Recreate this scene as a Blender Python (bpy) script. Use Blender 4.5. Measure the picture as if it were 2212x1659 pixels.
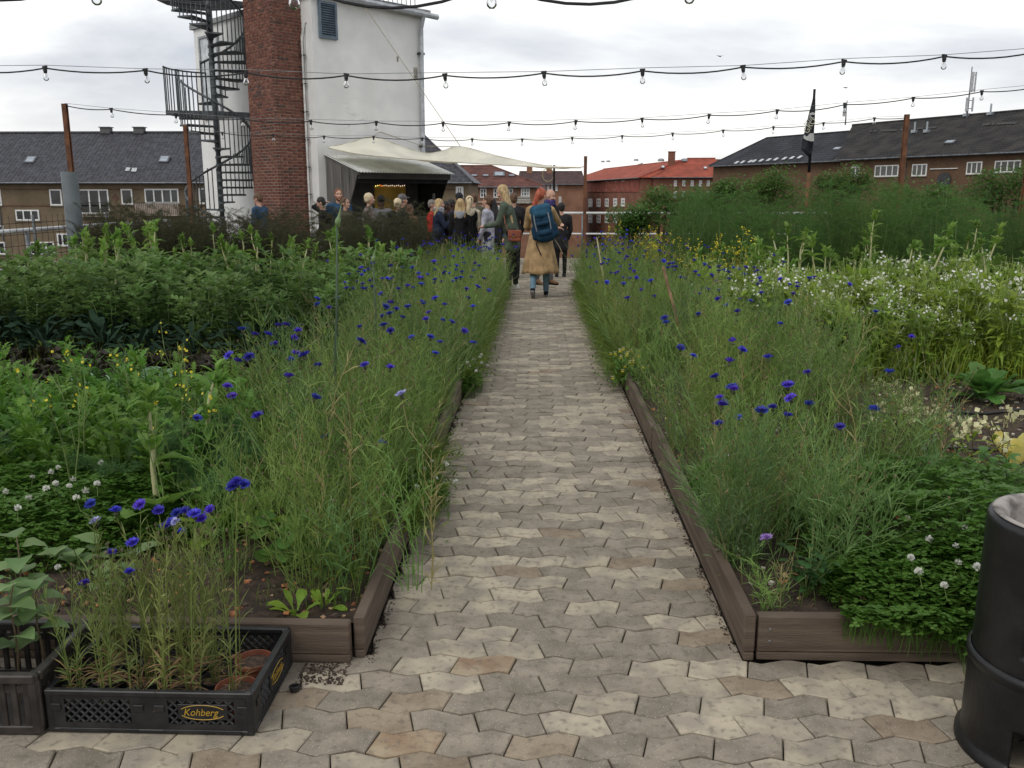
import bpy, bmesh, math, random
import numpy as np
from mathutils import Vector, Matrix, Quaternion, noise as mnoise

for _o in list(bpy.data.objects):
    bpy.data.objects.remove(_o)
R = math.radians
random.seed(7)
SC = bpy.context.scene
COL = SC.collection

# ------------------------------------------------------------------ camera
CAM_H = 1.6
FPX, CX0, CY0 = 1912.0, 1106.0, 829.5          # photograph measured at 2212 x 1659
PITCH, YAW = R(12.1), R(1.62)
cam_d = bpy.data.cameras.new('camera')
cam_d.sensor_width = 36.0
cam_d.lens = FPX / 2212.0 * 36.0
cam_d.clip_start = 0.05
cam_d.clip_end = 3000
cam = bpy.data.objects.new('camera', cam_d)
COL.objects.link(cam)
cam.location = (0, 0, CAM_H)
cam.rotation_euler = (R(90) - PITCH, 0, YAW)
SC.camera = cam

# ------------------------------------------------------------------ sky
SUN_EL, SUN_AZ = R(52), R(215)      # azimuth clockwise from +Y: behind the camera, to its left
w = bpy.data.worlds.new('World')
SC.world = w
w.use_nodes = True
nt = w.node_tree
nt.nodes.clear()
N = nt.nodes.new
L = nt.links.new
out = N('ShaderNodeOutputWorld')
bg = N('ShaderNodeBackground')
bg.inputs['Strength'].default_value = 0.1
sky = N('ShaderNodeTexSky')
sky.sky_type = 'NISHITA'
sky.sun_disc = False
sky.sun_elevation = SUN_EL
sky.sun_rotation = SUN_AZ
tc = N('ShaderNodeTexCoord')
sep = N('ShaderNodeSeparateXYZ')
L(tc.outputs['Generated'], sep.inputs[0])
zz = N('ShaderNodeMath'); zz.operation = 'MAXIMUM'; zz.inputs[1].default_value = 0.0
L(sep.outputs['Z'], zz.inputs[0])
za = N('ShaderNodeMath'); za.operation = 'ADD'; za.inputs[1].default_value = 0.16
L(zz.outputs[0], za.inputs[0])
dx = N('ShaderNodeMath'); dx.operation = 'DIVIDE'; L(sep.outputs['X'], dx.inputs[0]); L(za.outputs[0], dx.inputs[1])
dy = N('ShaderNodeMath'); dy.operation = 'DIVIDE'; L(sep.outputs['Y'], dy.inputs[0]); L(za.outputs[0], dy.inputs[1])
cmb = N('ShaderNodeCombineXYZ'); L(dx.outputs[0], cmb.inputs[0]); L(dy.outputs[0], cmb.inputs[1])
cmb.inputs[2].default_value = 3.1
n1 = N('ShaderNodeTexNoise'); n1.inputs['Scale'].default_value = 0.55; n1.inputs['Detail'].default_value = 7
n1.inputs['Roughness'].default_value = 0.52; n1.inputs['Distortion'].default_value = 0.25
L(cmb.outputs[0], n1.inputs['Vector'])
cr = N('ShaderNodeValToRGB')
e = cr.color_ramp.elements
e[0].position = 0.40; e[0].color = (6.2, 6.5, 7.1, 1)
e[1].position = 0.57; e[1].color = (11.9, 11.8, 11.4, 1)
m_ = cr.color_ramp.elements.new(0.485); m_.color = (8.6, 8.8, 9.1, 1)
L(n1.outputs['Fac'], cr.inputs['Fac'])
# thin milky band of cloud towards the horizon, all the way round
hz = N('ShaderNodeMapRange'); hz.inputs['From Min'].default_value = 0.0; hz.inputs['From Max'].default_value = 0.14
hz.inputs['To Min'].default_value = 0.8; hz.inputs['To Max'].default_value = 0.0
L(zz.outputs[0], hz.inputs['Value'])
mh = N('ShaderNodeMix'); mh.data_type = 'RGBA'
L(hz.outputs['Result'], mh.inputs['Factor'])
L(cr.outputs['Color'], mh.inputs['A'])
mh.inputs['B'].default_value = (10.6, 10.4, 10.0, 1)
mx = N('ShaderNodeMix'); mx.data_type = 'RGBA'; mx.inputs['Factor'].default_value = 0.93
L(sky.outputs[0], mx.inputs['A']); L(mh.outputs['Result'], mx.inputs['B'])
L(mx.outputs['Result'], bg.inputs['Color'])
L(bg.outputs[0], out.inputs[0])

sd = bpy.data.lights.new('sun', 'SUN')
sd.energy = 0.9
sd.angle = R(25)
sd.color = (1.0, 0.96, 0.9)
sun = bpy.data.objects.new('sun', sd)
COL.objects.link(sun)
sdir = Vector((math.sin(SUN_AZ) * math.cos(SUN_EL), math.cos(SUN_AZ) * math.cos(SUN_EL), math.sin(SUN_EL)))
sun.rotation_euler = sdir.to_track_quat('Z', 'Y').to_euler()
sun.location = sdir * 60

SC.view_settings.view_transform = 'Standard'
SC.view_settings.look = 'None'
SC.view_settings.exposure = 0.08
SC.view_settings.gamma = 1.0
SC.view_settings.use_curve_mapping = False
SC.render.engine = 'CYCLES'
cy = SC.cycles
cy.max_bounces = 6; cy.diffuse_bounces = 3; cy.glossy_bounces = 2; cy.transmission_bounces = 4
cy.transparent_max_bounces = 6; cy.caustics_reflective = False; cy.caustics_refractive = False
cy.use_denoising = True

# ------------------------------------------------------------------ photo pixel -> place
_cy, _sy = math.cos(YAW), math.sin(YAW)
FWD = Vector((-_sy, _cy, 0)); RGT = Vector((_cy, _sy, 0)); UPV = Vector((0, 0, 1))
CF = FWD * math.cos(PITCH) - UPV * math.sin(PITCH)
CU = FWD * math.sin(PITCH) + UPV * math.cos(PITCH)
CC = Vector((0, 0, CAM_H))

def pray(x, y):
    return CF + RGT * ((x - CX0) / FPX) - CU * ((y - CY0) / FPX)

def gp(x, y, z=0.0):
    d = pray(x, y)
    return CC + d * ((z - CAM_H) / d.z)

def py(x, y, Y):
    d = pray(x, y)
    return CC + d * (Y / d.y)

def pplane(x, y, p, q):
    """where the ray through the pixel meets the vertical plane through p and q"""
    n = Vector((q[1] - p[1], -(q[0] - p[0]), 0))
    d = pray(x, y)
    t = (Vector((p[0], p[1], 0)) - CC).dot(n) / d.dot(n)
    return CC + d * t

# ------------------------------------------------------------------ mesh helper
class MB:
    def __init__(s):
        s.v = []; s.f = []; s.m = []; s.cm = 0; s.sm = []; s.csm = False
    def add(s, vs, fs):
        b = len(s.v)
        s.v.extend([(p[0], p[1], p[2]) for p in vs])
        s.f.extend([tuple(i + b for i in f) for f in fs])
        s.m.extend([s.cm] * len(fs)); s.sm.extend([s.csm] * len(fs))
        return b
    def box(s, c, size, rot=None):
        hx, hy, hz_ = size[0] / 2, size[1] / 2, size[2] / 2
        vs = [Vector((x, y, z)) for x in (-hx, hx) for y in (-hy, hy) for z in (-hz_, hz_)]
        if rot is not None:
            vs = [rot @ p for p in vs]
        c = Vector(c)
        s.add([p + c for p in vs], [(0, 1, 3, 2), (4, 6, 7, 5), (0, 4, 5, 1), (2, 3, 7, 6), (0, 2, 6, 4), (1, 5, 7, 3)])
    def span(s, a, b):
        s.box([(a[i] + b[i]) / 2 for i in range(3)], [abs(b[i] - a[i]) for i in range(3)])
    def bbox(s, c, size, bev, rot=None):
        """box with chamfered edges (bev)"""
        bm = bmesh.new()
        bmesh.ops.create_cube(bm, size=1)
        for v in bm.verts:
            v.co = Vector((v.co.x * size[0], v.co.y * size[1], v.co.z * size[2]))
        bmesh.ops.bevel(bm, geom=list(bm.edges), offset=bev, segments=1, affect='EDGES')
        c = Vector(c)
        vs = [((rot @ v.co) if rot is not None else v.co) + c for v in bm.verts]
        bm.verts.index_update()
        s.add(vs, [tuple(v.index for v in f.verts) for f in bm.faces])
        bm.free()
    def tube(s, pts, rad, n=6, cap=True, flat=1.0):
        pts = [Vector(p) for p in pts]
        if not hasattr(rad, '__len__'):
            rad = [rad] * len(pts)
        rings = []
        ref = None
        for i, p in enumerate(pts):
            t = (pts[min(i + 1, len(pts) - 1)] - pts[max(i - 1, 0)])
            if t.length < 1e-9:
                t = Vector((0, 0, 1))
            t.normalize()
            if ref is None:
                ref = Vector((1, 0, 0)) if abs(t.x) < 0.8 else Vector((0, 1, 0))
            a = (ref - t * ref.dot(t))
            if a.length < 1e-6:
                a = t.orthogonal()
            a.normalize(); ref = a
            b = t.cross(a)
            rings.append([p + a * (math.cos(2 * math.pi * k / n) * rad[i]) + b * (math.sin(2 * math.pi * k / n) * rad[i] * flat) for k in range(n)])
        vs = [p for r in rings for p in r]
        fs = []
        for i in range(len(rings) - 1):
            for k in range(n):
                k2 = (k + 1) % n
                fs.append((i * n + k, i * n + k2, (i + 1) * n + k2, (i + 1) * n + k))
        if cap:
            fs.append(tuple(range(n - 1, -1, -1)))
            fs.append(tuple((len(rings) - 1) * n + k for k in range(n)))
        s.add(vs, fs)
    def lathe(s, prof, n=24, c=(0, 0, 0), sx=1.0, sy=1.0, mod=None, cap=True):
        vs = []
        for i, (r, z) in enumerate(prof):
            for k in range(n):
                a = 2 * math.pi * k / n
                rr = r * (mod(a, i) if mod else 1.0)
                vs.append((c[0] + math.cos(a) * rr * sx, c[1] + math.sin(a) * rr * sy, c[2] + z))
        fs = []
        for i in range(len(prof) - 1):
            for k in range(n):
                k2 = (k + 1) % n
                fs.append((i * n + k, i * n + k2, (i + 1) * n + k2, (i + 1) * n + k))
        if cap and prof[0][0] > 1e-5: fs.append(tuple(range(n - 1, -1, -1)))
        if cap and prof[-1][0] > 1e-5: fs.append(tuple((len(prof) - 1) * n + k for k in range(n)))
        s.add(vs, fs)
    def ell(s, c, r, rot=None, nu=12, nv=8):
        vs = []
        c = Vector(c)
        for j in range(nv + 1):
            th = math.pi * j / nv
            for k in range(nu):
                a = 2 * math.pi * k / nu
                p = Vector((math.sin(th) * math.cos(a) * r[0], math.sin(th) * math.sin(a) * r[1], math.cos(th) * r[2]))
                vs.append((rot @ p if rot is not None else p) + c)
        fs = []
        for j in range(nv):
            for k in range(nu):
                k2 = (k + 1) % nu
                fs.append((j * nu + k, (j + 1) * nu + k, (j + 1) * nu + k2, j * nu + k2))
        s.add(vs, fs)
    def cap2(s, p, r0, q, r1, n=10):
        """tapered capsule"""
        p = Vector(p); q = Vector(q)
        d = q - p
        ln = max(d.length, 1e-5)
        t = d / ln
        a = t.orthogonal().normalized(); b = t.cross(a)
        rings = []
        for k in range(4, 0, -1):
            th = math.pi / 2 * k / 4
            rings.append((p - t * (r0 * math.sin(th)), max(r0 * math.cos(th), 1e-4)))
        rings.append((p, r0)); rings.append((q, r1))
        for k in range(1, 5):
            th = math.pi / 2 * k / 4
            rings.append((q + t * (r1 * math.sin(th)), max(r1 * math.cos(th), 1e-4)))
        vs = [c + a * (math.cos(2 * math.pi * k / n) * r) + b * (math.sin(2 * math.pi * k / n) * r) for c, r in rings for k in range(n)]
        fs = []
        for i in range(len(rings) - 1):
            for k in range(n):
                k2 = (k + 1) % n
                fs.append((i * n + k, i * n + k2, (i + 1) * n + k2, (i + 1) * n + k))
        fs.append(tuple(range(n - 1, -1, -1))); fs.append(tuple((len(rings) - 1) * n + k for k in range(n)))
        s.add(vs, fs)
    def mesh(s, name, mats):
        me = bpy.data.meshes.new(name)
        me.from_pydata(s.v, [], s.f)
        if not isinstance(mats, (list, tuple)):
            mats = [mats]
        for m in mats:
            me.materials.append(m)
        if len(s.f):
            me.polygons.foreach_set('material_index', s.m)
            me.polygons.foreach_set('use_smooth', s.sm)
        me.update()
        return me
    def build(s, name, mats, parent=None, loc=(0, 0, 0), rz=0.0, smooth=False):
        me = s.mesh(name, mats)
        if smooth:
            me.polygons.foreach_set('use_smooth', [True] * len(me.polygons))
        return put(name, me, parent, loc, rz)

def put(name, me, parent=None, loc=(0, 0, 0), rz=0.0):
    o = bpy.data.objects.new(name, me)
    COL.objects.link(o)
    o.location = loc
    o.rotation_euler = (0, 0, rz)
    if parent is not None:
        o.parent = parent
    return o

def tag(o, label=None, cat=None, group=None, kind=None):
    if label: o['label'] = label
    if cat: o['category'] = cat
    if group: o['group'] = group
    if kind: o['kind'] = kind
    return o

def empty(name, loc=(0, 0, 0), rz=0.0, label=None, cat=None, group=None):
    o = bpy.data.objects.new(name, None)
    o.empty_display_size = 0.2
    COL.objects.link(o)
    o.location = loc
    o.rotation_euler = (0, 0, rz)
    return tag(o, label, cat, group)

def smooth(me):
    me.polygons.foreach_set('use_smooth', [True] * len(me.polygons))
    return me

def dup(root, loc, rz=0.0, sc=1.0, tilt=(0, 0), label=None, group=None):
    def cp(o, par):
        c = o.copy(); COL.objects.link(c); c.parent = par
        for ch in CHILD.get(o.name, []):
            cp(ch, c)
        return c
    c = cp(root, None)
    c.location = loc; c.rotation_euler = (tilt[0], tilt[1], rz); c.scale = (sc, sc, sc)
    if label: c['label'] = label
    if group: c['group'] = group
    return c
CHILD = {}
def proto(root):
    """remember the family of a thing so that dup() can copy it"""
    def walk(o):
        CHILD[o.name] = list(o.children)
        for ch in o.children: walk(ch)
    walk(root)
    return root

# ------------------------------------------------------------------ materials
MATS = {}
def mat(name, col, rough=0.7, var=0.12, scale=6.0, metal=0.0, bump=0.0, bscale=40.0, spec=0.4, trans=0.0, objvar=0.0, col2=None, detail=4, coord='Object', lo=0.4, hi=0.65, hue=0.0):
    if name in MATS: return MATS[name]
    m = bpy.data.materials.new(name)
    m.use_nodes = True
    t = m.node_tree
    t.nodes.clear()
    n = t.nodes.new; l = t.links.new
    o = n('ShaderNodeOutputMaterial')
    b = n('ShaderNodeBsdfPrincipled')
    b.inputs['Roughness'].default_value = rough
    b.inputs['Metallic'].default_value = metal
    b.inputs['Specular IOR Level'].default_value = spec
    c = tuple(col) + (1,)
    if col2 is None:
        col2 = [min(1, x * (1 + var * 2.2)) for x in col]
        c1 = tuple(x * (1 - var) for x in col) + (1,)
    else:
        c1 = c
    if coord == 'World':
        g = n('ShaderNodeNewGeometry'); vec = g.outputs['Position']
    else:
        g = n('ShaderNodeTexCoord'); vec = g.outputs[coord]
    nz = n('ShaderNodeTexNoise')
    nz.inputs['Scale'].default_value = scale; nz.inputs['Detail'].default_value = detail
    l(vec, nz.inputs['Vector'])
    mr = n('ShaderNodeMapRange'); mr.inputs['From Min'].default_value = lo; mr.inputs['From Max'].default_value = hi
    l(nz.outputs['Fac'], mr.inputs['Value'])
    mi = n('ShaderNodeMix'); mi.data_type = 'RGBA'
    l(mr.outputs['Result'], mi.inputs['Factor'])
    mi.inputs['A'].default_value = c1; mi.inputs['B'].default_value = tuple(col2) + (1,)
    cout = mi.outputs['Result']
    if objvar > 0:
        oi = n('ShaderNodeObjectInfo')
        mr2 = n('ShaderNodeMapRange'); mr2.inputs['To Min'].default_value = 1 - objvar; mr2.inputs['To Max'].default_value = 1 + objvar
        l(oi.outputs['Random'], mr2.inputs['Value'])
        hs = n('ShaderNodeHueSaturation')
        l(mr2.outputs['Result'], hs.inputs['Value'])
        if hue:
            mr3 = n('ShaderNodeMapRange'); mr3.inputs['To Min'].default_value = 0.5 - hue; mr3.inputs['To Max'].default_value = 0.5 + hue
            ml = n('ShaderNodeMath'); ml.operation = 'FRACT'
            mu = n('ShaderNodeMath'); mu.operation = 'MULTIPLY'; mu.inputs[1].default_value = 7.31
            l(oi.outputs['Random'], mu.inputs[0]); l(mu.outputs[0], ml.inputs[0]); l(ml.outputs[0], mr3.inputs['Value'])
            l(mr3.outputs['Result'], hs.inputs['Hue'])
        l(cout, hs.inputs['Color'])
        cout = hs.outputs['Color']
    l(cout, b.inputs['Base Color'])
    if bump > 0:
        nb = n('ShaderNodeTexNoise'); nb.inputs['Scale'].default_value = bscale; nb.inputs['Detail'].default_value = 5
        l(vec, nb.inputs['Vector'])
        bp = n('ShaderNodeBump'); bp.inputs['Strength'].default_value = bump; bp.inputs['Distance'].default_value = 0.01
        l(nb.outputs['Fac'], bp.inputs['Height']); l(bp.outputs[0], b.inputs['Normal'])
    if trans > 0:
        tr = n('ShaderNodeBsdfTranslucent')
        l(cout, tr.inputs['Color'])
        ms = n('ShaderNodeMixShader'); ms.inputs[0].default_value = trans
        l(b.outputs[0], ms.inputs[1]); l(tr.outputs[0], ms.inputs[2])
        l(ms.outputs[0], o.inputs[0])
    else:
        l(b.outputs[0], o.inputs[0])
    MATS[name] = m
    return m

def leafmat(name, col, col2=None, rough=0.5, trans=0.3, objvar=0.22, scale=14, spec=0.35, hue=0.012):
    if col2 is None: col2 = (col[0] * 1.7, col[1] * 1.5, col[2] * 1.4)
    # reflected plus transmitted share of the light
    col = (col[0] * 1.38, col[1] * 1.42, col[2] * 1.2); col2 = (col2[0] * 1.38, col2[1] * 1.42, col2[2] * 1.2); trans = min(.5, trans * 1.5)
    return mat(name, col, rough, 0.2, scale, trans=trans, objvar=objvar, col2=col2, spec=spec, hue=hue, lo=0.35, hi=0.7)

def glassmat(name, col=(0.02, 0.025, 0.03), rough=0.08):
    if name in MATS: return MATS[name]
    m = mat(name, col, rough, 0.3, 0.6, spec=0.6)
    return m
# ------------------------------------------------------------------ surface materials
def paver_mat(name, a, b, spot):
    m = mat(name, a, 0.9, 0.1, 9.0, col2=b, coord='World', lo=0.38, hi=0.62, bump=0.35, bscale=260, objvar=0.1, spec=0.25)
    t = m.node_tree; n = t.nodes.new; l = t.links.new
    bs = [x for x in t.nodes if x.type == 'BSDF_PRINCIPLED'][0]
    src = bs.inputs['Base Color'].links[0].from_socket
    g = n('ShaderNodeNewGeometry')
    v = n('ShaderNodeTexVoronoi'); v.inputs['Scale'].default_value = 105
    l(g.outputs['Position'], v.inputs['Vector'])
    lt = n('ShaderNodeMath'); lt.operation = 'LESS_THAN'; lt.inputs[1].default_value = 0.16
    l(v.outputs['Distance'], lt.inputs[0])
    s2 = n('ShaderNodeMath'); s2.operation = 'MULTIPLY'; s2.inputs[1].default_value = spot
    l(lt.outputs[0], s2.inputs[0])
    mi = n('ShaderNodeMix'); mi.data_type = 'RGBA'
    l(s2.outputs[0], mi.inputs['Factor']); l(src, mi.inputs['A']); mi.inputs['B'].default_value = (0.56, 0.53, 0.48, 1)
    # dark mossy specks and grime blotches
    n2 = n('ShaderNodeTexNoise'); n2.inputs['Scale'].default_value = 38; n2.inputs['Detail'].default_value = 6
    l(g.outputs['Position'], n2.inputs['Vector'])
    mr = n('ShaderNodeMapRange'); mr.inputs['From Min'].default_value = 0.53; mr.inputs['From Max'].default_value = 0.72; mr.inputs['To Max'].default_value = 0.62
    l(n2.outputs['Fac'], mr.inputs['Value'])
    m2 = n('ShaderNodeMix'); m2.data_type = 'RGBA'
    l(mr.outputs['Result'], m2.inputs['Factor']); l(mi.outputs['Result'], m2.inputs['A']); m2.inputs['B'].default_value = (0.12, 0.105, 0.085, 1)
    l(m2.outputs['Result'], bs.inputs['Base Color'])
    return m
PV = [paver_mat('paver_grey', (0.218, 0.187, 0.146), (0.305, 0.263, 0.206), 0.7),
      paver_mat('paver_cream', (0.45, 0.39, 0.29), (0.31, 0.27, 0.215), 0.3),
      paver_mat('paver_warm', (0.24, 0.185, 0.13), (0.31, 0.25, 0.18), 0.5),
      paver_mat('paver_rust', (0.26, 0.18, 0.115), (0.36, 0.29, 0.2), 0.3)]
M_JOINT = mat('joint_soil', (0.035, 0.028, 0.02), 0.95, 0.4, 40, coord='World', bump=0.6, bscale=120)
M_SOIL = mat('soil', (0.032, 0.021, 0.015), 0.95, 0.3, 18, coord='World', bump=1.0, bscale=90, col2=(0.085, 0.055, 0.038), lo=0.4, hi=0.75)
M_BOARD = mat('bed_board', (0.085, 0.06, 0.043), 0.8, 0.2, 5, bump=0.5, bscale=60, objvar=0.12, col2=(0.155, 0.115, 0.085))
M_STREET = mat('street', (0.08, 0.08, 0.08), 0.9, 0.2, 0.05, coord='World')
M_CONC = mat('concrete', (0.3, 0.29, 0.27), 0.9, 0.15, 1.5, bump=0.3, bscale=30)

def streaky(m, sx, sy, sz):
    """stretch the pattern of a material along an axis (wood grain, streaks)"""
    t = m.node_tree
    for nd in [x for x in t.nodes if x.type == 'TEX_NOISE']:
        src = nd.inputs['Vector'].links[0].from_socket
        mp = t.nodes.new('ShaderNodeMapping')
        mp.inputs['Scale'].default_value = (sx, sy, sz)
        t.links.new(src, mp.inputs['Vector']); t.links.new(mp.outputs[0], nd.inputs['Vector'])
    return m
streaky(M_BOARD, 0.35, 0.35, 6.0)

# ------------------------------------------------------------------ ground far below, roof deck
mb = MB(); mb.add([(-1500, -400, -16), (1500, -400, -16), (1500, 2600, -16), (-1500, 2600, -16)], [(0, 1, 2, 3)])
tag(mb.build('ground', M_STREET), kind='structure')
mb = MB(); mb.span((-7.4, -4, -16), (7.6, 23.0, -0.032))
tag(mb.build('roof_deck', [M_JOINT]), kind='structure')

# ------------------------------------------------------------------ zigzag pavers
PL, PW = 0.203, 0.1125
AMP = 0.017; JS = 0.0125; GAP = 0.0022
def zig(x):       # row boundary offset; peak at 0, valley at PL/2
    u = (x / PL) % 1.0
    return AMP * (1 - 4 * u) if u < 0.5 else AMP * (4 * u - 3)
def paver_outline(kind, x0=None, x1=None):
    """outline of a stone whose left joint sits at x=0; kind 0 leans like /, 1 leans like \\"""
    ph = 0.25 * PL if kind == 0 else 0.75 * PL
    s = JS if kind == 0 else -JS
    def edge(xa, xb, y):
        xs = [xa]
        k = math.ceil((xa + ph) / (PL / 2) + 1e-6)
        while k * PL / 2 - ph < xb - 1e-6:
            xs.append(k * PL / 2 - ph); k += 1
        xs.append(xb)
        return [(x, y + zig(x + ph)) for x in xs]
    lo = edge(-s + GAP, PL - s - GAP, GAP)
    hi = edge(s + GAP, PL + s - GAP, PW - GAP)
    return lo, hi
def clip_poly(poly, xmin, xmax):
    def cl(pts, inside, inter):
        o = []
        for i, p in enumerate(pts):
            q = pts[i - 1]
            if inside(p):
                if not inside(q): o.append(inter(q, p))
                o.append(p)
            elif inside(q): o.append(inter(q, p))
        return o
    def mk(xv, sgn):
        return (lambda p: sgn * (p[0] - xv) >= 0), (lambda a, b: (xv, a[1] + (b[1] - a[1]) * (xv - a[0]) / (b[0] - a[0])))
    f, g = mk(xmin, 1); poly = cl(poly, f, g)
    if len(poly) < 3: return []
    f, g = mk(xmax, -1); return cl(poly, f, g)
def paver_geo(mb, poly, ox, oy, dz=0.0, tx=0.0, ty=0.0):
    n = len(poly)
    cx = sum(p[0] for p in poly) / n; cyy = sum(p[1] for p in poly) / n
    inn = []
    for p in poly:
        d = math.hypot(p[0] - cx, p[1] - cyy) + 1e-9
        k = max(0.0, 1 - 0.0045 / d)
        inn.append((cx + (p[0] - cx) * k, cyy + (p[1] - cyy) * k))
    z = lambda p: dz + (p[0] - cx) * tx + (p[1] - cyy) * ty
    vs = [(p[0] + ox, p[1] + oy, z(p)) for p in inn] + [(p[0] + ox, p[1] + oy, z(p) - 0.0035) for p in poly] + [(p[0] + ox, p[1] + oy, -0.031) for p in poly]
    fs = [tuple(range(n))]
    for i in range(n):
        j = (i + 1) % n
        fs.append((n + i, n + j, j, i)); fs.append((2 * n + i, 2 * n + j, n + j, n + i))
    mb.add(vs, fs)
PATH_L, PATH_R, BED_Y = -0.598, 0.733, 2.845
paving = empty('paving', (0, 0, 0)); tag(paving, kind='structure')
rest = MB()
shape_cache = {}
rng = random.Random(11)
cnt = 0
row = 0
yy = 1.62
while yy < 22.8:
    kind = row % 2
    ph = 0.25 * PL if kind == 0 else 0.75 * PL
    lo, hi = paver_outline(kind)
    poly0 = lo + hi[::-1]
    near = yy < BED_Y - 0.06
    wide = near or yy > 15.2
    xa, xb = (-2.3, 2.4) if near else ((-6.8, 7) if wide else (PATH_L + 0.004, PATH_R - 0.004))
    k = math.floor((xa - ph) / PL) - 1
    lastm = 0
    while k * PL + ph < xb:
        ox = k * PL + ph + 0.075
        poly = [(p[0] + ox, p[1]) for p in poly0]
        k += 1
        if not wide:
            poly = clip_poly(poly, xa, xb)
        if len(poly) < 3 or max(p[0] for p in poly) - min(p[0] for p in poly) < 0.02: continue
        r = rng.random()
        pale = 0.4 if not near else 0.33
        mi = 1 if r < pale else (2 if r < pale + (0.1 if near else 0.03) else (3 if r < pale + (0.112 if near else 0.031) else 0))
        if not near and rng.random() < 0.3: mi = lastm if lastm in (0, 1) else mi
        lastm = mi
        dz, tx, ty = rng.uniform(-0.0045, 0.002), rng.uniform(-0.02, 0.02), rng.uniform(-0.025, 0.025)
        inview = (abs(gp(0, 1659).x) + 1) > 0
        vis = yy > 2.12 and -1.72 < min(p[0] for p in poly) and max(p[0] for p in poly) < 1.95 and cnt < 300
        if vis:
            full = len(poly) == len(poly0) and abs(poly[0][0] - poly0[0][0] - ox) < 1e-6
            if full:
                key = (kind, mi)
                if key not in shape_cache:
                    q = MB(); paver_geo(q, poly0, 0, 0)
                    shape_cache[key] = q.mesh('paver', PV[mi])
                o = put('paver', shape_cache[key], paving, (ox, yy, dz))
                o.rotation_euler = (ty * 0.6, -tx * 0.6, rng.uniform(-0.006, 0.006))
            else:
                q = MB(); paver_geo(q, poly, 0, 0, 0, tx, ty)
                put('paver', q.mesh('paver', PV[mi]), paving, (0, yy, dz))
            cnt += 1
        else:
            rest.cm = mi
            paver_geo(rest, poly, 0, yy, dz, tx, ty)
    yy += PW; row += 1
o = rest.build('paver_field', PV, paving); tag(o, kind='stuff')

# ------------------------------------------------------------------ raised beds and their soil
def board(parent, a, b, h0, h1, th, side):
    """plank from a to b (xy), faces between h0 and h1, growing to the given side"""
    a = Vector((a[0], a[1], 0)); b = Vector((b[0], b[1], 0))
    d = (b - a); ln = d.length; ang = math.atan2(d.y, d.x)
    m = MB(); m.bbox((ln / 2, side * th / 2, (h0 + h1) / 2), (ln, th, h1 - h0), 0.004)
    # the board sags a little: split not needed at this size
    return put('board', m.mesh('board', M_BOARD), parent, a, ang)
def raised_bed(label, xin, xout, yf, h, sgn):
    t = empty('raised_bed', (0, 0, 0), 0, label, 'raised bed')
    rb = random.Random(xin)
    # front: wide plank over a narrow strip
    board(t, (xin + sgn * 0.045, yf), (xout, yf + 0.01), 0.034, h, 0.042, 1)
    board(t, (xin + sgn * 0.045, yf + 0.002), (xout, yf + 0.012), 0.0, 0.031, 0.042, 1)
    y = yf - 0.004
    while y < 15.0:
        ln = rb.uniform(2.6, 3.6)
        j = rb.uniform(-0.006, 0.006)
        hh = h + rb.uniform(-0.012, 0.008)
        board(t, (xin + j, y), (xin - j, min(y + ln, 15.0) - 0.006), 0.034, hh, 0.04, -sgn)
        board(t, (xin + j + sgn * 0.003, y), (xin - j + sgn * 0.003, min(y + ln, 15.0) - 0.006), 0.0, 0.031, 0.036, -sgn)
        y += ln
    board(t, (xin + sgn * 0.05, 15.0), (xout, 15.0), 0.0, h, 0.04, 1)
    # screws on the front corner
    for zz_ in (0.075, 0.12):
        m = MB(); m.lathe([(0.006, 0), (0.006, 0.002), (0.003, 0.003)], 8)
        o = put('screw', m.mesh('screw', mat('screw_steel', (0.25, 0.25, 0.25), 0.4, metal=0.8)), t, (xin + sgn * 0.085, yf - 0.0005, zz_))
        o.rotation_euler = (R(90), 0, 0)
    return t
raised_bed('weathered plank raised bed with the two crates against its front board', PATH_L, -6.75, BED_Y - 0.008, 0.150, -1)
raised_bed('weathered plank raised bed whose corner is next to the black stove', PATH_R, 6.95, BED_Y + 0.012, 0.168, 1)

def soil_h(x, y, base):
    return base + 0.035 * mnoise.noise(Vector((x * 1.3, y * 1.3, 0.3))) + 0.016 * mnoise.noise(Vector((x * 6, y * 6, 2.3))) + 0.008 * mnoise.noise(Vector((x * 19, y * 19, 5.3)))
def soil_sheet(x0, x1, y0, y1, base, step=0.06):
    m = MB()
    nx = int((x1 - x0) / step); ny = int((y1 - y0) / step)
    vs = []
    for j in range(ny + 1):
        for i in range(nx + 1):
            x = x0 + (x1 - x0) * i / nx; y = y0 + (y1 - y0) * j / ny
            e_ = min(i, nx - i, j, ny - j)
            z = soil_h(x, y, base)
            if e_ < 2: z = min(z, base + 0.004)
            vs.append((x, y, z))
    fs = [(j * (nx + 1) + i, j * (nx + 1) + i + 1, (j + 1) * (nx + 1) + i + 1, (j + 1) * (nx + 1) + i) for j in range(ny) for i in range(nx)]
    m.add(vs, fs)
    o = m.build('soil', M_SOIL, smooth=True)
    return tag(o, kind='structure')
SL, SR = 0.118, 0.132
soil_sheet(-6.7, PATH_L - 0.04, BED_Y + 0.03, 14.98, SL, 0.08)
soil_sheet(PATH_R + 0.04, 6.9, BED_Y + 0.05, 14.98, SR, 0.08)
def sz(x, y):
    return soil_h(x, y, SL if x < 0 else SR)

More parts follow.
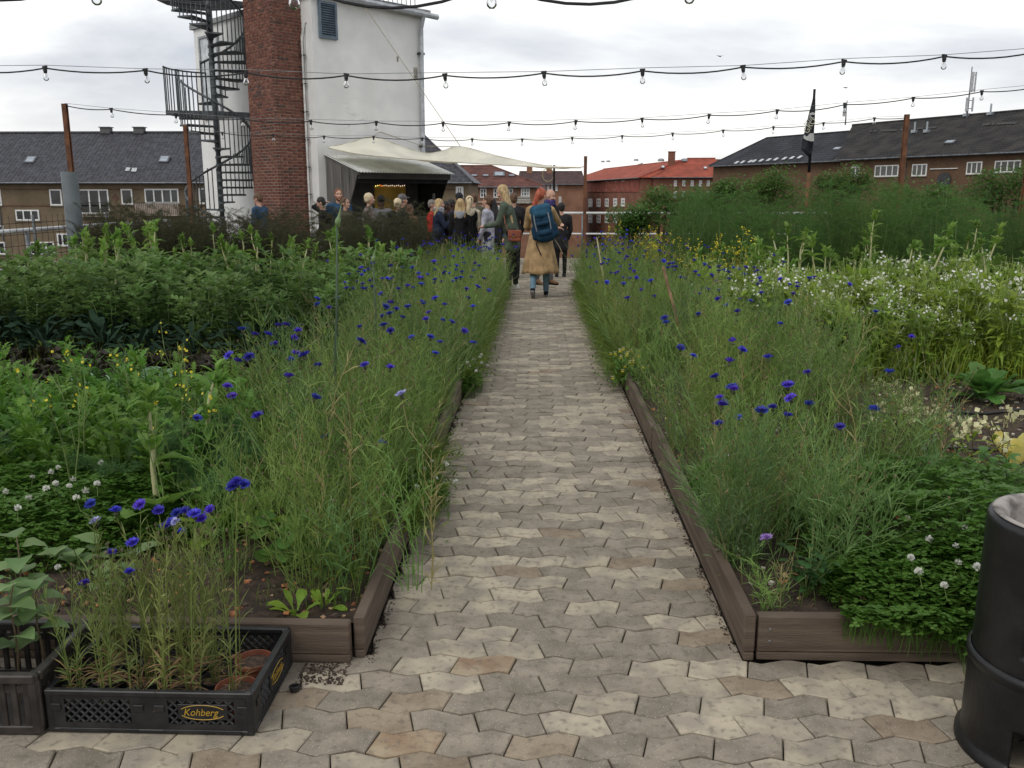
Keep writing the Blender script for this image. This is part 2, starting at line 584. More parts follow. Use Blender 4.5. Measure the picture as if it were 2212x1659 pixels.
# crumbs of brick, stones and wood chips on the soil
def crumbs(name, n, area, smin, smax, mats, seed):
    r = random.Random(seed); m = MB()
    for _ in range(n):
        x = r.uniform(area[0], area[1]); y = r.uniform(area[2], area[3]); s_ = r.uniform(smin, smax)
        m.cm = r.randrange(len(mats))
        rot = Matrix.Rotation(r.uniform(0, 6), 3, 'Z') @ Matrix.Rotation(r.uniform(-0.7, 0.7), 3, 'X')
        q = [Vector((r.uniform(0.6, 1) * a, r.uniform(0.5, 1) * b, r.uniform(0.3, 0.6) * c)) * s_ for a in (-1, 1) for b in (-1, 1) for c in (-1, 1)]
        z = sz(x, y) if len(area) < 5 else area[4]
        m.add([rot @ p + Vector((x, y, z + s_ * 0.2)) for p in q], [(0, 1, 3, 2), (4, 6, 7, 5), (0, 4, 5, 1), (2, 3, 7, 6), (0, 2, 6, 4), (1, 5, 7, 3)])
    return m.build(name, mats)
CR = [mat('brick_crumb', (0.34, 0.13, 0.06), 0.9, 0.3, 30), mat('tan_crumb', (0.4, 0.26, 0.15), 0.9, 0.3, 30), mat('dark_crumb', (0.05, 0.035, 0.028), 0.95, 0.3, 30),
      mat('soil_crumb', (0.07, 0.047, 0.035), 0.95, 0.3, 30), mat('pale_stone', (0.42, 0.38, 0.32), 0.9, 0.2, 30)]
tag(crumbs('brick_crumbs', 1500, (-2.6, -0.65, 2.9, 4.6), 0.004, 0.013, [CR[0], CR[2], CR[3], CR[3], CR[1], CR[2]], 1), 'crushed brick and soil crumbs strewn over the left bed', 'gravel', kind='stuff')
tag(crumbs('brick_crumbs', 3600, (0.8, 4.6, 2.95, 7.2), 0.004, 0.014, [CR[0], CR[1], CR[3], CR[2], CR[3], CR[4]], 2), 'crushed brick and soil crumbs strewn over the right bed', 'gravel', kind='stuff')
tag(crumbs('path_dirt', 1400, (PATH_R - 0.035, PATH_R - 0.003, 2.9, 9.5, 0.0), 0.0012, 0.004, [CR[2], CR[3]], 3), 'dark dirt gathered along the right edge of the path', 'dirt', kind='stuff')
tag(crumbs('path_dirt', 1400, (PATH_L + 0.003, PATH_L + 0.035, 2.8, 9.5, 0.0), 0.0012, 0.004, [CR[2], CR[3]], 4), 'dark dirt gathered along the left edge of the path', 'dirt', kind='stuff')
tag(crumbs('spilt_soil', 420, (-0.8, -0.64, 2.66, 2.83, 0.0), 0.001, 0.0045, [CR[2], CR[3]], 5), 'spilt potting soil on the pavers beside the crate', 'dirt', kind='stuff')

# ------------------------------------------------------------------ surroundings: houses
def brickmat(name, c1, c2, mortar, sc=1.0, bw=0.24, bh=0.08):
    if name in MATS: return MATS[name]
    m = bpy.data.materials.new(name); m.use_nodes = True
    t = m.node_tree; n = t.nodes.new; l = t.links.new
    b = t.nodes['Principled BSDF']; b.inputs['Roughness'].default_value = 0.9
    b.inputs['Specular IOR Level'].default_value = 0.2
    g = n('ShaderNodeTexCoord'); sp = n('ShaderNodeSeparateXYZ'); l(g.outputs['Object'], sp.inputs[0])
    ad = n('ShaderNodeMath'); ad.operation = 'ADD'; l(sp.outputs['X'], ad.inputs[0]); l(sp.outputs['Y'], ad.inputs[1])
    cb = n('ShaderNodeCombineXYZ'); l(ad.outputs[0], cb.inputs[0]); l(sp.outputs['Z'], cb.inputs[1])
    br = n('ShaderNodeTexBrick'); br.inputs['Scale'].default_value = sc
    br.inputs['Brick Width'].default_value = bw; br.inputs['Row Height'].default_value = bh; br.inputs['Mortar Size'].default_value = 0.012
    br.inputs['Color1'].default_value = c1 + (1,); br.inputs['Color2'].default_value = c2 + (1,); br.inputs['Mortar'].default_value = mortar + (1,)
    l(cb.outputs[0], br.inputs['Vector'])
    nz = n('ShaderNodeTexNoise'); nz.inputs['Scale'].default_value = 0.5; nz.inputs['Detail'].default_value = 6
    l(g.outputs['Object'], nz.inputs['Vector'])
    mr = n('ShaderNodeMapRange'); mr.inputs['From Min'].default_value = 0.3; mr.inputs['From Max'].default_value = 0.7; mr.inputs['To Min'].default_value = 0.75; mr.inputs['To Max'].default_value = 1.2
    l(nz.outputs['Fac'], mr.inputs['Value'])
    hs = n('ShaderNodeHueSaturation'); l(br.outputs['Color'], hs.inputs['Color']); l(mr.outputs['Result'], hs.inputs['Value'])
    l(hs.outputs['Color'], b.inputs['Base Color'])
    MATS[name] = m
    return m
M_WFR = mat('window_white', (0.72, 0.72, 0.7), 0.5, 0.06, 3)
M_GLASS = mat('window_glass', (0.016, 0.018, 0.02), 0.12, 0.5, 0.8, spec=0.6)
M_GLASS2 = mat('window_glass_curtain', (0.22, 0.25, 0.24), 0.25, 0.3, 0.8, spec=0.5)
M_GUT = mat('gutter_zinc', (0.13, 0.14, 0.15), 0.5, 0.2, 2, metal=0.4)
M_LEAD = mat('skylight_frame', (0.1, 0.1, 0.11), 0.5, 0.2, 2)
M_SKYGL = mat('skylight_glass', (0.3, 0.34, 0.38), 0.1, 0.1, 1, spec=0.8)

class House:
    def __init__(s, name, label, P, Q, ze, k, zr, wallm, roofm, hipP=0.0, hipQ=0.0, zb=-16.0, over=0.35, tiles=None, cat='building'):
        """P->Q is the eave line of the front as seen from the deck (left to right), k the half depth"""
        s.P = Vector((P[0], P[1], 0)); s.Q = Vector((Q[0], Q[1], 0))
        s.ln = (s.Q - s.P).length
        d = (s.Q - s.P).normalized(); s.ang = math.atan2(d.y, d.x)
        s.k = k; s.ze = ze; s.zr = zr
        s.root = empty(name, (s.P.x, s.P.y, zb), s.ang, label, cat)
        z0 = 0.0; s.zb = zb
        h = ze - zb
        m = MB(); m.span((0, 0.25, 0), (s.ln, 2 * k - 0.25, h))
        s.wall = m.build('wall', wallm, s.root)
        # roof: front and back slopes with relief, hips at the ends
        hr = zr - zb
        m = MB()
        def slope(xa, xb, ra, rb, ya, yb, nx, ny):
            # quad grid from eave (xa..xb at ya) to ridge (ra..rb at yb)
            vs = []
            for j in range(ny + 1):
                for sub in (0, 1):
                    if j == ny and sub == 1: break
                    v = (j + (0.92 if sub else 0.0)) / ny
                    for i in range(nx + 1):
                        u = i / nx
                        x0_ = xa + (ra - xa) * v; x1_ = xb + (rb - xb) * v
                        x = x0_ + (x1_ - x0_) * u
                        y = ya + (yb - ya) * v
                        z = (h - 0.1) + (hr - h + 0.1) * v
                        if tiles:
                            z += (0.0 if sub else 0.045) + 0.03 * math.sin(2 * math.pi * x / tiles[0])
                        vs.append((x, y, z))
            rows = len(vs) // (nx + 1)
            m.add(vs, [(j * (nx + 1) + i, j * (nx + 1) + i + 1, (j + 1) * (nx + 1) + i + 1, (j + 1) * (nx + 1) + i) for j in range(rows - 1) for i in range(nx)])
        sl = math.hypot(k + over, hr - h)
        if tiles:
            nx = int((s.ln + 2 * over) / tiles[0] * 4); ny = int(sl / tiles[1])
        else:
            nx, ny = 2, 2
        slope(-over, s.ln + over, hipP, s.ln - hipQ, -over, k, nx, ny)
        m.add([(-over, 2 * k + over, h - .1), (s.ln + over, 2 * k + over, h - .1), (s.ln - hipQ, k, hr), (hipP, k, hr)], [(1, 0, 3, 2)])
        m.add([(-over, -over, h - .1), (-over, 2 * k + over, h - .1), (hipP, k, hr)], [(0, 2, 1)])
        m.add([(s.ln + over, -over, h - .1), (s.ln + over, 2 * k + over, h - .1), (s.ln - hipQ, k, hr)], [(0, 1, 2)])
        m.add([(-over, -over, h - .16), (s.ln + over, -over, h - .16), (s.ln + over, 2 * k + over, h - .16), (-over, 2 * k + over, h - .16)], [(3, 2, 1, 0)])
        s.roof = m.build('roof', roofm, s.root)
        # ridge cap and hip caps
        m = MB(); m.tube([(hipP, k, hr + .03), (s.ln - hipQ, k, hr + .03)], 0.14, 6)
        if hipQ > 0.5: m.tube([(s.ln + over, -over, h - .08), (s.ln - hipQ, k, hr + .03)], 0.12, 6)
        if hipP > 0.5: m.tube([(-over, -over, h - .08), (hipP, k, hr + .03)], 0.12, 6)
        m.build('ridge_cap', roofm, s.roof)
        m = MB(); m.tube([(-over, -over - 0.06, h - .14), (s.ln + over, -over - 0.06, h - .14)], 0.08, 6)
        m.build('gutter', M_GUT, s.roof)
        s.invp = s.root
    def loc(s, x, y, off=0.0):
        """pixel of the photograph -> local point on the front wall"""
        nrm = Vector((s.Q.y - s.P.y, -(s.Q.x - s.P.x), 0)).normalized()   # towards the deck
        p = s.P - nrm * 0.25; q = s.Q - nrm * 0.25
        w_ = pplane(x, y, p, q)
        r_ = Matrix.Rotation(-s.ang, 3, 'Z') @ (Vector((w_.x, w_.y, 0)) - s.P)
        return r_.x, w_.z - s.zb
    def rloc(s, x, y, rise=0.12):
        """pixel -> local point on the front roof slope"""
        e1 = Matrix.Rotation(s.ang, 3, 'Z') @ Vector((1, 0, 0)); e2 = Matrix.Rotation(s.ang, 3, 'Z') @ Vector((0, s.k + 0.35, s.zr - s.ze + 0.1))
        o_ = s.P + (Matrix.Rotation(s.ang, 3, 'Z') @ Vector((0, -0.35, 0))) + Vector((0, 0, s.ze - 0.1))
        nr = e1.cross(e2).normalized(); d = pray(x, y)
        p = CC + d * ((o_ - CC).dot(nr) / d.dot(nr))
        q = Matrix.Rotation(-s.ang, 3, 'Z') @ (p - s.P)
        return Vector((q.x, q.y, p.z - s.zb + rise))
    def window(s, x0, y0, x1, y1, cols=2, rows=1, glass=None, name='window', widths=None, fr=0.07):
        a = s.loc(x0, y1); b = s.loc(x1, y0)
        w_, h_ = b[0] - a[0], b[1] - a[1]
        m = MB()
        fr = min(fr, w_ / 5)
        y_ = 0.21
        m.span((0, y_ - 0.05, 0), (fr, y_ + .06, h_)); m.span((w_ - fr, y_ - 0.05, 0), (w_, y_ + .06, h_))
        m.span((fr, y_ - 0.048, 0), (w_ - fr, y_ + .06, fr)); m.span((fr, y_ - 0.048, h_ - fr), (w_ - fr, y_ + .06, h_))
        for c in range(1, cols):
            f_ = c / cols if widths is None else widths[c - 1]
            xx = w_ * f_
            m.span((xx - fr * .5, y_ - 0.04, fr), (xx + fr * .5, y_ + .05, h_ - fr))
        for c in range(1, rows):
            z_ = h_ * c / rows
            m.span((fr, y_ - 0.03, z_ - fr * .35), (w_ - fr, y_ + .045, z_ + fr * .35))
        o_ = m.build(name, M_WFR, s.root, (a[0], 0, a[1]))
        m = MB(); m.span((fr * .5, y_ + 0.0, fr * .5), (w_ - fr * .5, y_ + 0.02, h_ - fr * .5))
        m.build('pane', glass or M_GLASS, o_)
        m = MB(); m.span((-0.05, y_ - 0.09, -0.07), (w_ + .05, y_ + 0.05, -0.004))
        m.build('sill', mat('sill_stone', (0.3, 0.27, 0.23), 0.9), o_)
        return o_
    def band(s, x0, y0, x1, y1, m_, name='cornice', proud=0.05):
        a = s.loc(x0, y1); b = s.loc(x1, y0)
        m = MB(); m.span((a[0], 0.25 - proud, a[1]), (b[0], 0.3, b[1]))
        return m.build(name, m_, s.root)
    def skylight(s, x, y, w_=0.7, h_=0.9, glass=None):
        p = s.rloc(x, y)
        a_ = math.atan2(s.zr - s.ze, s.k)
        o_ = MB(); o_.bbox((0, 0, 0), (w_, h_, 0.16), 0.03)
        f_ = o_.build('skylight', M_LEAD, s.roof, p); f_.rotation_euler = (a_, 0, 0)
        o_ = MB(); o_.span((-w_ * .36, -h_ * .38, 0.078), (w_ * .36, h_ * .38, 0.09))
        o_.build('pane', glass or M_SKYGL, f_)
    def downpipe(s, x, y0, y1):
        a = s.loc(x, y0); b = s.loc(x, y1)
        m = MB(); m.tube([(a[0], 0.16, a[1]), (a[0], 0.16, b[1])], 0.06, 6); m.build('downpipe', M_GUT, s.root)

def Z2(X, Y): return (X / 3.0157 / 1.4756, (280 + Y / 3.0157) / 1.4756)           # notes read from crops of the photograph
def Z4(X, Y): return ((1340 + X / 3.606) / 1.4756, (520 + Y / 3.606) / 1.4756)
def Z5(X, Y): return ((1700 + X / 3.16) / 1.4756, (420 + Y / 3.16) / 1.4756)
def Z6(X, Y): return ((2300 + X / 2.2946) / 1.4756, (180 + Y / 2.2946) / 1.4756)

W_TAN = brickmat('tan_brick', (0.21, 0.15, 0.085), (0.16, 0.115, 0.068), (0.17, 0.145, 0.11))
R_GREY = mat('grey_tile', (0.042, 0.042, 0.05), 0.55, 0.25, 2.5, coord='Object', bump=0.2, bscale=8, spec=0.35)
Y0 = 80.0
pL = py(1012, 391.5, Y0)
lb = House('tan_brick_house', 'long tan brick house with dark grey tiled roof behind the left railing', (-62, Y0), (pL.x, Y0), pL.z, 6.5, py(700, 286, Y0 + 6.5).z, W_TAN, R_GREY, 0, 5.0, tiles=(0.36, 0.40))
M_BAND = mat('brown_band', (0.11, 0.06, 0.04), 0.9, 0.2, 1)
xr = 1004
for yb in (975, 1133):
    ya = Z2(0, yb - 6)[1]; yc = Z2(0, yb + 6)[1]
    lb.band(-160, ya, xr, yc, M_BAND, 'brick_band', 0.04)
for (a, b, c, d, cols, wd) in [(490, 975, 590, 1130, 1, None), (740, 975, 1040, 1210, 4, (.14, .42, .72)), (1175, 972, 1270, 1120, 1, None), (1400, 970, 1715, 1110, 4, (.27, .52, .77)),
                             (1920, 965, 2075, 1115, 2, None), (160, 1172, 375, 1275, 3, None), (-120, 1320, 35, 1400, 3, None), (-170, 975, 6, 1130, 3, None), (-420, 975, -260, 1130, 3, None), (560, 1400, 700, 1520, 3, None), (1180, 1300, 1290, 1420, 1, None), (-60, 1480, 50, 1600, 2, None), (300, 1480, 520, 1600, 3, None)]:
    p = Z2(a, b); q = Z2(c, d)
    lb.window(p[0], p[1], q[0], q[1], cols, 1, None, 'window', wd, 0.12)
lb.window(985, 403, 1001, 427, 4, 1, None, 'window', None, 0.1)
for X, Y in [(295, 705), (1580, 700)]:
    lb.skylight(*Z2(X, Y), w_=0.95, h_=1.0)
for X in (1020, 1340):
    p = lb.rloc(*Z2(X, 440)); m = MB(); m.box((0, 0.1, 0.15), (0.9, 0.7, 0.55)); m.box((0, 0.1, 0.46), (1.1, 0.9, 0.07))
    m.build('roof_vent', mat('vent_hood', (0.1, 0.1, 0.1), 0.7), lb.roof, p)
p = lb.rloc(*Z2(1262, 798), rise=0.1); m = MB(); m.span((-.5, -.2, 0), (-.12, .3, .03)); m.span((0.05, -.3, 0), (.5, .25, .03))
o = m.build('roof_patch', mat('pale_patch', (0.4, 0.42, 0.42), 0.6), lb.roof, p); o.rotation_euler = (R(38), 0, R(5))
lb.downpipe(Z2(1815, 0)[0], 396, 455)
lb.downpipe(Z2(-30, 0)[0], 396, 520)
# diamond ornament
a = lb.loc(*Z2(1110, 1060)); m = MB(); m.box((0, 0, 0), (0.5, 0.06, 0.5), Matrix.Rotation(R(45), 3, 'Y'))
m.build('diamond_ornament', M_BAND, lb.root, (a[0], 0.24, a[1]))
# balconies
M_PINK = mat('balcony_cloth', (0.36, 0.29, 0.24), 0.8, 0.1, 2); M_BAR = mat('dark_iron', (0.035, 0.035, 0.035), 0.5, 0.2, 4)
for (a_, b_, c_, d_, cl) in [(1345, 1100, 1755, 1215, True), (790, 1100, 1085, 1225, False)]:
    a = lb.loc(*Z2(a_, d_)); b = lb.loc(*Z2(c_, b_)); w_, h_ = b[0] - a[0], b[1] - a[1]
    m = MB(); m.span((0, -0.75, -.12), (w_, 0.25, 0))
    o = m.build('balcony', mat('balcony_slab', (0.3, 0.25, 0.2), 0.9), lb.root, (a[0], 0, a[1]))
    if cl:
        m = MB(); m.span((0, -0.70, .02), (w_, -.68, h_ - .1)); m.build('balcony_screen', M_PINK, o)
    m = MB(); m.span((0, -.75, h_ - .05), (w_, -.7, h_)); n_ = int(w_ / 0.16)
    for i in range(n_ + 1): m.span((w_ * i / n_ - .012, -.745, 0), (w_ * i / n_ + .012, -.72, h_ - .05))
    m.build('balcony_rail', M_BAR, o)

# brown-red roofed house with orange brick, behind
W_ORG = brickmat('orange_brick', (0.30, 0.135, 0.08), (0.25, 0.115, 0.07), (0.25, 0.17, 0.12))
R_BRN = mat('brown_red_tile', (0.105, 0.042, 0.033), 0.85, 0.2, 0.8, bump=0.2, bscale=6)
Y1 = 125.0
p = py(930, 402.3, Y1); q = py(1174, 402.3, Y1)
h1 = House('orange_brick_house', 'orange brick house with brown red hipped roof behind the crowd', (p.x, Y1), (q.x, Y1), p.z, 7.0, py(1050, 358.5, Y1 + 7).z, W_ORG, R_BRN, 0, 7.5, tiles=(0.7, 0.5))
for (a, b, c, d, gl) in [(533, 295, 607, 395, M_GLASS2), (687, 292, 760, 398, M_GLASS), (840, 292, 912, 398, M_GLASS), (990, 290, 1065, 398, M_GLASS), (1155, 288, 1257, 385, M_GLASS2)]:
    p = Z4(a, b); q = Z4(c, d); h1.window(p[0], p[1], q[0], q[1], 2 if a < 1100 else 3, 2, gl, fr=0.16)
for (a, b, c, d) in [(690, 492, 725, 570), (845, 490, 912, 570), (1000, 490, 1060, 570), (540, 490, 605, 570)]:
    p = Z4(a, b); q = Z4(c, d); h1.window(p[0], p[1], q[0], q[1], 2, 2, M_GLASS, fr=0.16)
p = Z4(400, 440); q = Z4(1400, 455); h1.band(p[0], p[1], q[0], q[1], mat('pale_cornice', (0.4, 0.36, 0.3), 0.9), 'cornice', 0.15)
a = h1.loc(*Z4(1112, 440)); b = h1.loc(*Z4(1262, 382)); m = MB()
w_, h_ = b[0] - a[0], b[1] - a[1]
m.span((0, -0.9, -.25), (w_, .25, 0)); m.span((0, -.9, h_ - .2), (w_, -.6, h_))
for i in range(14): m.lathe([(.1, 0), (.14, h_ * .3), (.06, h_ * .6), (.1, h_ - .2)], 6, (w_ * (i + .5) / 14, -.75, 0))
m.build('balustrade', mat('balustrade_stone', (0.36, 0.34, 0.3), 0.9), h1.root, (a[0], 0, a[1]))
for X, Y in [(905, 135)]: h1.skylight(*Z4(X, Y), w_=1.6, h_=1.6)
for X in (545, 620, 750, 1048): h1.skylight(*Z4(X, 152), w_=0.9, h_=0.5)
h1.downpipe(Z4(1105, 0)[0], 404, 455)

# dark brown roofed house between
Y2 = 170.0
R_DBR = mat('dark_brown_tile', (0.06, 0.032, 0.03), 0.85, 0.2, 0.8)
p = py(1120, 397, Y2); q = py(1262, 394, Y2)
h2 = House('dark_roofed_house', 'dark brown roofed brick house seen past the orange brick house', (p.x, Y2), (q.x, Y2), p.z, 9.0, py(1190, 371, Y2 + 9).z, W_ORG, R_DBR, 0, 0, tiles=(1.2, 0.8))
for X in (1415, 1470, 1515, 1565): 
    x, y = Z4(X, 285); h2.window(x - 2.4, y - 6.5, x + 2.4, y + 6.5, 1, 1, mat('pale_pane', (0.55, 0.6, 0.63), 0.3), fr=0.2)
for (a, b, c, d) in [(1590, 385, 1620, 465), (1590, 540, 1618, 610)]:
    p = Z4(a, b); q = Z4(c, d); h2.window(p[0], p[1], q[0], q[1], 2, 2, M_GLASS2, fr=0.2)
for X in (1255, 1480): 
    p = h2.rloc(*Z4(X, 110)); m = MB(); m.box((0, 0, .5), (1.1, .8, 1.5)); m.build('chimney', W_ORG, h2.roof, p)

# red roofed corner house: two fronts meeting at a chamfered corner
W_RED = brickmat('red_brick', (0.23, 0.095, 0.065), (0.2, 0.085, 0.058), (0.2, 0.1, 0.07))
R_RED = mat('red_tile', (0.27, 0.058, 0.032), 0.8, 0.15, 0.5, bump=0.15, bscale=4)
Y3 = 150.0
c1 = py(*Z5(1080, 455), Y3); c2 = py(*Z5(1275, 456), Y3 - 1.0)
ze3 = c1.z
pl_ = Z5(320, 505); d_ = pray(*pl_); pl = CC + d_ * ((ze3 - CAM_H) / d_.z)      # same eave height
pr_ = py(*Z5(1880, 458), Y3 - 2.0)
zr3 = py(*Z5(1175, 293), Y3 + 9).z
h3 = House('red_roofed_house', 'red brick corner house with bright red tiled roof, left front with dormers', (pl.x, pl.y), (c1.x, c1.y), ze3, 9.0, zr3, W_RED, R_RED, 0.0, 6.0, tiles=(1.3, 0.8), cat='building')
h3b = House('red_roofed_house', 'red brick corner house with bright red tiled roof, front with the square chimney', (c1.x + 2, Y3 - 1), (pr_.x, Y3 - 2), ze3, 9.0, zr3 + 0.3, W_RED, R_RED, 6.0, 0.0, tiles=(1.3, 0.8))
M_MANS = mat('mansard_red', (0.22, 0.06, 0.04), 0.85, 0.15, 0.6)
p = Z5(300, 515); q = Z5(1080, 612)
h3.band(pl_[0] + 1, h3.loc(0, 0) and Z5(0, 490)[1], Z5(1070, 0)[0], Z5(0, 612)[1], M_MANS, 'mansard_band', 0.1)
for i, X in enumerate((343, 422, 500, 577, 659, 742, 827, 905)):
    dy_ = -i * 5.4
    p = Z5(X - 15, 532 + dy_); q = Z5(X + 15, 612 + dy_)
    h3.window(p[0], p[1], q[0], q[1], 2, 2, M_GLASS2, 'dormer_window', fr=0.3)
    p = Z5(X - 19, 680 + dy_ * .3); q = Z5(X + 19, 762 + dy_ * .3)
    h3.window(p[0], p[1], q[0], q[1], 2, 2, M_GLASS2, fr=0.3)
    p = Z5(X - 19, 838); q = Z5(X + 19, 915)
    h3.window(p[0], p[1], q[0], q[1], 2, 2, M_GLASS2, fr=0.3)
for X in (1430, 1515, 1600, 1683, 1762, 1838):
    p = Z5(X - 16, 490); q = Z5(X + 16, 548); h3b.window(p[0], p[1], q[0], q[1], 2, 2, M_GLASS2, 'dormer_window', fr=0.3)
    p = Z5(X - 18, 600); q = Z5(X + 18, 670); h3b.window(p[0], p[1], q[0], q[1], 2, 2, M_GLASS2, fr=0.3)
p = h3b.rloc(*Z5(1392, 330)); m = MB(); m.box((0, .6, .6), (1.15, .9, 2.6)); m.box((0, .6, 1.98), (1.3, 1.05, .15)); m.build('chimney', W_RED, h3b.roof, p)
for (hh, pts) in ((h3, [(460, 415), (1078, 330)]), (h3b, [(1305, 362), (1732, 372)])):
    for X, Y in pts: hh.skylight(*Z5(X, Y), w_=.6, h_=1.0, glass=mat('bright_pane', (0.6, 0.62, 0.62), 0.2))
for X in (700, 755, 1035): 
    p = h3.rloc(*Z5(X, 340 - X * .04)); m = MB(); m.lathe([(.55, 0), (.55, .25), (.35, .4), (0, .45)], 12); m.build('roof_vent', mat('vent_metal', (0.35, 0.38, 0.4), 0.4, metal=.5), h3.roof, p)
for X in (1285, 1520): 
    p = h3b.rloc(*Z5(X, 305)); m = MB(); m.lathe([(.55, 0), (.55, .3), (.35, .45), (0, .5)], 12); m.build('roof_vent', MATS['vent_metal'], h3b.roof, p)
# gable parapet and the brown house beyond
Y4 = 175.0
p = py(*Z5(1700, 440), Y4); q = py(*Z5(2060, 440), Y4)
h4 = House('brown_roofed_house', 'small brown roofed house beyond the red roofed house', (p.x, Y4), (q.x, Y4), p.z, 8, py(*Z5(1900, 322), Y4 + 8).z, W_ORG, R_DBR, 0, 0)
p = h4.rloc(*Z5(1880, 330)); m = MB(); m.box((0, 0, .3), (1.8, .8, 1.2)); m.build('chimney', W_ORG, h4.roof, p)

# long dark-roofed house on the right
W_DRK = brickmat('brown_brick', (0.115, 0.055, 0.034), (0.15, 0.095, 0.05), (0.12, 0.085, 0.06))
R_SLT = mat('weathered_tile', (0.03, 0.029, 0.03), 0.9, 0.3, 0.7, coord='Object', bump=0.2, bscale=8, col2=(0.055, 0.051, 0.047), spec=0.2)
YB = 82.0
Bp = py(2212, 325.5, YB); zeR = Bp.z
d_ = pray(1813, 343.5); Ap = CC + d_ * ((zeR - CAM_H) / d_.z)
ex = (Bp - Ap) * 0.45
kR = 8.0
dirv = (Bp - Ap).normalized(); nb = Vector((-dirv.y, dirv.x, 0)); nb = nb if nb.y > 0 else -nb
d_ = pray(2100, 248.5)
base_ = Ap + nb * kR; nn = Vector((dirv.y, -dirv.x, 0))
zrR = (CC + d_ * ((base_ - CC).dot(nn) / d_.dot(nn))).z
hr_ = House('brown_brick_house', 'long brown brick house with weathered dark roof and antenna masts', (Ap.x, Ap.y), (Bp.x + ex.x, Bp.y + ex.y), zeR, kR, zrR, W_DRK, R_SLT, -6.0, 0, tiles=(0.42, 0.42))
for (a, b, c, d, cols, wd) in [(950, 805, 1015, 875, 2, None), (1120, 792, 1300, 880, 4, None), (1392, 785, 1508, 875, 3, None), (1790, 768, 1912, 862, 3, None), (1995, 757, 2195, 850, 4, None), (2290, 745, 2420, 840, 3, None)]:
    p = Z6(a, b); q = Z6(c, d); hr_.window(p[0], p[1], q[0], q[1], cols, 1, mat('dim_pane', (0.075, 0.075, 0.07), 0.15, spec=.6), fr=0.1)
p = Z6(1600, 880); q = Z6(1665, 930); a = hr_.loc(*Z6(1630, 905)); m = MB(); m.lathe([(0, 0), (.75, 0), (.75, .08), (0, .08)], 20)
o = m.build('round_vent', M_BAR, hr_.root, (a[0], .22, a[1])); o.rotation_euler = (R(90), 0, 0)
p = Z6(1530, 815); q = Z6(1730, 826); hr_.band(p[0], p[1], q[0], q[1], M_WFR, 'cornice', 0.12)
hr_.downpipe(Z6(1352, 0)[0], 352, 390)
p = Z6(960, 690); q = Z6(2212, 700)
rr = random.Random(4)
for (xa, ya, xb, yb, n_) in [(1095, 555, 1340, 545, 16), (1440, 536, 1560, 528, 9), (1905, 508, 2150, 495, 15)]:
    for i in range(n_):
        if rr.random() < .2: continue
        X = xa + (xb - xa) * i / (n_ - 1); Y = ya + (yb - ya) * i / (n_ - 1)
        v = hr_.rloc(*Z6(X, Y), rise=0.08); m = MB(); m.box((0, 0, .05), (.26, .3, .2)); m.build('roof_vent', MATS['vent_hood'], hr_.roof, v)
for X, Y in [(1410, 560), (1500, 558), (1790, 440), (1965, 430)]:
    v = hr_.rloc(*Z6(X, Y)); m = MB(); m.tube([(0, 0, 0), (0, 0, 1.0)], .1, 6); m.box((0, 0, .05), (.5, .5, .3)); m.build('roof_pipe', MATS['vent_metal'], hr_.roof, v)
for X, Y in [(1670, 635), (845, 682)]: hr_.skylight(*Z6(X, Y), w_=1.1, h_=.6)
# far wing of that house
d_ = pray(*Z6(20, 905)); C1 = CC + d_ * ((zeR - CAM_H) / d_.z) if d_.z > 0 else None
wingA = Ap + (Ap - Bp).normalized() * 24 + nb * 2.0
hw = House('slate_roofed_house', 'dark slate roofed wing with a row of small skylights beyond the leafy shrubs', (wingA.x, wingA.y), (Ap.x + nb.x * 2, Ap.y + nb.y * 2), zeR, kR - 1.0, zrR - 0.6, W_DRK, mat('slate', (0.027, 0.028, 0.033), 0.75, 0.2, 0.5, spec=0.25), 2.5, 0, tiles=(0.9, 0.6))
for X in (110, 155, 210, 238, 290, 345, 398, 460, 515, 572):
    v = hw.rloc(*Z6(X, 795 - X * .085)); m = MB(); m.box((0, 0, 0.05), (.42, .62, .1)); o = m.build('skylight', mat('pale_skylight', (0.55, 0.57, 0.58), 0.25), hw.roof, v)
    o.rotation_euler = (math.atan2(hw.zr - hw.ze, hw.k), 0, 0)

# antenna masts standing on that roof
def antenna(label, X, Yb, Yt, panels):
    v = hr_.rloc(*Z6(X, Yb)); wv = Matrix.Rotation(hr_.ang, 3, 'Z') @ Vector((v.x, v.y, 0)) + hr_.P; wv.z = v.z + hr_.zb - 0.15
    top = pplane(*Z6(X, Yt), wv, wv + RGT).z - wv.z
    t = empty('antenna_mast', wv, 0, label, 'antenna')
    m = MB(); m.tube([(0, 0, 0), (0, 0, top)], [.09, .05], 6); m.build('pole', mat('mast_steel', (.12, .12, .13), .5, metal=.5), t)
    for (f0, f1, dx_, w_) in panels:
        m = MB(); m.bbox((dx_, -.05, top * (f0 + f1) / 2), (w_, .16, top * (f1 - f0)), .03); m.build('antenna_panel', mat('antenna_grey', (.42, .43, .44), .5), t)
        m = MB(); m.tube([(0, 0, top * (f0 + .06)), (dx_, -.03, top * (f0 + .06))], .035, 5); m.tube([(0, 0, top * (f1 - .06)), (dx_, -.03, top * (f1 - .06))], .035, 5); m.build('bracket', MATS['mast_steel'], t)
antenna('tall antenna mast with pale panels on the weathered roof', 1795, 445, 75, [(.12, .4, -.16, .26), (.12, .4, .42, .16), (.5, .9, .12, .3), (.5, .9, .45, .14)])
antenna('short antenna mast with one pale panel near the roof step', 905, 500, 320, [(.35, .9, -.22, .42)])

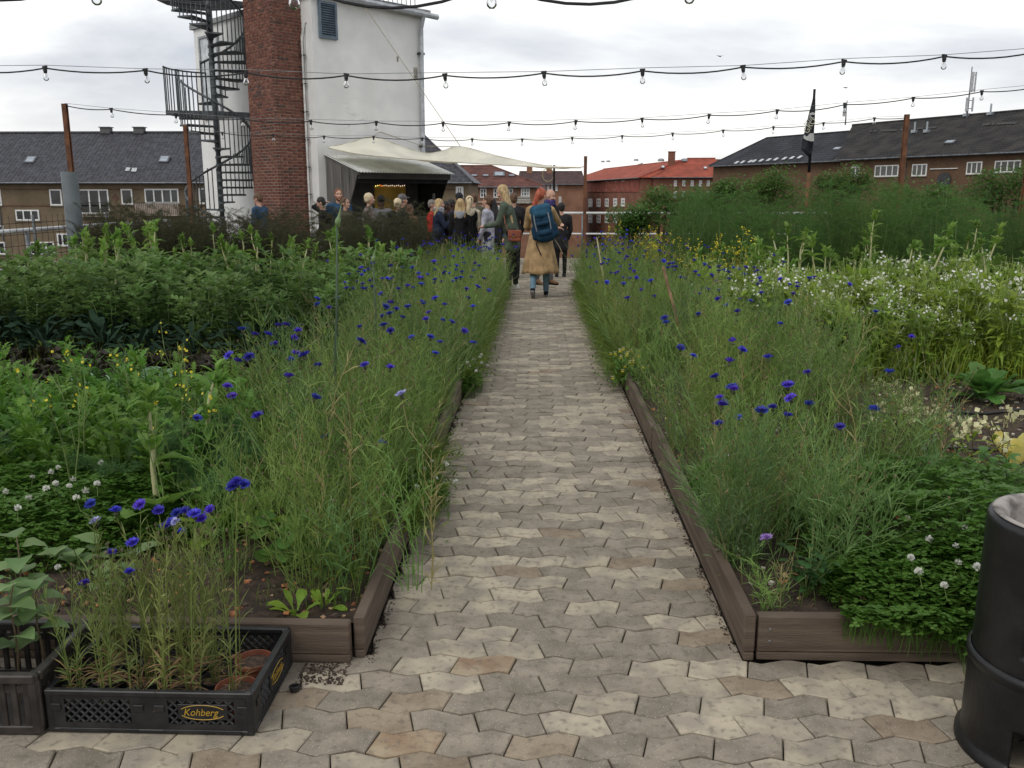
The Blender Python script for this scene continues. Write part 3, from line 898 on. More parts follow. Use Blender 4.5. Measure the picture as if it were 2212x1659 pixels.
# ------------------------------------------------------------------ white stair tower
M_WHITE = mat('white_brick', (0.76, 0.755, 0.735), 0.85, 0.05, 1.2, bump=0.0)
def whitebrick(m):
    t = m.node_tree; n = t.nodes.new; l = t.links.new
    b = [x for x in t.nodes if x.type == 'BSDF_PRINCIPLED'][0]
    src = b.inputs['Base Color'].links[0].from_socket
    g = n('ShaderNodeTexCoord'); sp = n('ShaderNodeSeparateXYZ'); l(g.outputs['Object'], sp.inputs[0])
    ad = n('ShaderNodeMath'); ad.operation = 'ADD'; l(sp.outputs['X'], ad.inputs[0]); l(sp.outputs['Y'], ad.inputs[1])
    cb = n('ShaderNodeCombineXYZ'); l(ad.outputs[0], cb.inputs[0]); l(sp.outputs['Z'], cb.inputs[1])
    br = n('ShaderNodeTexBrick'); br.inputs['Scale'].default_value = 1.0; br.inputs['Brick Width'].default_value = 0.24; br.inputs['Row Height'].default_value = 0.0667; br.inputs['Mortar Size'].default_value = 0.008
    br.inputs['Color1'].default_value = (1, 1, 1, 1); br.inputs['Color2'].default_value = (.9, .9, .9, 1); br.inputs['Mortar'].default_value = (0.4, .4, .4, 1)
    l(cb.outputs[0], br.inputs['Vector'])
    bp = n('ShaderNodeBump'); bp.inputs['Strength'].default_value = 0.35; bp.inputs['Distance'].default_value = 0.006
    l(br.outputs['Color'], bp.inputs['Height']); l(bp.outputs[0], b.inputs['Normal'])
    # grey weathering: flaked paint patch low on the wall, faint streaks
    mp = n('ShaderNodeMapping'); mp.inputs['Scale'].default_value = (2.0, 2.0, 5.0); l(g.outputs['Object'], mp.inputs['Vector'])
    nz = n('ShaderNodeTexNoise'); nz.inputs['Scale'].default_value = 2.2; nz.inputs['Detail'].default_value = 8; nz.inputs['Roughness'].default_value = .7; l(mp.outputs[0], nz.inputs['Vector'])
    ctr = n('ShaderNodeVectorMath'); ctr.operation = 'DISTANCE'; ctr.inputs[1].default_value = (1.0, 0, 3.25); l(g.outputs['Object'], ctr.inputs[0])
    mr = n('ShaderNodeMapRange'); mr.inputs['From Min'].default_value = 0.15; mr.inputs['From Max'].default_value = 1.0; mr.inputs['To Min'].default_value = .50; mr.inputs['To Max'].default_value = .7
    l(ctr.outputs['Value'], mr.inputs['Value'])
    gt = n('ShaderNodeMath'); gt.operation = 'SUBTRACT'; l(nz.outputs['Fac'], gt.inputs[0]); l(mr.outputs['Result'], gt.inputs[1])
    sc_ = n('ShaderNodeMath'); sc_.operation = 'MULTIPLY'; sc_.inputs[1].default_value = 5; sc_.use_clamp = True; l(gt.outputs[0], sc_.inputs[0])
    mi = n('ShaderNodeMix'); mi.data_type = 'RGBA'; l(sc_.outputs[0], mi.inputs['Factor']); l(src, mi.inputs['A']); mi.inputs['B'].default_value = (.5, .495, .48, 1)
    l(mi.outputs['Result'], b.inputs['Base Color'])
whitebrick(M_WHITE)
TH = R(46)
dR = Vector((math.cos(TH), math.sin(TH), 0)); dL = Vector((-math.sin(TH), math.cos(TH), 0))
P0 = py(690, 418.5, 20.3); P0.z = 0
def hline(p, d, x):
    """point of the line p + s d (ground plan) seen in pixel column x at the horizon"""
    r_ = pray(x, 418.5); det = d.x * (-r_.y) + r_.x * d.y
    rx, ry = -p.x, -p.y
    return (rx * (-r_.y) + r_.x * ry) / det
tower = empty('stair_tower', P0, TH, 'white painted brick tower with brown brick stack and spiral stair beside it', 'tower')
# local axes: x along dR, y along dL (into the tower); front face R at y=0, face L at x=0
RL, LL, TZ = 3.08, 5.65, 5.78
m = MB(); m.span((0, 0, -0.03), (RL, LL, TZ)); m.build('wall', M_WHITE, tower)
m = MB(); m.span((-.06, -.14, TZ + .003), (RL + .14, LL + .1, TZ + .12)); m.build('roof_slab', mat('roof_edge', (.3, .3, .3), .8), tower)
m = MB(); m.tube([(.75, -.2, TZ + .05), (RL + .3, -.2, TZ - .02)], .065, 8); rg = m.build('gutter', mat('zinc', (.42, .44, .46), .5, metal=.3), tower)
m = MB(); m.tube([(RL - .12, -.2, TZ - .02), (RL - .12, -.09, TZ - .3), (RL - .12, -.07, 1.5)], .05, 8); m.build('downpipe', MATS['zinc'], tower)
for z_ in (4.9, 2.75):
    m = MB(); m.box((RL - .12, -.06, z_), (.16, .1, .05)); m.build('pipe_bracket', M_BAR, tower)
# louvre
lv = empty('louvre_vent', (0, 0, 0)); lv.parent = tower
m = MB(); a, b, z0, z1 = .16, .62, 4.95, 5.72
fr_ = MB(); fr_.span((a, -.06, z0), (a + .05, .02, z1)); fr_.span((b - .05, -.06, z0), (b, .02, z1)); fr_.span((a + .05, -.058, z0), (b - .05, .02, z0 + .05)); fr_.span((a + .05, -.058, z1 - .05), (b - .05, .02, z1)); fr_.span((a + .05, -.01, z0 + .05), (b - .05, -.004, z1 - .05))
fr_.build('frame', mat('louvre_blue_grey', (.12, .16, .2), .5), lv)
for i in range(14):
    m = MB(); zc = z0 + .07 + (z1 - z0 - .14) * i / 13
    m.box(((a + b) / 2, -.035, zc), (b - a - .1, .05, .008), Matrix.Rotation(R(38), 3, 'X')); m.build('slat', MATS['louvre_blue_grey'], lv)
# flaked spots and a concrete repair by the pipe
for (x, z_, w_, h_) in [(2.3, 4.72, .05, .12), (2.83, 4.45, .12, .26), (2.55, 2.32, .95, .17)]:
    m = MB(); m.bbox((x, -.002, z_), (w_, .008, h_), .002); m.build('mortar_patch', mat('bare_mortar', (.27, .25, .22), .95, .3, 12), tower)
# door on the landing level (face L)
m = MB(); m.span((-.03, 4.35, 3.5), (.02, 5.25, 5.5)); dd = m.build('door', mat('door_grey', (.55, .58, .6), .5), tower)
m = MB(); m.span((-.06, 4.28, 3.5), (.02, 4.345, 5.56)); m.span((-.06, 5.255, 3.5), (.02, 5.32, 5.56)); m.span((-.058, 4.345, 5.505), (.02, 5.255, 5.56)); m.build('door_frame', mat('door_frame_grey', (.3, .32, .33), .5), dd)
m = MB(); m.box((-.06, 4.45, 4.5), (.05, .12, .03)); m.build('handle', M_BAR, dd)
# brick stack: real bricks on a mortar core
s0 = hline(P0, dL, 668); pc = P0 + dL * s0
s1 = hline(pc, -dR, 604); c_ = pc - dR * s1
s2 = hline(c_, dL, 550)
CW = [s0, s0 + s2, s1]            # y from, y to, protrusion (towards -x)
stack = empty('brick_stack', (0, 0, 0)); stack.parent = tower
BL, BH, MJ = .224, .0525, .0142
M_MORT = mat('mortar', (.36, .3, .24), .95, .2, 20)
m = MB(); m.span((-CW[2] + .006, CW[0] + .006, -.03), (0.0, CW[1] - .006, 8.0)); m.build('mortar_core', M_MORT, stack)
BM = [mat('brick_a', (.15, .058, .04), .9, .25, 14), mat('brick_b', (.13, .05, .036), .9, .25, 14), mat('brick_c', (.175, .075, .052), .9, .25, 14), mat('brick_sooty', (.085, .045, .036), .9, .3, 14)]
bm_cache = {}
rb = random.Random(5)
nb_ = 0
restb = MB()
nc = int(8.0 / (BH + MJ))
order = []
for c in range(nc):
    z = c * (BH + MJ) + BH / 2
    for face in (0, 1):
        ln = s2 if face == 0 else CW[2]
        off = 0 if (c % 2) == 0 else .5
        nbk = max(2, round(ln / (BL + MJ)))
        bl = ln / nbk - MJ
        i0 = 0
        segs = []
        if off:
            segs.append((0, bl / 2)); x = bl / 2 + MJ
            while x + bl < ln - bl / 3: segs.append((x, x + bl)); x += bl + MJ
            segs.append((x, ln))
        else:
            for i in range(nbk): segs.append((i * (bl + MJ), i * (bl + MJ) + bl))
        order += [(z, face, a, b, c) for a, b in segs]
order.sort(key=lambda q: (q[0] < 1.1, q[0] > 5.4, q[0]))
for (z, face, a, b, c) in order:
    mi = rb.choices([0, 1, 2, 3], [6, 5, 3, .5 + (3.5 if face == 0 and 2.2 < z < 4.2 and abs(a - .35) < .3 else 0)])[0]
    pr = rb.uniform(0, .004)
    if face == 0: cen = (-CW[2] + .02 - pr, CW[0] + (a + b) / 2, z); size = (.05, b - a, BH)
    else: cen = (-CW[2] + (a + b) / 2 + (.025 if a == 0 else 0), CW[0] + .02 - pr, z); size = (b - a - (.05 if a == 0 else 0), .05, BH)
    if nb_ < 300:
        key = (face, round(size[0], 3), round(size[1], 3), mi)
        if key not in bm_cache:
            q = MB(); q.bbox((0, 0, 0), size, .003); bm_cache[key] = q.mesh('brick', BM[mi])
        put('brick', bm_cache[key], stack, cen); nb_ += 1
    else:
        restb.cm = mi; restb.box(cen, size)
o = restb.build('brick_courses', BM, stack); tag(o, kind='stuff')
m = MB(); m.span((-CW[2] + .0, CW[1] - .0055, -.03), (0, CW[1] + .02, 8)); m.build('side_bricks', BM[1], stack)
# white conduits down the corner
for k, xx in enumerate((.02, .09)):
    m = MB(); m.tube([(-.05 - .03 * k, CW[0] - .04 - xx, .2), (-.05 - .03 * k, CW[0] - .04 - xx, 5.0 - .1 * k), (-.02, CW[0] - .16, 5.25), (.0, CW[0] - .22, 5.28)], .018, 6)
    m.build('conduit', mat('conduit_white', (.6, .6, .58), .5), tower)
for z_ in (1.6, 2.2, 2.8, 3.4, 4.0, 4.6):
    m = MB(); m.box((-.06, CW[0] - .1, z_), (.05, .16, .02)); m.build('conduit_clip', M_BAR, tower)
# roof railing
M_GALV = mat('galvanised', (.16, .175, .185), .55, .2, 8, metal=.35)
rl = MB()
for z_ in (TZ + .2, TZ + 1.1): rl.tube([(.6, .15, z_), (RL - .1, .15, z_)], .022, 6)
for i in range(19):
    x = .6 + (RL - .7) * i / 18; rl.tube([(x, .15, TZ + .12), (x, .15, TZ + 1.1)], .011, 5)
rl.build('roof_railing', M_GALV, tower)

# spiral staircase
so = hline(P0 - dR * 0.98, dL, 477)
SP = P0 - dR * 0.98 + dL * so
st = empty('spiral_staircase', SP, 0, 'grey steel spiral staircase winding up beside the brick stack', 'staircase')
M_STEEL = mat('stair_steel', (.085, .095, .1), .6, .25, 6, metal=.3)
RO = .82
m = MB(); m.tube([(0, 0, -.03), (0, 0, 8.0)], .058, 10); m.build('centre_pole', M_STEEL, st, smooth=True)
riser = .175; da = R(23.5)
def tread_mesh():
    q = MB(); a0, a1 = -da * .56, da * .56
    pts = [(.05, -.04), (RO * math.cos(a0), RO * math.sin(a0)), (RO * math.cos(0), 0), (RO * math.cos(a1), RO * math.sin(a1)), (.05, .04)]
    n_ = len(pts); q.add([(p[0], p[1], 0) for p in pts] + [(p[0], p[1], -.035) for p in pts], [tuple(range(n_)), tuple(range(2 * n_ - 1, n_ - 1, -1))] + [((i + 1) % n_, i, n_ + i, n_ + (i + 1) % n_) for i in range(n_)])
    q.tube([(.0, 0, -.05), (.0, 0, .012)], .075, 10); q.tube([(.06, -.045, -.012), (RO * math.cos(a0), RO * math.sin(a0), -.012)], .022, 4); q.tube([(.06, .045, -.012), (RO * math.cos(a1), RO * math.sin(a1), -.012)], .022, 4)
    return q.mesh('tread', M_STEEL)
tm = tread_mesh()
bq = MB(); bq.tube([(0, 0, -.02), (0, 0, .98)], .014, 5); bmesh_bal = bq.mesh('baluster', M_STEEL)
def flight(zland, n, aend):
    pts = []
    for i in range(n):
        z = zland - riser * (i + 1); a = aend + da * (i + .5)       # going down, turning back
        o = put('tread', tm, st, (0, 0, z), a)
        for f_ in (-.42, -.08, .25):
            aa = a + da * f_
            put('baluster', bmesh_bal, st, (math.cos(aa) * (RO - .02), math.sin(aa) * (RO - .02), z))
            pts.append((aa, z + .96 + riser * (-f_)))
    hp = [(math.cos(a) * (RO - .02), math.sin(a) * (RO - .02), z) for a, z in sorted(pts)]
    q = MB(); q.tube(hp, .027, 6); q.build('handrail', M_STEEL, st, smooth=True)
def landing(z, a0, a1):
    q = MB(); pts = [(0.02, 0.0)]
    for i in range(7):
        a = a0 + (a1 - a0) * i / 6; rr_ = 1.12 if a > R(95) else .95
        pts.append((rr_ * math.cos(a), rr_ * math.sin(a)))
    n_ = len(pts)
    q.add([(p[0], p[1], z) for p in pts] + [(p[0], p[1], z - .1) for p in pts], [tuple(range(n_)), tuple(range(2 * n_ - 1, n_ - 1, -1))] + [((i + 1) % n_, i, n_ + i, n_ + (i + 1) % n_) for i in range(n_)])
    q.build('landing', M_STEEL, st)
    q = MB(); hp = []
    for i in range(13):
        a = R(118) + (a1 - R(118)) * i / 12; x, y = 1.1 * math.cos(a), 1.1 * math.sin(a)
        put('baluster', bmesh_bal, st, (x, y, z)); hp.append((x, y, z + .97))
    q.tube(hp, .02, 6); q.build('handrail', M_STEEL, st, smooth=True)
Z1, Z2_ = 3.52, 6.02
flight(Z1, 20, R(190)); landing(Z1, R(35), R(190))
flight(Z2_, 13, R(190)); landing(Z2_, R(35), R(190))
flight(8.4, 10, R(150))
# ------------------------------------------------------------------ wooden bar shed against the tower
M_PLANK = streaky(mat('grey_plank', (.085, .08, .075), .85, .25, 4, bump=.4, bscale=40, objvar=.25, col2=(.15, .14, .13)), 3, 3, .3)
M_BLACK = mat('black_and_shade', (.012, .012, .013), .85, .3, 5, spec=.2)  # plain black; on the shed's right wall it also holds painted interior shade
shed = empty('bar_shed', P0, TH, 'small grey plank bar shed with corrugated roof under the sail', 'shed')
U0, U1, DP, ZB, ZF = .22, 2.81, 1.24, 2.47, 2.09
def zroof(v): return ZB + (ZF - ZB) * v / DP
def vfront(z): return DP - .30 * max(0, (2.05 - z)) / .57 if z > 1.0 else DP - .55
for u, mt_, nm in ((U0, M_PLANK, 'plank'), (U1, M_BLACK, 'plank')):
    n_ = 8
    for i in range(n_):
        v0 = DP * i / n_; v1 = DP * (i + 1) / n_ - .008
        zt0, zt1 = zroof(v0) - .05, zroof(v1) - .05
        zb0 = 0.0
        # planks beyond the leaning front edge are cut short at the bottom
        def zcut(v): return 0.0 if v <= DP - .55 else 2.05 - (DP - v) * .57 / .30
        a = [(u, -v0, max(0, zcut(v0))), (u, -v1, max(0, zcut(v1))), (u, -v1, zt1), (u, -v0, zt0)]
        th = .025 + .006 * (i % 2)
        m = MB(); m.add(a + [(p[0] - th, p[1], p[2]) for p in a], [(3, 2, 1, 0), (4, 5, 6, 7), (0, 1, 5, 4), (1, 2, 6, 5), (2, 3, 7, 6), (3, 0, 4, 7)])
        m.build(nm, mt_, shed)
m = MB(); m.box((U0 - .01, -(DP / 2), (ZB + ZF) / 2 - .03), (.05, math.hypot(DP, ZB - ZF) + .08, .07), Matrix.Rotation(-math.atan2(ZF - ZB, DP), 3, 'X')); m.build('barge_board', M_PLANK, shed)
m = MB(); m.span((U0, -DP - .02, ZF - .16), (U1, -DP + .03, ZF - .03)); m.build('fascia', mat('dark_fascia', (.03, .028, .026), .8), shed)
m = MB(); m.span((U0 + .03, -DP + .1, 1.84), (U1 - .03, -DP + .14, ZF - .165)); m.build('upper_shade_sheet', M_BLACK, shed)  # black sheet added to stand in for the shade under the roof
UA, UB = hline(P0, dR, 806), hline(P0, dR, 873)
m = MB(); m.span((U0 + .03, -.05, 0), (UA - .01, -.02, 2.3)); m.span((UB + .01, -.05, 0), (U1 - .03, -.02, 2.3)); m.span((UA - .01, -.05, 1.79), (UB + .01, -.021, 2.3)); m.build('back_shade_panel', mat('shed_back_shade', (.05, .05, .05), .85), shed)  # dark sheet before the white tower wall, interior shade put into its colour
m = MB(); m.span((UA, -.06, .9), (UB, -.02, 1.78)); yp = m.build('menu_panel', mat('ochre_panel', (.42, .26, .04), .7, .15, 3), shed)
m = MB(); m.span((U0 + .1, -DP + .55, 0), (U1 - .1, -DP + .62, 1.05)); m.span((U0 + .06, -DP + .40, 1.05), (U1 - .06, -DP + .78, 1.09)); m.build('counter', M_PLANK, shed)
m = MB(); m.tube([(U1 - .42, -DP + .1, 0), (U1 - .42, -DP + .1, 1.62)], .035, 6); m.build('post', M_PLANK, shed)
# corrugated roof
m = MB(); nu = 34 * 8; w_ = U1 - U0 + .12
vs = []
for j, (v, z) in enumerate(((-.02, ZB + .01), (DP + .1, ZF - .02))):
    for i in range(nu + 1):
        x = U0 - .06 + w_ * i / nu; vs.append((x, -v, z + .012 * math.sin(2 * math.pi * i / 8)))
vs += [(p[0], p[1], p[2] - .004) for p in vs]
k = nu + 1
fs = [(i, k + i, k + i + 1, i + 1) for i in range(nu)] + [(2 * k + i, 2 * k + i + 1, 3 * k + i + 1, 3 * k + i) for i in range(nu)] + [(k + i, 3 * k + i, 3 * k + i + 1, k + i + 1) for i in range(nu)]
m.add(vs, fs); rf = m.build('corrugated_roof', mat('corrugated_sheet', (.52, .53, .5), .45, .08, 2, spec=.5), shed, smooth=True)
rsc = MB(); rsc.lathe([(.011, 0), (.011, .006), (0, .01)], 6); rsm = rsc.mesh('roof_screw', M_BAR)
for j in range(3):
    for i in range(9):
        v = .2 + .42 * j; put('roof_screw', rsm, rf, (U0 + .15 + i * .29, -v, zroof(v) + .012))
# coloured fairy lights over the menu panel
fl = empty('fairy_lights', P0, TH, 'row of tiny lit fairy lights above the ochre panel in the bar', 'fairy lights')
def emat(name, col, s):
    mm = bpy.data.materials.new(name); mm.use_nodes = True
    b = mm.node_tree.nodes['Principled BSDF']; b.inputs['Emission Color'].default_value = col + (1,); b.inputs['Emission Strength'].default_value = s; b.inputs['Base Color'].default_value = col + (1,)
    return mm
EM = [emat('lamp_yellow', (1, .85, .2), 2.2), emat('lamp_orange', (1, .3, .05), 2.0), emat('lamp_warm', (1, .75, .5), 1.3)]
mm_ = MB(); mm_.tube([(UA, -.08, 1.8), (UB, -.08, 1.8)], .004, 4); mm_.build('cord', M_BAR, fl)
for i in range(15):
    m = MB(); m.ell((0, 0, 0), (.011, .011, .014), nu=6, nv=4)
    m.build('lamp', EM[(0, 0, 1, 1)[i] if i < 4 else 2], fl, (UA + .02 + (UB - UA) * .066 * i, -.085, 1.80 + .008 * (i % 3 - 1)))

# ------------------------------------------------------------------ sail
def ZS(X, Y): return ((960 + X / 2.353) / 1.4756, (400 + Y / 2.353) / 1.4756)
def crv(pts, n):
    """Catmull-Rom through points"""
    o = []
    P_ = [pts[0]] + list(pts) + [pts[-1]]
    segs = len(pts) - 1
    for i in range(n + 1):
        t = i / n * segs; k = min(int(t), segs - 1); f = t - k
        a, b, c, d = P_[k], P_[k + 1], P_[k + 2], P_[k + 3]
        o.append(0.5 * ((2 * b) + (c - a) * f + (2 * a - 5 * b + 4 * c - d) * f * f + (3 * b - a - 3 * c + d) * f ** 3))
    return o
bk = [py(*ZS(*q), Yq) for q, Yq in (((205, 163), 20.1), ((370, 128), 20.6), ((535, 83), 21.0), ((740, 150), 21.3), ((930, 206), 21.4), ((1060, 190), 21.0), ((1195, 158), 20.6), ((1500, 235), 19.8), ((1850, 303), 18.7), ((2095, 314), 18.05))]
fr = [py(*ZS(*q), Yq) for q, Yq in (((205, 170), 20.05), ((420, 213), 19.7), ((640, 236), 19.4), ((930, 262), 19.1), ((1300, 285), 18.8), ((1600, 302), 18.5), ((1880, 316), 18.2), ((2095, 318), 18.02))]
nb2 = 60
B_ = crv(bk, nb2)
# resample both by column so that the strips run straight
F_ = crv(fr, nb2)
sail = empty('shade_sail', (0, 0, 0), 0, 'cream canvas shade sail stretched from the tower to the slim rusty post', 'sail')
m = MB(); nv_ = 8; vs = []
for j in range(nv_ + 1):
    f = j / nv_
    for i in range(nb2 + 1):
        p = B_[i].lerp(F_[i], f); sag = -.10 * math.sin(math.pi * f) * math.sin(math.pi * i / nb2)
        vs.append((p.x, p.y, p.z + sag + .006 * math.sin(i * 1.3 + f * 3)))
k = nb2 + 1
fs = [(j * k + i, j * k + i + 1, (j + 1) * k + i + 1, (j + 1) * k + i) for j in range(nv_) for i in range(nb2)]
m.add(vs, fs); M_SAIL = mat('canvas', (.88, .86, .76), .8, .04, 2, trans=.45)
o = m.build('canvas', M_SAIL, sail, smooth=True)
sm_ = o.modifiers.new('thick', 'SOLIDIFY'); sm_.thickness = .004
m = MB(); m.tube(F_, .009, 5); m.tube(B_, .009, 5); m.build('edge_cord', mat('sail_cord', (.4, .36, .26), .8), sail)
M_ROPE = mat('rope', (.3, .25, .17), .9, .2, 30)
hook = P0 + dR * 1.72 - dL * .02; hook.z = py(808, 285, hook.y).z
rp = [(B_[0], P0 + dR * .25 + Vector((0, 0, B_[0].z + .05)) - dL * .03), (bk[2], hook), (bk[6], P0 + dR * 1.05 - dL * .05 + Vector((0, 0, TZ + .3))), (bk[9], Vector((.94, 18.0, bk[9].z + .02))),
      (hook, P0 + dR * 2.95 - dL * .1 + Vector((0, 0, 2.75))), (P0 + dR * 2.95 - dL * .1 + Vector((0, 0, 2.75)), bk[6])]
for a, b in rp:
    m = MB(); m.tube([a, b], .007, 4); m.build('rope', M_ROPE, sail)

# ------------------------------------------------------------------ posts
M_RUST = mat('rusty_steel', (.1, .042, .022), .85, .3, 5, bump=.3, bscale=40, col2=(.2, .085, .04))
def post(label, x, y, z, wd=.075, mt_=None, beam=True, name='rusty_post', group=None):
    t = empty(name, (x, y, -.03), 0, label, 'post', group)
    m = MB()
    if beam:
        m.span((-wd / 2, -wd * .5, 0), (wd / 2, -wd * .38, z)); m.span((-wd / 2, wd * .38, 0), (wd / 2, wd * .5, z)); m.span((-wd * .09, -wd * .379, 0), (wd * .09, wd * .379, z))
    else:
        m.tube([(0, 0, 0), (0, 0, z)], wd / 2, 8)
    m.build('shaft', mt_ or M_RUST, t)
    m = MB(); m.bbox((0, 0, z + .006), (wd * 1.06, wd * 1.06, .012), .002); m.build('cap', mt_ or M_RUST, t)
    return t
post('tall rusty steel post next to the galvanised duct', -6.86, 13.2, 2.9, .065)
post('rusty steel post in front of the tan brick house beside the spiral stair', -6.86, 17.7, 2.93, .07)
post('rusty steel post in front of the long brown brick house', 7.0, 17.7, 3.1, .08)
post('slim rusty post that holds the tip of the sail', .94, 18.0, 2.35, .06)
for x_, y_ in ((-6.86, 8.8), (7.0, 8.8), (7.0, 13.2), (-6.86, 4.4), (7.0, 4.4)):
    post('rusty steel post carrying a string of lights past the bed edge', x_, y_, 3.05, .085, group='string light posts')
bp_ = py(1197, 358, 19.6)
t = post('thin black post with a ring behind the walkers', bp_.x, 19.6, bp_.z + .03, .045, M_BLACK, False, 'black_post')
m = MB(); m.tube([(math.cos(a) * .12 - .13, 0, math.sin(a) * .14 + bp_.z - .16) for a in [2 * math.pi * i / 16 for i in range(17)]], .008, 5, cap=False); m.build('ring', mat('ring_rope', (.35, .3, .15), .8), t)

# ------------------------------------------------------------------ strings of light bulbs
def bulbmat():
    mm = bpy.data.materials.new('clear_bulb'); mm.use_nodes = True
    t = mm.node_tree; t.nodes.clear(); n = t.nodes.new; l = t.links.new
    o = n('ShaderNodeOutputMaterial'); tr = n('ShaderNodeBsdfTransparent'); tr.inputs[0].default_value = (.93, .94, .95, 1)
    gl = n('ShaderNodeBsdfGlossy'); gl.inputs['Roughness'].default_value = .05
    lw = n('ShaderNodeFresnel'); lw.inputs[0].default_value = 1.5
    ms = n('ShaderNodeMixShader'); l(lw.outputs[0], ms.inputs[0]); l(tr.outputs[0], ms.inputs[1]); l(gl.outputs[0], ms.inputs[2]); l(ms.outputs[0], o.inputs[0])
    return mm
M_BULB = bulbmat(); M_CABLE = mat('black_cable', (.012, .012, .014), .6, .2, 9)
q = MB(); q.lathe([(.008, .012), (.019, .008), (.019, -.03), (.016, -.034), (.016, -.046), (0, -.046)], 10); q.box((0, 0, .012), (.05, .018, .014)); SOCK = q.mesh('socket', M_CABLE)
q = MB(); q.lathe([(.011, -.046), (.013, -.056), (.0225, -.075), (.026, -.09), (.0225, -.106), (.013, -.116), (0, -.119)], 14); BULB = smooth(q.mesh('bulb', M_BULB))
q = MB(); q.tube([(0, 0, -.046), (0, 0, -.072)], .004, 5); q.tube([(-.008, 0, -.074), (0, .004, -.086), (.008, 0, -.074)], .0012, 4); FIL = q.mesh('filament', mat('filament', (.3, .28, .25), .4, metal=.5))
def lights(label, Y, lamps, sag, ends):
    t = empty('string_lights', (0, 0, 0), 0, label, 'string lights')
    P = [py(x, y, Y) for x, y in lamps]
    rs = random.Random(Y)
    pts = []
    chain = ([Vector((ends[0][0], Y, ends[0][1]))] if ends[0] else []) + P + ([Vector((ends[1][0], Y, ends[1][1]))] if ends[1] else [])
    for i in range(len(chain) - 1):
        a, b = chain[i], chain[i + 1]; s_ = sag * rs.uniform(.7, 1.25) * min(1.4, (b - a).length)
        for k in range(8):
            f = k / 8; pts.append(a.lerp(b, f) - Vector((0, rs.uniform(-.004, .004), 4 * s_ * f * (1 - f))))
    pts.append(chain[-1])
    m = MB(); m.tube(pts, .0075, 5); m.build('cable', M_CABLE, t)
    wz = [chain[0] + Vector((0, .01, .03))] + [p + Vector((0, .012, .016 + .012 * (i % 2))) for i, p in enumerate(P)] + [chain[-1] + Vector((0, .01, .03))]
    m = MB(); m.tube(wz, .0028, 4); m.build('support_wire', mat('steel_wire', (.25, .25, .26), .5, metal=.5), t)
    for p in P:
        s_ = put('socket', SOCK, t, p, 0); s_.rotation_euler = (rs.uniform(-.12, .12), rs.uniform(-.12, .12), rs.uniform(-.4, .4))
        put('bulb', BULB, s_); put('filament', FIL, s_)
lights('string of clear bulbs on the first cable crossing above the near ends of the beds', 4.4, [(-230, -60), (200, -46), (630, -38), (1062, -38), (1490, -50), (1925, -75), (2350, -110)], .10, ((-6.86, 3.1), (7.0, 3.1)))
lights('lowest-hanging long string of clear bulbs crossing in front of the tower above the walkers', 8.8, [(-120, 146), (97, 147), (314, 152), (531, 157), (748, 163), (961, 163), (1175, 158), (1388, 153), (1605, 145), (1823, 133), (2040, 122), (2257, 108), (2470, 92)], .045, ((-6.86, 2.98), (7.0, 3.02)))
lights('string of clear bulbs starting at the post beside the galvanised duct', 13.2, [(240, 236), (380, 248), (525, 257), (671, 262), (813, 264), (957, 266), (1100, 265), (1244, 262), (1387, 257), (1532, 249), (1679, 239), (1825, 226), (1973, 212), (2121, 198), (2268, 182)], .035, ((-6.86, 2.86), (7.0, 3.02)))
lights('string of clear bulbs ending at the post before the long brown brick house', 17.7, [(480, 287), (590, 292), (700, 295), (807, 296), (912, 299), (1020, 301), (1128, 301), (1236, 298), (1344, 294), (1453, 289), (1562, 282), (1671, 275), (1779, 266), (1889, 256)], .03, ((-6.86, 2.84), (7.0, 3.02)))

# ------------------------------------------------------------------ railings
M_RAILW = mat('white_rail', (.62, .63, .63), .5, .1, 3)
def railing(label, a, b, z=1.11, step=2.4):
    a = Vector(a); b = Vector(b); t = empty('railing', a, math.atan2(b.y - a.y, b.x - a.x), label, 'railing'); ln = (b - a).length
    for z_ in (z, z * .55):
        m = MB(); m.tube([(0, 0, z_), (ln, 0, z_)], .03 if z_ == z else .022, 8); m.build('rail', M_RAILW, t, smooth=True)
    n_ = int(ln / step)
    for i in range(n_ + 1):
        m = MB(); m.tube([(ln * i / n_, 0, -.03), (ln * i / n_, 0, z)], .03, 8); m.build('rail_post', M_GALV, t, smooth=True)
railing('white tube railing along the deck edge in front of the tan brick house', (-7.12, 5.0, 0), (-7.12, 17.2, 0))
railing('white tube railing at the far end of the path', (-1.9, 22.6, 0), (7.2, 22.6, 0), 1.14)
def wirefence(label, a, b, h, st):
    a = Vector(a); b = Vector(b); t = empty('wire_fence', a, math.atan2(b.y - a.y, b.x - a.x), label, 'fence'); ln = (b - a).length
    m = MB(); n_ = int(ln / st)
    for i in range(n_ + 1): m.tube([(ln * i / n_, 0, 0), (ln * i / n_, 0, h)], .0045, 4)
    for j in range(int(h / st) + 1): m.tube([(0, .005, j * st + .02), (ln, .005, j * st + .02)], .0045, 4)
    tag(m.build('wire_mesh', mat('rusty_wire', (.07, .045, .035), .8), t), kind='stuff')
    for i in range(0, 5):
        m = MB(); m.tube([(ln * i / 4, .02, -.03), (ln * i / 4, .02, h)], .018, 6); m.build('fence_post', M_GALV, t)
wirefence('thin rusty wire mesh fence inside the left railing', (-6.95, 8.0, 0), (-6.95, 16.5, 0), 1.32, .15)

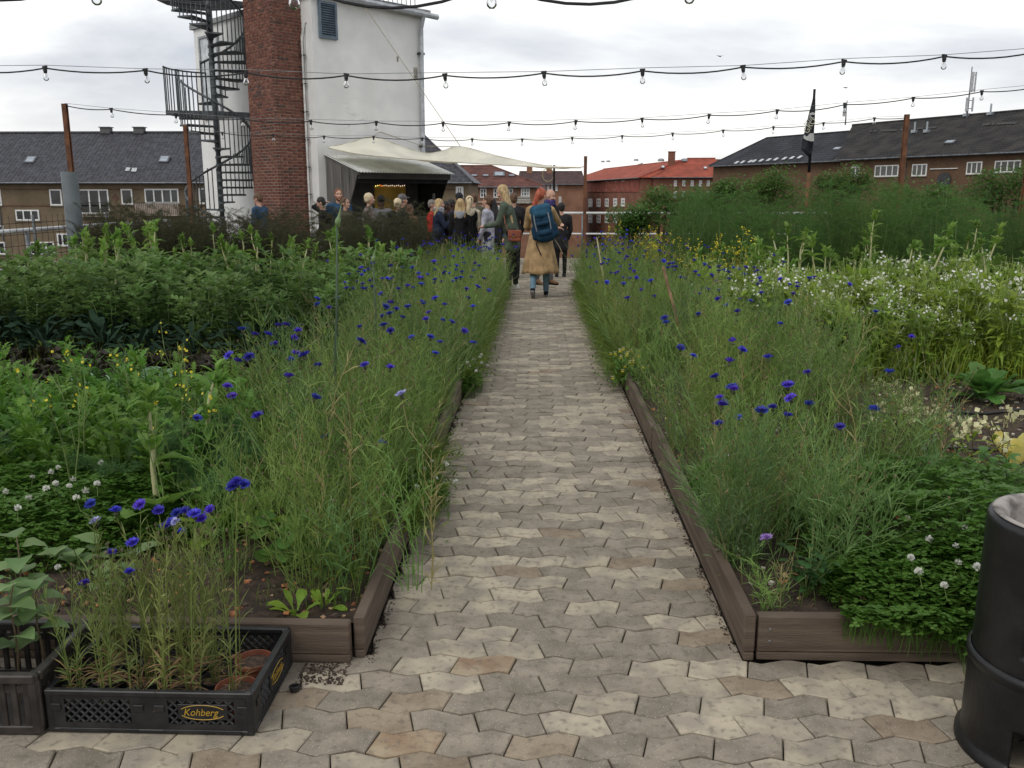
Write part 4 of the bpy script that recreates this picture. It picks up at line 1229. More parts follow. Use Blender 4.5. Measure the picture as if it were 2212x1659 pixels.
# ------------------------------------------------------------------ duct, flag
t = empty('duct', (-6.66, 12.75, -.03), 0, 'galvanised sheet metal duct standing next to the tall rusty post', 'duct')
m = MB(); m.lathe([(.112, 0), (.112, 1.94), (.104, 1.94), (.104, 1.7), (0, 1.7)], 24); m.build('pipe', mat('galv_sheet', (.15, .17, .18), .45, .15, 3, metal=.3), t, smooth=False)
m = MB(); m.lathe([(.113, 1.0), (.117, 1.01), (.113, 1.02)], 24, cap=False); m.build('seam', M_GALV, t)

def text_mesh(s, size, shear=0.0, ext=.0):
    cu = bpy.data.curves.new('lettering', 'FONT'); cu.body = s; cu.size = size; cu.shear = shear; cu.extrude = ext; cu.align_x = 'LEFT'
    o = bpy.data.objects.new('tmp', cu); COL.objects.link(o)
    bpy.context.view_layer.update()
    dg = bpy.context.evaluated_depsgraph_get()
    me = bpy.data.meshes.new_from_object(o.evaluated_get(dg))
    bpy.data.objects.remove(o)
    return me
def ZF_(X, Y): return ((2500 + X / 5.53) / 1.4756, (280 + Y / 5.53) / 1.4756)
FY = 15.9
fpt = py(*ZF_(553, 15), FY)
fp = empty('flag_pole', (fpt.x, FY + .06, -.03), 0, 'dark flag pole rising from the leafy shrubs', 'flag pole')
m = MB(); m.tube([(0, 0, 0), (0, 0, 2.0)], .032, 8); m.build('lower_shaft', M_RUST, fp, smooth=True)
m = MB(); m.tube([(0, 0, 2.0), (0, 0, fpt.z + .03)], [.026, .022], 8); m.build('shaft', M_BLACK, fp, smooth=True)
lf = [(528, 75), (500, 200), (470, 330), (440, 440), (405, 590), (375, 730), (335, 880), (318, 980), (300, 1080)]
rt = [(548, 75), (550, 200), (551, 330), (550, 440), (541, 590), (532, 760), (524, 880), (513, 980), (495, 1110)]
flag = empty('flag', (fpt.x, FY, 0), 0, 'black flag with cream lettering hanging limp from the dark pole', 'flag')
LFp = crv([py(*ZF_(*p), FY) for p in lf], 40); RTp = crv([py(*ZF_(*p), FY) for p in rt], 40)
m = MB(); vs = []
nu = 12
for i in range(41):
    for j in range(nu + 1):
        p = LFp[i].lerp(RTp[i], j / nu); w_ = .035 * math.sin(j / nu * 7 + i * .06) * (i / 40) 
        vs.append((p.x - fpt.x, w_ , p.z))
bt = py(*ZF_(430, 1222), FY)
b0 = len(vs); vs.append((bt.x - fpt.x, .01, bt.z))
fs = [(i * (nu + 1) + j, (i + 1) * (nu + 1) + j, (i + 1) * (nu + 1) + j + 1, i * (nu + 1) + j + 1) for i in range(40) for j in range(nu)] + [(40 * (nu + 1) + j, b0, 40 * (nu + 1) + j + 1) for j in range(nu)]
m.add(vs, fs); o = m.build('cloth', mat('flag_black', (.014, .015, .02), .85, .3, 6), flag, smooth=True)
sm_ = o.modifiers.new('thick', 'SOLIDIFY'); sm_.thickness = .003
SCF = FY / 1912 / 5.53 / 1.4756      # metres per crop pixel on the flag
def onflag(name, poly, col):
    P = [py(*ZF_(*p), FY - .045) for p in poly]; m = MB(); m.add([(p.x - fpt.x, -.045, p.z) for p in P] + [(p.x - fpt.x, -.043, p.z) for p in P], [tuple(range(len(P) - 1, -1, -1))])
    return m.build(name, col, flag)
M_CREAM = mat('flag_cream', (.5, .48, .36), .8, .1, 8); M_PALE = mat('flag_grey', (.45, .45, .43), .8, .1, 8)
onflag('emblem', [(447, 445), (500, 432), (546, 440), (546, 480), (500, 474), (440, 490)], M_PALE)
onflag('emblem', [(340, 845), (360, 830), (390, 860), (420, 840), (450, 800), (522, 800), (522, 940), (470, 943), (400, 925), (340, 890)], M_PALE)
for s_, X, Y, size, ang, mt_, hx in (('STER', 405, 690, 108, 57, M_PALE, .78), ('GRO', 412, 815, 150, 60, M_CREAM, .8)):
    me = text_mesh(s_, size * SCF, 0, .0008); me.materials.clear(); me.materials.append(mt_)
    p = py(*ZF_(X, Y), FY - .05); o = put('lettering', me, flag, (p.x - fpt.x, -.05, p.z)); o.rotation_euler = (R(90), 0, 0)
    o.rotation_mode = 'QUATERNION'; o.rotation_quaternion = Quaternion((0, 1, 0), -R(ang)) @ Quaternion((1, 0, 0), R(90)); o.scale = (hx, 1, 1)

# a gull far off
for px, pyy in ((1828, 190), (1556, 122)):
    t = py(px, pyy, 110); m = MB()
    m.add([(-.5, 0, .12), (-.15, -.12, .06), (0, -.25, 0), (.15, -.12, .06), (.5, 0, .12), (.14, .08, .04), (0, .3, 0), (-.14, .08, .04), (0, 0, .09), (0, 0, -.07)], [(0, 1, 8, 7), (1, 2, 8), (2, 3, 8), (3, 4, 5, 8), (5, 6, 8), (6, 7, 8), (1, 9, 2), (2, 9, 3), (5, 9, 6), (6, 9, 7), (0, 7, 9, 1), (3, 9, 5, 4)])
    tag(m.build('bird', mat('bird_grey', (.15, .15, .16), .8), None, t), 'small grey bird flying above the roofs', 'bird', 'birds in the sky')

# ------------------------------------------------------------------ black stove at the right
SX, SY = 1.50, 2.37
M_IRON = mat('stove_black', (.007, .007, .008), .4, .35, 8, bump=.15, bscale=60, col2=(.022, .021, .02), lo=.5, hi=.85, spec=.4)
M_ASH = mat('stove_ash', (.36, .33, .3), .9, .4, 12, bump=.3, bscale=80, col2=(.05, .045, .04), lo=.5, hi=.72)
stove = empty('fire_stove', (SX, SY, 0), 0, 'black round iron stove with ash-grey rim and arched opening', 'stove')
def shell(prof, n, holes, th, name, mt_):
    """lathe wall with thickness and openings cut out"""
    m = MB(); m.csm = True
    def rings(off):
        return [[((r - off) * math.cos(2 * math.pi * k / n), (r - off) * math.sin(2 * math.pi * k / n), z) for k in range(n)] for r, z in prof]
    vs = [p for r in rings(0) for p in r] + [p for r in rings(th) for p in r]; nb_ = len(prof) * n
    keep = {}
    for i in range(len(prof) - 1):
        for k in range(n):
            a = math.degrees(2 * math.pi * (k + .5) / n); a = a if a < 180 else a - 360; zc = (prof[i][1] + prof[i + 1][1]) / 2
            keep[i, k] = not any(h(a, zc) for h in holes)
    fs = []
    for (i, k), v in keep.items():
        if not v: continue
        k2 = (k + 1) % n; A, B, C_, D = i * n + k, i * n + k2, (i + 1) * n + k2, (i + 1) * n + k
        fs += [(A, B, C_, D), (nb_ + D, nb_ + C_, nb_ + B, nb_ + A)]
        if not keep.get((i, (k - 1) % n), True): fs.append((A, D, nb_ + D, nb_ + A))
        if not keep.get((i, k2), True): fs.append((B, nb_ + B, nb_ + C_, C_))
        if i > 0 and not keep[i - 1, k]: fs.append((A, nb_ + A, nb_ + B, B))
        if i < len(prof) - 2 and not keep[i + 1, k]: fs.append((D, C_, nb_ + C_, nb_ + D))
    m.add(vs, fs)
    return m.build(name, mt_, stove)
arch = lambda a, z: .36 < z < .56 and abs(a + 112) < 32 * math.sqrt(max(0, 1 - max(0, (z - .45) / .115) ** 2)) if z > .36 else False
vent = lambda a, z: .03 < z < .145 and abs(a + 118) < 24
up = [(.217, .30 + .012 * i) for i in range(34)]; up = [(r, z) for r, z in up] + [(.217, .705), (.212, .716), (.2, .72)]
shell(up, 96, [arch], .018, 'fire_drum', M_IRON)
lw_ = [(.238, .0), (.238, .02), (.226, .03)] + [(.223, .04 + .0105 * i) for i in range(22)] + [(.222, .268), (.230, .275), (.230, .297), (.22, .302)]
shell(lw_, 96, [vent], .012, 'ash_base', M_IRON)
m = MB(); m.lathe([(.2, .719), (.206, .723), (.196, .726), (.182, .722), (.165, .705), (.16, .68), (.16, .42), (0, .42)], 64, cap=False); m.build('fire_ring', M_ASH, stove, smooth=True)
m = MB(); m.lathe([(0, .305), (.19, .305), (.19, .312), (0, .312)], 40); m.build('grate', M_IRON, stove)
for i in range(3):
    m = MB(); a = R(-100 + i * 30); m.tube([(.1 * math.cos(a + 1.9), .1 * math.sin(a + 1.9), .335 + .02 * i), (.13 * math.cos(a - 1.1), .13 * math.sin(a - 1.1), .34 + .025 * i)], .024, 7)
    m.build('log', mat('charred_log', (.12, .07, .04), .9, .4, 20), stove)

# ------------------------------------------------------------------ crates
M_PLAST = mat('black_plastic', (.013, .013, .014), .42, .3, 14, spec=.4, col2=(.028, .028, .028))
M_PLASTB = mat('brown_black_plastic', (.03, .025, .022), .5, .3, 14, spec=.4)
M_GOLD = mat('gold_print', (.42, .26, .03), .5, .1, 8)
def lattice(m, x0, x1, z0, z1, y, s=.028, r=.0042):
    w_, h_ = x1 - x0, z1 - z0
    n_ = int((w_ + h_) / s)
    for i in range(1, n_):
        t_ = i * s
        for sg in (0, 1):
            a = (min(t_, w_), max(0, t_ - w_)); b = (max(0, t_ - h_), min(t_, h_))
            if sg: a = (w_ - a[0], a[1]); b = (w_ - b[0], b[1])
            m.tube([(x0 + a[0], y, z0 + a[1]), (x0 + b[0], y, z0 + b[1])], r, 4)
CW_, CD_, CH_ = .632, .415, .142
crate = empty('bread_crate', (-1.1605, 2.578, .0), R(-.3), 'black plastic bread crate full of potted cornflowers', 'crate')
def crate_side(ln, label):
    """side wall in the xz plane, outside at y=0, from -ln/2 to ln/2"""
    m = MB()
    m.bbox((0, .006, CH_ - .009), (ln, .02, .018), .003); m.bbox((0, .005, .007), (ln, .012, .014), .002)
    nP = 2 if ln > .5 else 1
    ends = []
    seg = ln / nP
    for i in range(nP):
        c = -ln / 2 + seg * (i + .5); hw_ = seg * .32
        m.span((c - seg / 2, .001, .014), (c - hw_, .007, CH_ - .018)); m.span((c + hw_, .001, .014), (c + seg / 2, .007, CH_ - .018))
        m.span((c - hw_, .0012, .014), (c + hw_, .0068, .034)); m.span((c - hw_, .0012, CH_ - .03), (c + hw_, .0068, CH_ - .018))
        lattice(m, c - hw_, c + hw_, .034, CH_ - .03, .004)
        m.span((c - hw_ - .02, -.004, .008), (c + hw_ + .02, .001, .013))
        for dx_ in (-.4, .4): m.bbox((c + seg * dx_, -.001, .085), (.03, .004, .022), .001)
    return m
for nm, ln, loc, rz in (('side_wall', CW_, (0, -CD_ / 2, 0), 0), ('side_wall', CW_, (0, CD_ / 2, 0), math.pi), ('side_wall', CD_ - .03, (CW_ / 2, 0, 0), math.pi / 2), ('side_wall', CD_ - .03, (-CW_ / 2, 0, 0), -math.pi / 2)):
    wq = crate_side(ln, '').build(nm, M_PLAST, crate, loc, rz)
    if rz in (0, math.pi / 2):
        cx_ = .165 if rz == 0 else .03
        m = MB(); m.bbox((cx_, .0, .078), (.15, .008, .05), .001); m.build('label_plate', M_PLAST, wq)
        me = text_mesh('Kohberg', .033, .25, .0004); me.materials.clear(); me.materials.append(M_GOLD)
        o = put('lettering', me, wq, (cx_ - .058, -.006, .068)); o.rotation_euler = (R(90), 0, 0); o.scale = (.9, 1, 1)
        m = MB()
        for sg in (-1, 1):
            m.tube([(cx_ + .07 * math.cos(a), -.0052, .078 + sg * .024 * math.sin(a)) for a in [R(25 + 13 * i) for i in range(11)]], .0012, 4)
        m.build('emblem', M_GOLD, wq)
m = MB(); m.bbox((0, 0, CH_ / 2), (.026, .026, CH_ + .002), .006); cpm = m.mesh('corner_post', M_PLAST)
for sx in (-1, 1):
    for sy in (-1, 1): put('corner_post', cpm, crate, (sx * (CW_ / 2 - .011), sy * (CD_ / 2 - .011), 0))
m = MB(); m.span((-CW_ / 2 + .01, -CD_ / 2 + .01, .004), (CW_ / 2 - .01, CD_ / 2 - .01, .012)); m.build('base', M_PLAST, crate)

c2 = empty('plant_crate', (-1.80, 2.52, 0), R(1.5), 'brown black slatted plastic crate holding broad-leaved seedlings', 'crate')
W2, D2, H2 = .61, .34, .2
for ln, loc, rz in ((W2, (0, -D2 / 2, 0), 0), (W2, (0, D2 / 2, 0), math.pi), (D2 - .03, (W2 / 2, 0, 0), math.pi / 2), (D2 - .03, (-W2 / 2, 0, 0), -math.pi / 2)):
    m = MB(); m.bbox((0, .004, H2 - .014), (ln, .03, .028), .004); m.bbox((0, .004, .014), (ln, .014, .028), .003)
    n_ = int(ln / .035)
    for i in range(n_ + 1): m.bbox((-ln / 2 + ln * i / n_, .006, H2 / 2), (.018, .01, H2 - .05), .002)
    m.span((-ln / 2, .004, H2 * .68), (ln / 2, .011, H2 * .8))
    m.build('side_wall', M_PLASTB, c2, loc, rz)
m = MB(); m.bbox((0, 0, H2 / 2), (.035, .035, H2 + .002), .008); cpm = m.mesh('corner_post', M_PLASTB)
for sx in (-1, 1):
    for sy in (-1, 1): put('corner_post', cpm, c2, (sx * (W2 / 2 - .012), sy * (D2 / 2 - .012), 0))
m = MB(); m.span((-W2 / 2 + .01, -D2 / 2 + .01, .004), (W2 / 2 - .01, D2 / 2 - .01, .014)); m.build('base', M_PLASTB, c2)
# little black plug of plastic and a leaf on the pavers
m = MB(); m.lathe([(.016, 0), (.02, .018), (.013, .019), (.01, .006), (0, .006)], 9, sx=1, sy=.8); tag(m.build('pot_fragment', M_PLAST, None, gp(637, 1492), R(30)), 'crumpled bit of black plastic on the pavers by the crate', 'litter')
# ------------------------------------------------------------------ people
def remesh(mb, vox=.013, it=3, fac=.5):
    me = mb.mesh('tmp', [])
    o = bpy.data.objects.new('tmp', me); COL.objects.link(o)
    a = o.modifiers.new('r', 'REMESH'); a.mode = 'VOXEL'; a.voxel_size = vox; a.use_smooth_shade = True
    if it:
        b = o.modifiers.new('s', 'SMOOTH'); b.iterations = it; b.factor = fac
    bpy.context.view_layer.update()
    me2 = bpy.data.meshes.new_from_object(o.evaluated_get(bpy.context.evaluated_depsgraph_get()))
    bpy.data.objects.remove(o); bpy.data.meshes.remove(me)
    me2.materials.clear()
    smooth(me2)
    return me2
def cloth(name, c, rough=.85, var=.15):
    return mat('cloth_' + name, c, rough, var, 9, bump=.25, bscale=25, spec=.2)
def hairm(name, c, c2):
    return streaky(mat('hair_' + name, c, .55, .2, 30, col2=c2, spec=.35, bump=.5, bscale=60), 2.0, 2.0, .25)
SK = [mat('skin_a', (.50, .29, .21), .55, .06, 10), mat('skin_b', (.42, .23, .16), .55, .06, 10), mat('skin_dark', (.09, .045, .03), .55, .06, 10)]
HB = hairm('blond', (.33, .22, .10), (.55, .42, .22)); HW = hairm('pale_blond', (.5, .4, .24), (.66, .56, .38)); HR = hairm('red', (.3, .06, .03), (.45, .12, .06)); HBR = hairm('brown', (.075, .04, .022), (.14, .075, .04)); HAU = hairm('auburn', (.13, .045, .02), (.2, .08, .035)); HK = hairm('black', (.012, .01, .01), (.03, .025, .022)); HG = hairm('grey', (.13, .11, .1), (.24, .22, .2))
M_EYE = mat('eye_dark', (.02, .015, .012), .3); M_LIP = mat('lip', (.3, .09, .075), .5)

def person(label, loc, rz, ztop, skin=0, hair=('short', None), top=None, sleeve=None, bottom=None, shoe=None, lean=0, armL=(5, 8, 20, 10), armR=(5, 8, 20, 10), legL=(0, 0), legR=(0, 0), head=(0, 0), fem=True, hem=.0, skirt=None, beard=None, hood=None, scarf=None, vox=.014, wide=1.0, extra=None, cap=None):
    rl = R(lean)
    H = ztop / ((.52 + .0) + math.cos(rl) * .48) if ztop else 1.7
    t = empty('person', (loc[0], loc[1], 0), rz, label, 'person')
    td = Vector((0, math.sin(rl), math.cos(rl)))
    # legs: from hips down; raise so the lower foot rests on the ground
    hw_ = .05 * H * (1.05 if fem else 1.0)
    legs = []
    for s, (p, k) in ((-1, legL), (1, legR)):
        h = Vector((s * hw_, 0, 0)); kn = h + Vector((s * .004, math.sin(R(p)) * .245 * H, -math.cos(R(p)) * .245 * H)); an = kn + Vector((0, math.sin(R(p - k)) * .235 * H, -math.cos(R(p - k)) * .235 * H)); legs.append((s, h, kn, an, R(p - k)))
    low = min(a[3].z - .045 * H * math.cos(a[4]) for a in legs)
    pz = Vector((0, 0, -low))
    pel = Vector((0, 0, 0)) + pz
    ch = pel + td * (.245 * H); sh = pel + td * (.30 * H); nk = pel + td * (.335 * H)
    hy, hp = R(head[0]), R(head[1])
    hd_ = (td * .75 + Vector((0, 0, .25))).normalized()
    hf = Vector((-math.sin(hy) * math.cos(hp), math.cos(hy) * math.cos(hp), -math.sin(hp)))       # gaze
    hc = nk + hd_ * (.085 * H) + Vector((hf.x, hf.y, 0)) * .012
    rot = hf.to_track_quat('Y', 'Z').to_matrix()
    sw = (.098 if fem else .112) * H * wide
    S = H / 1.7
    b = MB(); P = lambda v: hc + rot @ Vector(v) * S
    b.ell(hc + rot @ Vector((0, -.008, .025)) * S, (.074 * S, .092 * S, .092 * S), rot); b.ell(P((0, .02, -.045)), (.055 * S, .066 * S, .062 * S), rot)
    b.cap2(P((0, .085, .0)), .010 * S, P((0, .104, -.026)), .0145 * S); b.ell(P((0, .08, -.085)), (.022 * S, .018 * S, .016 * S), rot)
    for s in (-1, 1): b.ell(P((s * .077, -.008, -.012)), (.010 * S, .02 * S, .03 * S), rot); b.ell(P((s * .032, .066, -.02)), (.026 * S, .024 * S, .022 * S), rot)
    b.cap2(nk - td * .03, .052 * S, hc - hd_ * .03, .05 * S)
    b.cap2(pel + td * .03, .115 * S, pel + td * .12 * H / 1.0, .105 * S); b.cap2(ch - td * .03 + Vector((-.05 * S, 0, 0)), .1 * S, ch - td * .03 + Vector((.05 * S, 0, 0)), .1 * S)
    j = MB()
    tr_ = .155 if fem else .17
    for (o_, r_, w_) in ((pel - td * .02, .155, .045), (pel + td * .08 * H, .135 if fem else .15, .05), (ch - td * .02, tr_ * .9, .06), (sh - td * .035, .105, sw * .62 / S)):
        j.cap2(o_ + Vector((-w_ * S * wide, 0, 0)), r_ * S * .86, o_ + Vector((w_ * S * wide, 0, 0)), r_ * S * .86)
    j.cap2(pel, .14 * S, ch, .135 * S)
    tz = MB()
    hands = {}
    for s, (pa, ab, eb, inn) in ((-1, armL), (1, armR)):
        a0 = sh + Vector((s * sw, 0, 0)) - td * .02
        d1 = Vector((s * math.sin(R(ab)), math.sin(R(pa)) * math.cos(R(ab)), -math.cos(R(pa)) * math.cos(R(ab)))).normalized(); el = a0 + d1 * (.172 * H)
        d2 = Vector((-s * math.sin(R(inn)), math.sin(R(pa + eb)) * math.cos(R(inn)), -math.cos(R(pa + eb)) * math.cos(R(inn)))).normalized(); wr = el + d2 * (.15 * H)
        b.cap2(a0, .045 * S, el, .036 * S); b.cap2(el, .036 * S, wr, .024 * S)
        sl = MB(); sl.cap2(sh + Vector((s * sw * .6, 0, 0)), .072 * S, a0, .07 * S); sl.cap2(a0, .068 * S, el, .056 * S); sl.cap2(el, .056 * S, wr - d2 * .015, .043 * S)
        if sleeve is None: tz_t = j
        else: tz_t = tz
        tz_t.add(sl.v, sl.f)
        # hand: palm, four fingers, thumb
        sd = d2.cross(Vector((0, 0, 1)));  sd = (sd if sd.length > .1 else Vector((1, 0, 0))).normalized(); nm = sd.cross(d2).normalized()
        pc = wr + d2 * .045 * S; b.cap2(wr, .022 * S, pc + d2 * .015 * S, .027 * S)
        for k in range(4):
            f0 = pc + d2 * .03 * S + sd * ((k - 1.5) * .0195 * S); f1 = f0 + (d2 * .9 - nm * .25) * (.036 + (.004, .009, .007, 0)[k]) * S; f2 = f1 + (d2 * .6 - nm * .7) * .03 * S; b.cap2(f0, .0095 * S, f1, .009 * S, 8); b.cap2(f1, .009 * S, f2, .0078 * S, 8)
        t0 = pc - d2 * .02 * S + sd * (-s * .024 * S); t1 = t0 + (d2 * .6 + sd * (-s * .6)) * .038 * S; b.cap2(t0, .0115 * S, t1, .0095 * S, 8); b.cap2(t1, .0095 * S, t1 + d2 * .028 * S, .0082 * S, 8)
        hands[s] = wr + d2 * .08 * S
    tr = MB()
    for s, h, kn, an, pa in legs:
        h, kn, an = h + pz, kn + pz, an + pz
        b.cap2(h, .07 * S, kn, .045 * S); b.cap2(kn, .045 * S, an, .034 * S)
        tr.cap2(h + Vector((0, 0, .05)), .098 * S, h - Vector((0, 0, .06)), .09 * S); tr.cap2(h, .088 * S, kn, .06 * S); tr.cap2(kn, .06 * S, an + (kn - an) * .06, .047 * S)
        ff = Vector((0, math.cos(pa), math.sin(pa))); fu = Vector((0, -math.sin(pa), math.cos(pa)))
        b.cap2(an, .03 * S, an - fu * .03 * S + ff * .1 * S, .026 * S)
        m = MB(); heel = an - fu * .03 * S - ff * .03 * S; toe = an - fu * .042 * S + ff * .15 * S
        m.cap2(heel, .038 * S, an - fu * .02 * S + ff * .05 * S, .042 * S); m.cap2(an - fu * .03 * S + ff * .05 * S, .041 * S, toe, .032 * S); m.cap2(an, .042 * S, heel, .036 * S)
        sm = (shoe or {}).get('mat', cloth('shoe_black', (.015, .015, .016), .5))
        me = remesh(m, .012, 2); me.materials.append(sm); so_ = put('shoe', me, t)
        m = MB(); m.cap2(heel - fu * .02 * S, .034 * S, toe - fu * .016 * S, .03 * S)
        sl_ = [Vector(v) for v in m.v]; m.v = [tuple(v - fu * max(0, (v - heel).dot(fu) + .016 * S) ) for v in sl_]
        m.build('sole', (shoe or {}).get('sole', cloth('sole', (.05, .05, .05), .7)), so_)
        if shoe and 'stripe' in shoe:
            m = MB(); m.ell(an - fu * .015 * S + ff * .07 * S, (.047 * S, .03 * S, .034 * S)); m.build('stripe', shoe['stripe'], so_)
    tr.cap2(pel + Vector((-.05 * S, 0, -.02)), .112 * S, pel + Vector((.05 * S, 0, -.02)), .112 * S)
    if hem > 0 and skirt is None:
        j.cap2(pel + Vector((-.045 * S, 0, -.02)), .128 * S, pel + Vector((-.05 * S, 0, -hem)), .135 * S); j.cap2(pel + Vector((.045 * S, 0, -.02)), .128 * S, pel + Vector((.05 * S, 0, -hem)), .135 * S)
    me = remesh(b, vox * .8 if vox > .01 else vox, 3); me.materials.append(SK[skin]); put('body', me, t)
    me = remesh(tr, vox, 2); me.materials.append(bottom or cloth('black_trousers', (.014, .014, .017))); put('trousers', me, t)
    me = remesh(j, vox, 3); me.materials.append(top); jk = put('jacket', me, t)
    if sleeve is not None:
        me = remesh(tz, vox, 2); me.materials.append(sleeve); put('sleeves', me, t)
    # face
    for s in (-1, 1):
        m = MB(); m.ell(P((s * .031, .083, .012)), (.0125 * S, .006 * S, .0065 * S), rot, 8, 6); m.build('eye', M_EYE, t, smooth=True)
        m = MB(); m.cap2(P((s * .016, .09, .030)), .0042 * S, P((s * .048, .078, .031)), .0035 * S, 6); m.build('eyebrow', hair[1] or HBR, t)
    m = MB(); m.ell(P((0, .083, -.056)), (.022 * S, .007 * S, .0065 * S), rot, 10, 6); m.build('mouth', M_LIP, t, smooth=True)
    # hair
    kind = hair[0]; m = MB()
    if kind != 'bald':
        m.ell(P((0, -.022, .038)), (.085 * S, .096 * S, .092 * S), rot); m.ell(P((0, -.05, -.01)), (.078 * S, .06 * S, .07 * S), rot)
        if kind in ('long', 'verylong'):
            L_ = .28 if kind == 'long' else .42
            for s in (-1, -.5, 0, .5, 1):
                q0 = P((s * .065, -.03 - .03 * (1 - abs(s)), -.02)); q1 = nk + Vector((s * .085 * S, (-.075 + .02 * abs(s)) * S, -.03)); q2 = q1 - td * (L_ - .1) * S + Vector((s * .01, -.02, 0))
                m.cap2(q0, .04 * S, q1, .042 * S); m.cap2(q1, .042 * S, q2, .024 * S)
            for s in (-1, 1): m.cap2(P((s * .078, .0, .02)), .022 * S, P((s * .083, .01, -.1)), .02 * S)
        if kind == 'pony':
            q0 = P((0, -.105, .055)); m.ell(q0, (.035 * S,) * 3)
            tl = hair[2] if len(hair) > 2 else [(-.02, -.15, .0), (-.04, -.16, -.15), (-.05, -.14, -.36)]
            pts = [q0] + [hc + Vector(q) * S for q in tl]; rd = [.032, .045, .045, .02]
            for i in range(len(pts) - 1): m.cap2(pts[i], rd[min(i, 3)] * S, pts[i + 1], rd[min(i + 1, 3)] * S)
        if kind == 'bun': m.ell(P((0, -.11, .03)), (.045 * S, .04 * S, .045 * S))
        # open the face
        me = remesh(m, .011, 2)
        nz_ = 0
        for v in me.vertices:
            n_ = mnoise.noise(Vector((v.co.x * 45, v.co.y * 45, v.co.z * 9))); v.co += v.normal * (n_ * .006)
        me.materials.append(hair[1]); put('hair', me, t)
        if kind == 'pony':
            m = MB(); m.lathe([(.03, -.02), (.042, 0), (.03, .02)], 12, cap=False); o = m.build('hair_tie', HK, t, P((0, -.115, .055)), smooth=True); o.rotation_euler = (R(70), 0, 0)
    if cap:
        m = MB(); m.ell(P((0, -.018, .058)), (.09 * S, .102 * S, .085 * S), rot)
        if cap[0] == 'brim': m.ell(P((0, .11, .055)), (.065 * S, .055 * S, .01 * S), rot)
        me = remesh(m, .012, 2); me.materials.append(cap[1]); put('hat', me, t)
    if beard:
        m = MB(); m.ell(P((0, .04, -.075)), (.056 * S, .05 * S, .045 * S), rot)
        for s in (-1, 1): m.cap2(P((s * .066, .01, -.005)), .014 * S, P((s * .045, .05, -.07)), .022 * S)
        me = remesh(m, .009, 2); me.materials.append(beard); put('beard', me, t)
    if hood:
        m = MB(); n_ = 16
        pts = [nk + Vector((math.cos(2 * math.pi * k / n_) * .105 * S, math.sin(2 * math.pi * k / n_) * .085 * S - .02, -.01 + .02 * math.sin(2 * math.pi * k / n_))) for k in range(n_ + 1)]
        for i in range(n_): m.cap2(pts[i], .034 * S, pts[i + 1], .034 * S, 8)
        m.ell(nk + Vector((0, -.13 * S, -.06)), (.1 * S, .045 * S, .09 * S)); me = remesh(m, .014, 3); me.materials.append(hood); put('hood', me, t)
    if scarf:
        m = MB(); n_ = 14
        for lv in (0, .045):
            pts = [nk + Vector((math.cos(2 * math.pi * k / n_) * .085 * S, math.sin(2 * math.pi * k / n_) * .085 * S, .0 + lv + .012 * math.sin(k * 2.1))) for k in range(n_ + 1)]
            for i in range(n_): m.cap2(pts[i], .036 * S, pts[i + 1], .036 * S, 8)
        me = remesh(m, .013, 2); me.materials.append(scarf); put('scarf', me, t)
    if skirt:
        zt, zb_, r0, r1, pl = skirt; m = MB(); n_ = 72; c0 = pel + Vector((0, 0, .0))
        prof = []
        for i in range(13):
            f_ = i / 12; prof.append((r0 + (r1 - r0) * f_ ** .85, zt + (zb_ - zt) * f_))
        vs = []
        for i, (r_, z_) in enumerate(prof):
            for k in range(n_):
                a = 2 * math.pi * k / n_; f_ = i / 12; rr_ = r_ * (1 + pl * f_ * (.75 * math.sin(a * 9 + 1) + .35 * math.sin(a * 17 + .5)))
                vs.append((c0.x + math.cos(a) * rr_, c0.y + math.sin(a) * rr_ * .95, c0.z + z_ + .012 * f_ * math.sin(a * 5)))
        fs = [(i * n_ + k, (i + 1) * n_ + k, (i + 1) * n_ + (k + 1) % n_, i * n_ + (k + 1) % n_) for i in range(12) for k in range(n_)]
        m.add(vs, fs); sk_ = m.build('coat_skirt', top, jk, smooth=True); md = sk_.modifiers.new('t', 'SOLIDIFY'); md.thickness = .008
        m = MB(); m.lathe([(r0 * 1.02, -.022), (r0 * 1.06, 0), (r0 * 1.02, .022)], 28, (c0.x, c0.y, c0.z + zt + .01), sy=.8, cap=False); m.build('belt', top, jk, smooth=True)
    if extra: extra(t, dict(pel=pel, ch=ch, sh=sh, nk=nk, hc=hc, td=td, S=S, hands=hands, sw=sw))
    return t
def W(t, v):
    """point in a person's frame -> world"""
    return Vector(t.location) + Matrix.Rotation(t.rotation_euler.z, 3, 'Z') @ Vector(v)

K_TAN = cloth('tan', (.36, .24, .125)); K_GRN = cloth('field_green', (.075, .095, .07)); K_DARK = cloth('dark', (.02, .019, .021)); K_NAVY = cloth('navy', (.018, .026, .05)); K_BLUE = cloth('denim_blue', (.025, .06, .11)); K_GREY = cloth('lilac_grey', (.33, .33, .38)); K_MAUVE = cloth('mauve_grey', (.16, .13, .125)); K_BLK = cloth('black', (.010, .010, .011)); K_CREAM = cloth('cream', (.48, .43, .32)); K_RED = cloth('red', (.5, .035, .025)); K_CRIM = cloth('crimson', (.3, .015, .025)); K_OLIVE = cloth('olive', (.09, .085, .06)); K_HOOD = cloth('hood_grey', (.28, .29, .31)); K_JEAN = cloth('light_jeans', (.15, .24, .31)); K_GTR = cloth('grey_trousers', (.13, .13, .135)); K_PURP = cloth('purple', (.055, .04, .13)); K_SHIRT = cloth('grey_shirt', (.12, .12, .125))
BL = {'mat': K_BLK, 'sole': cloth('pale_sole', (.25, .25, .25))}

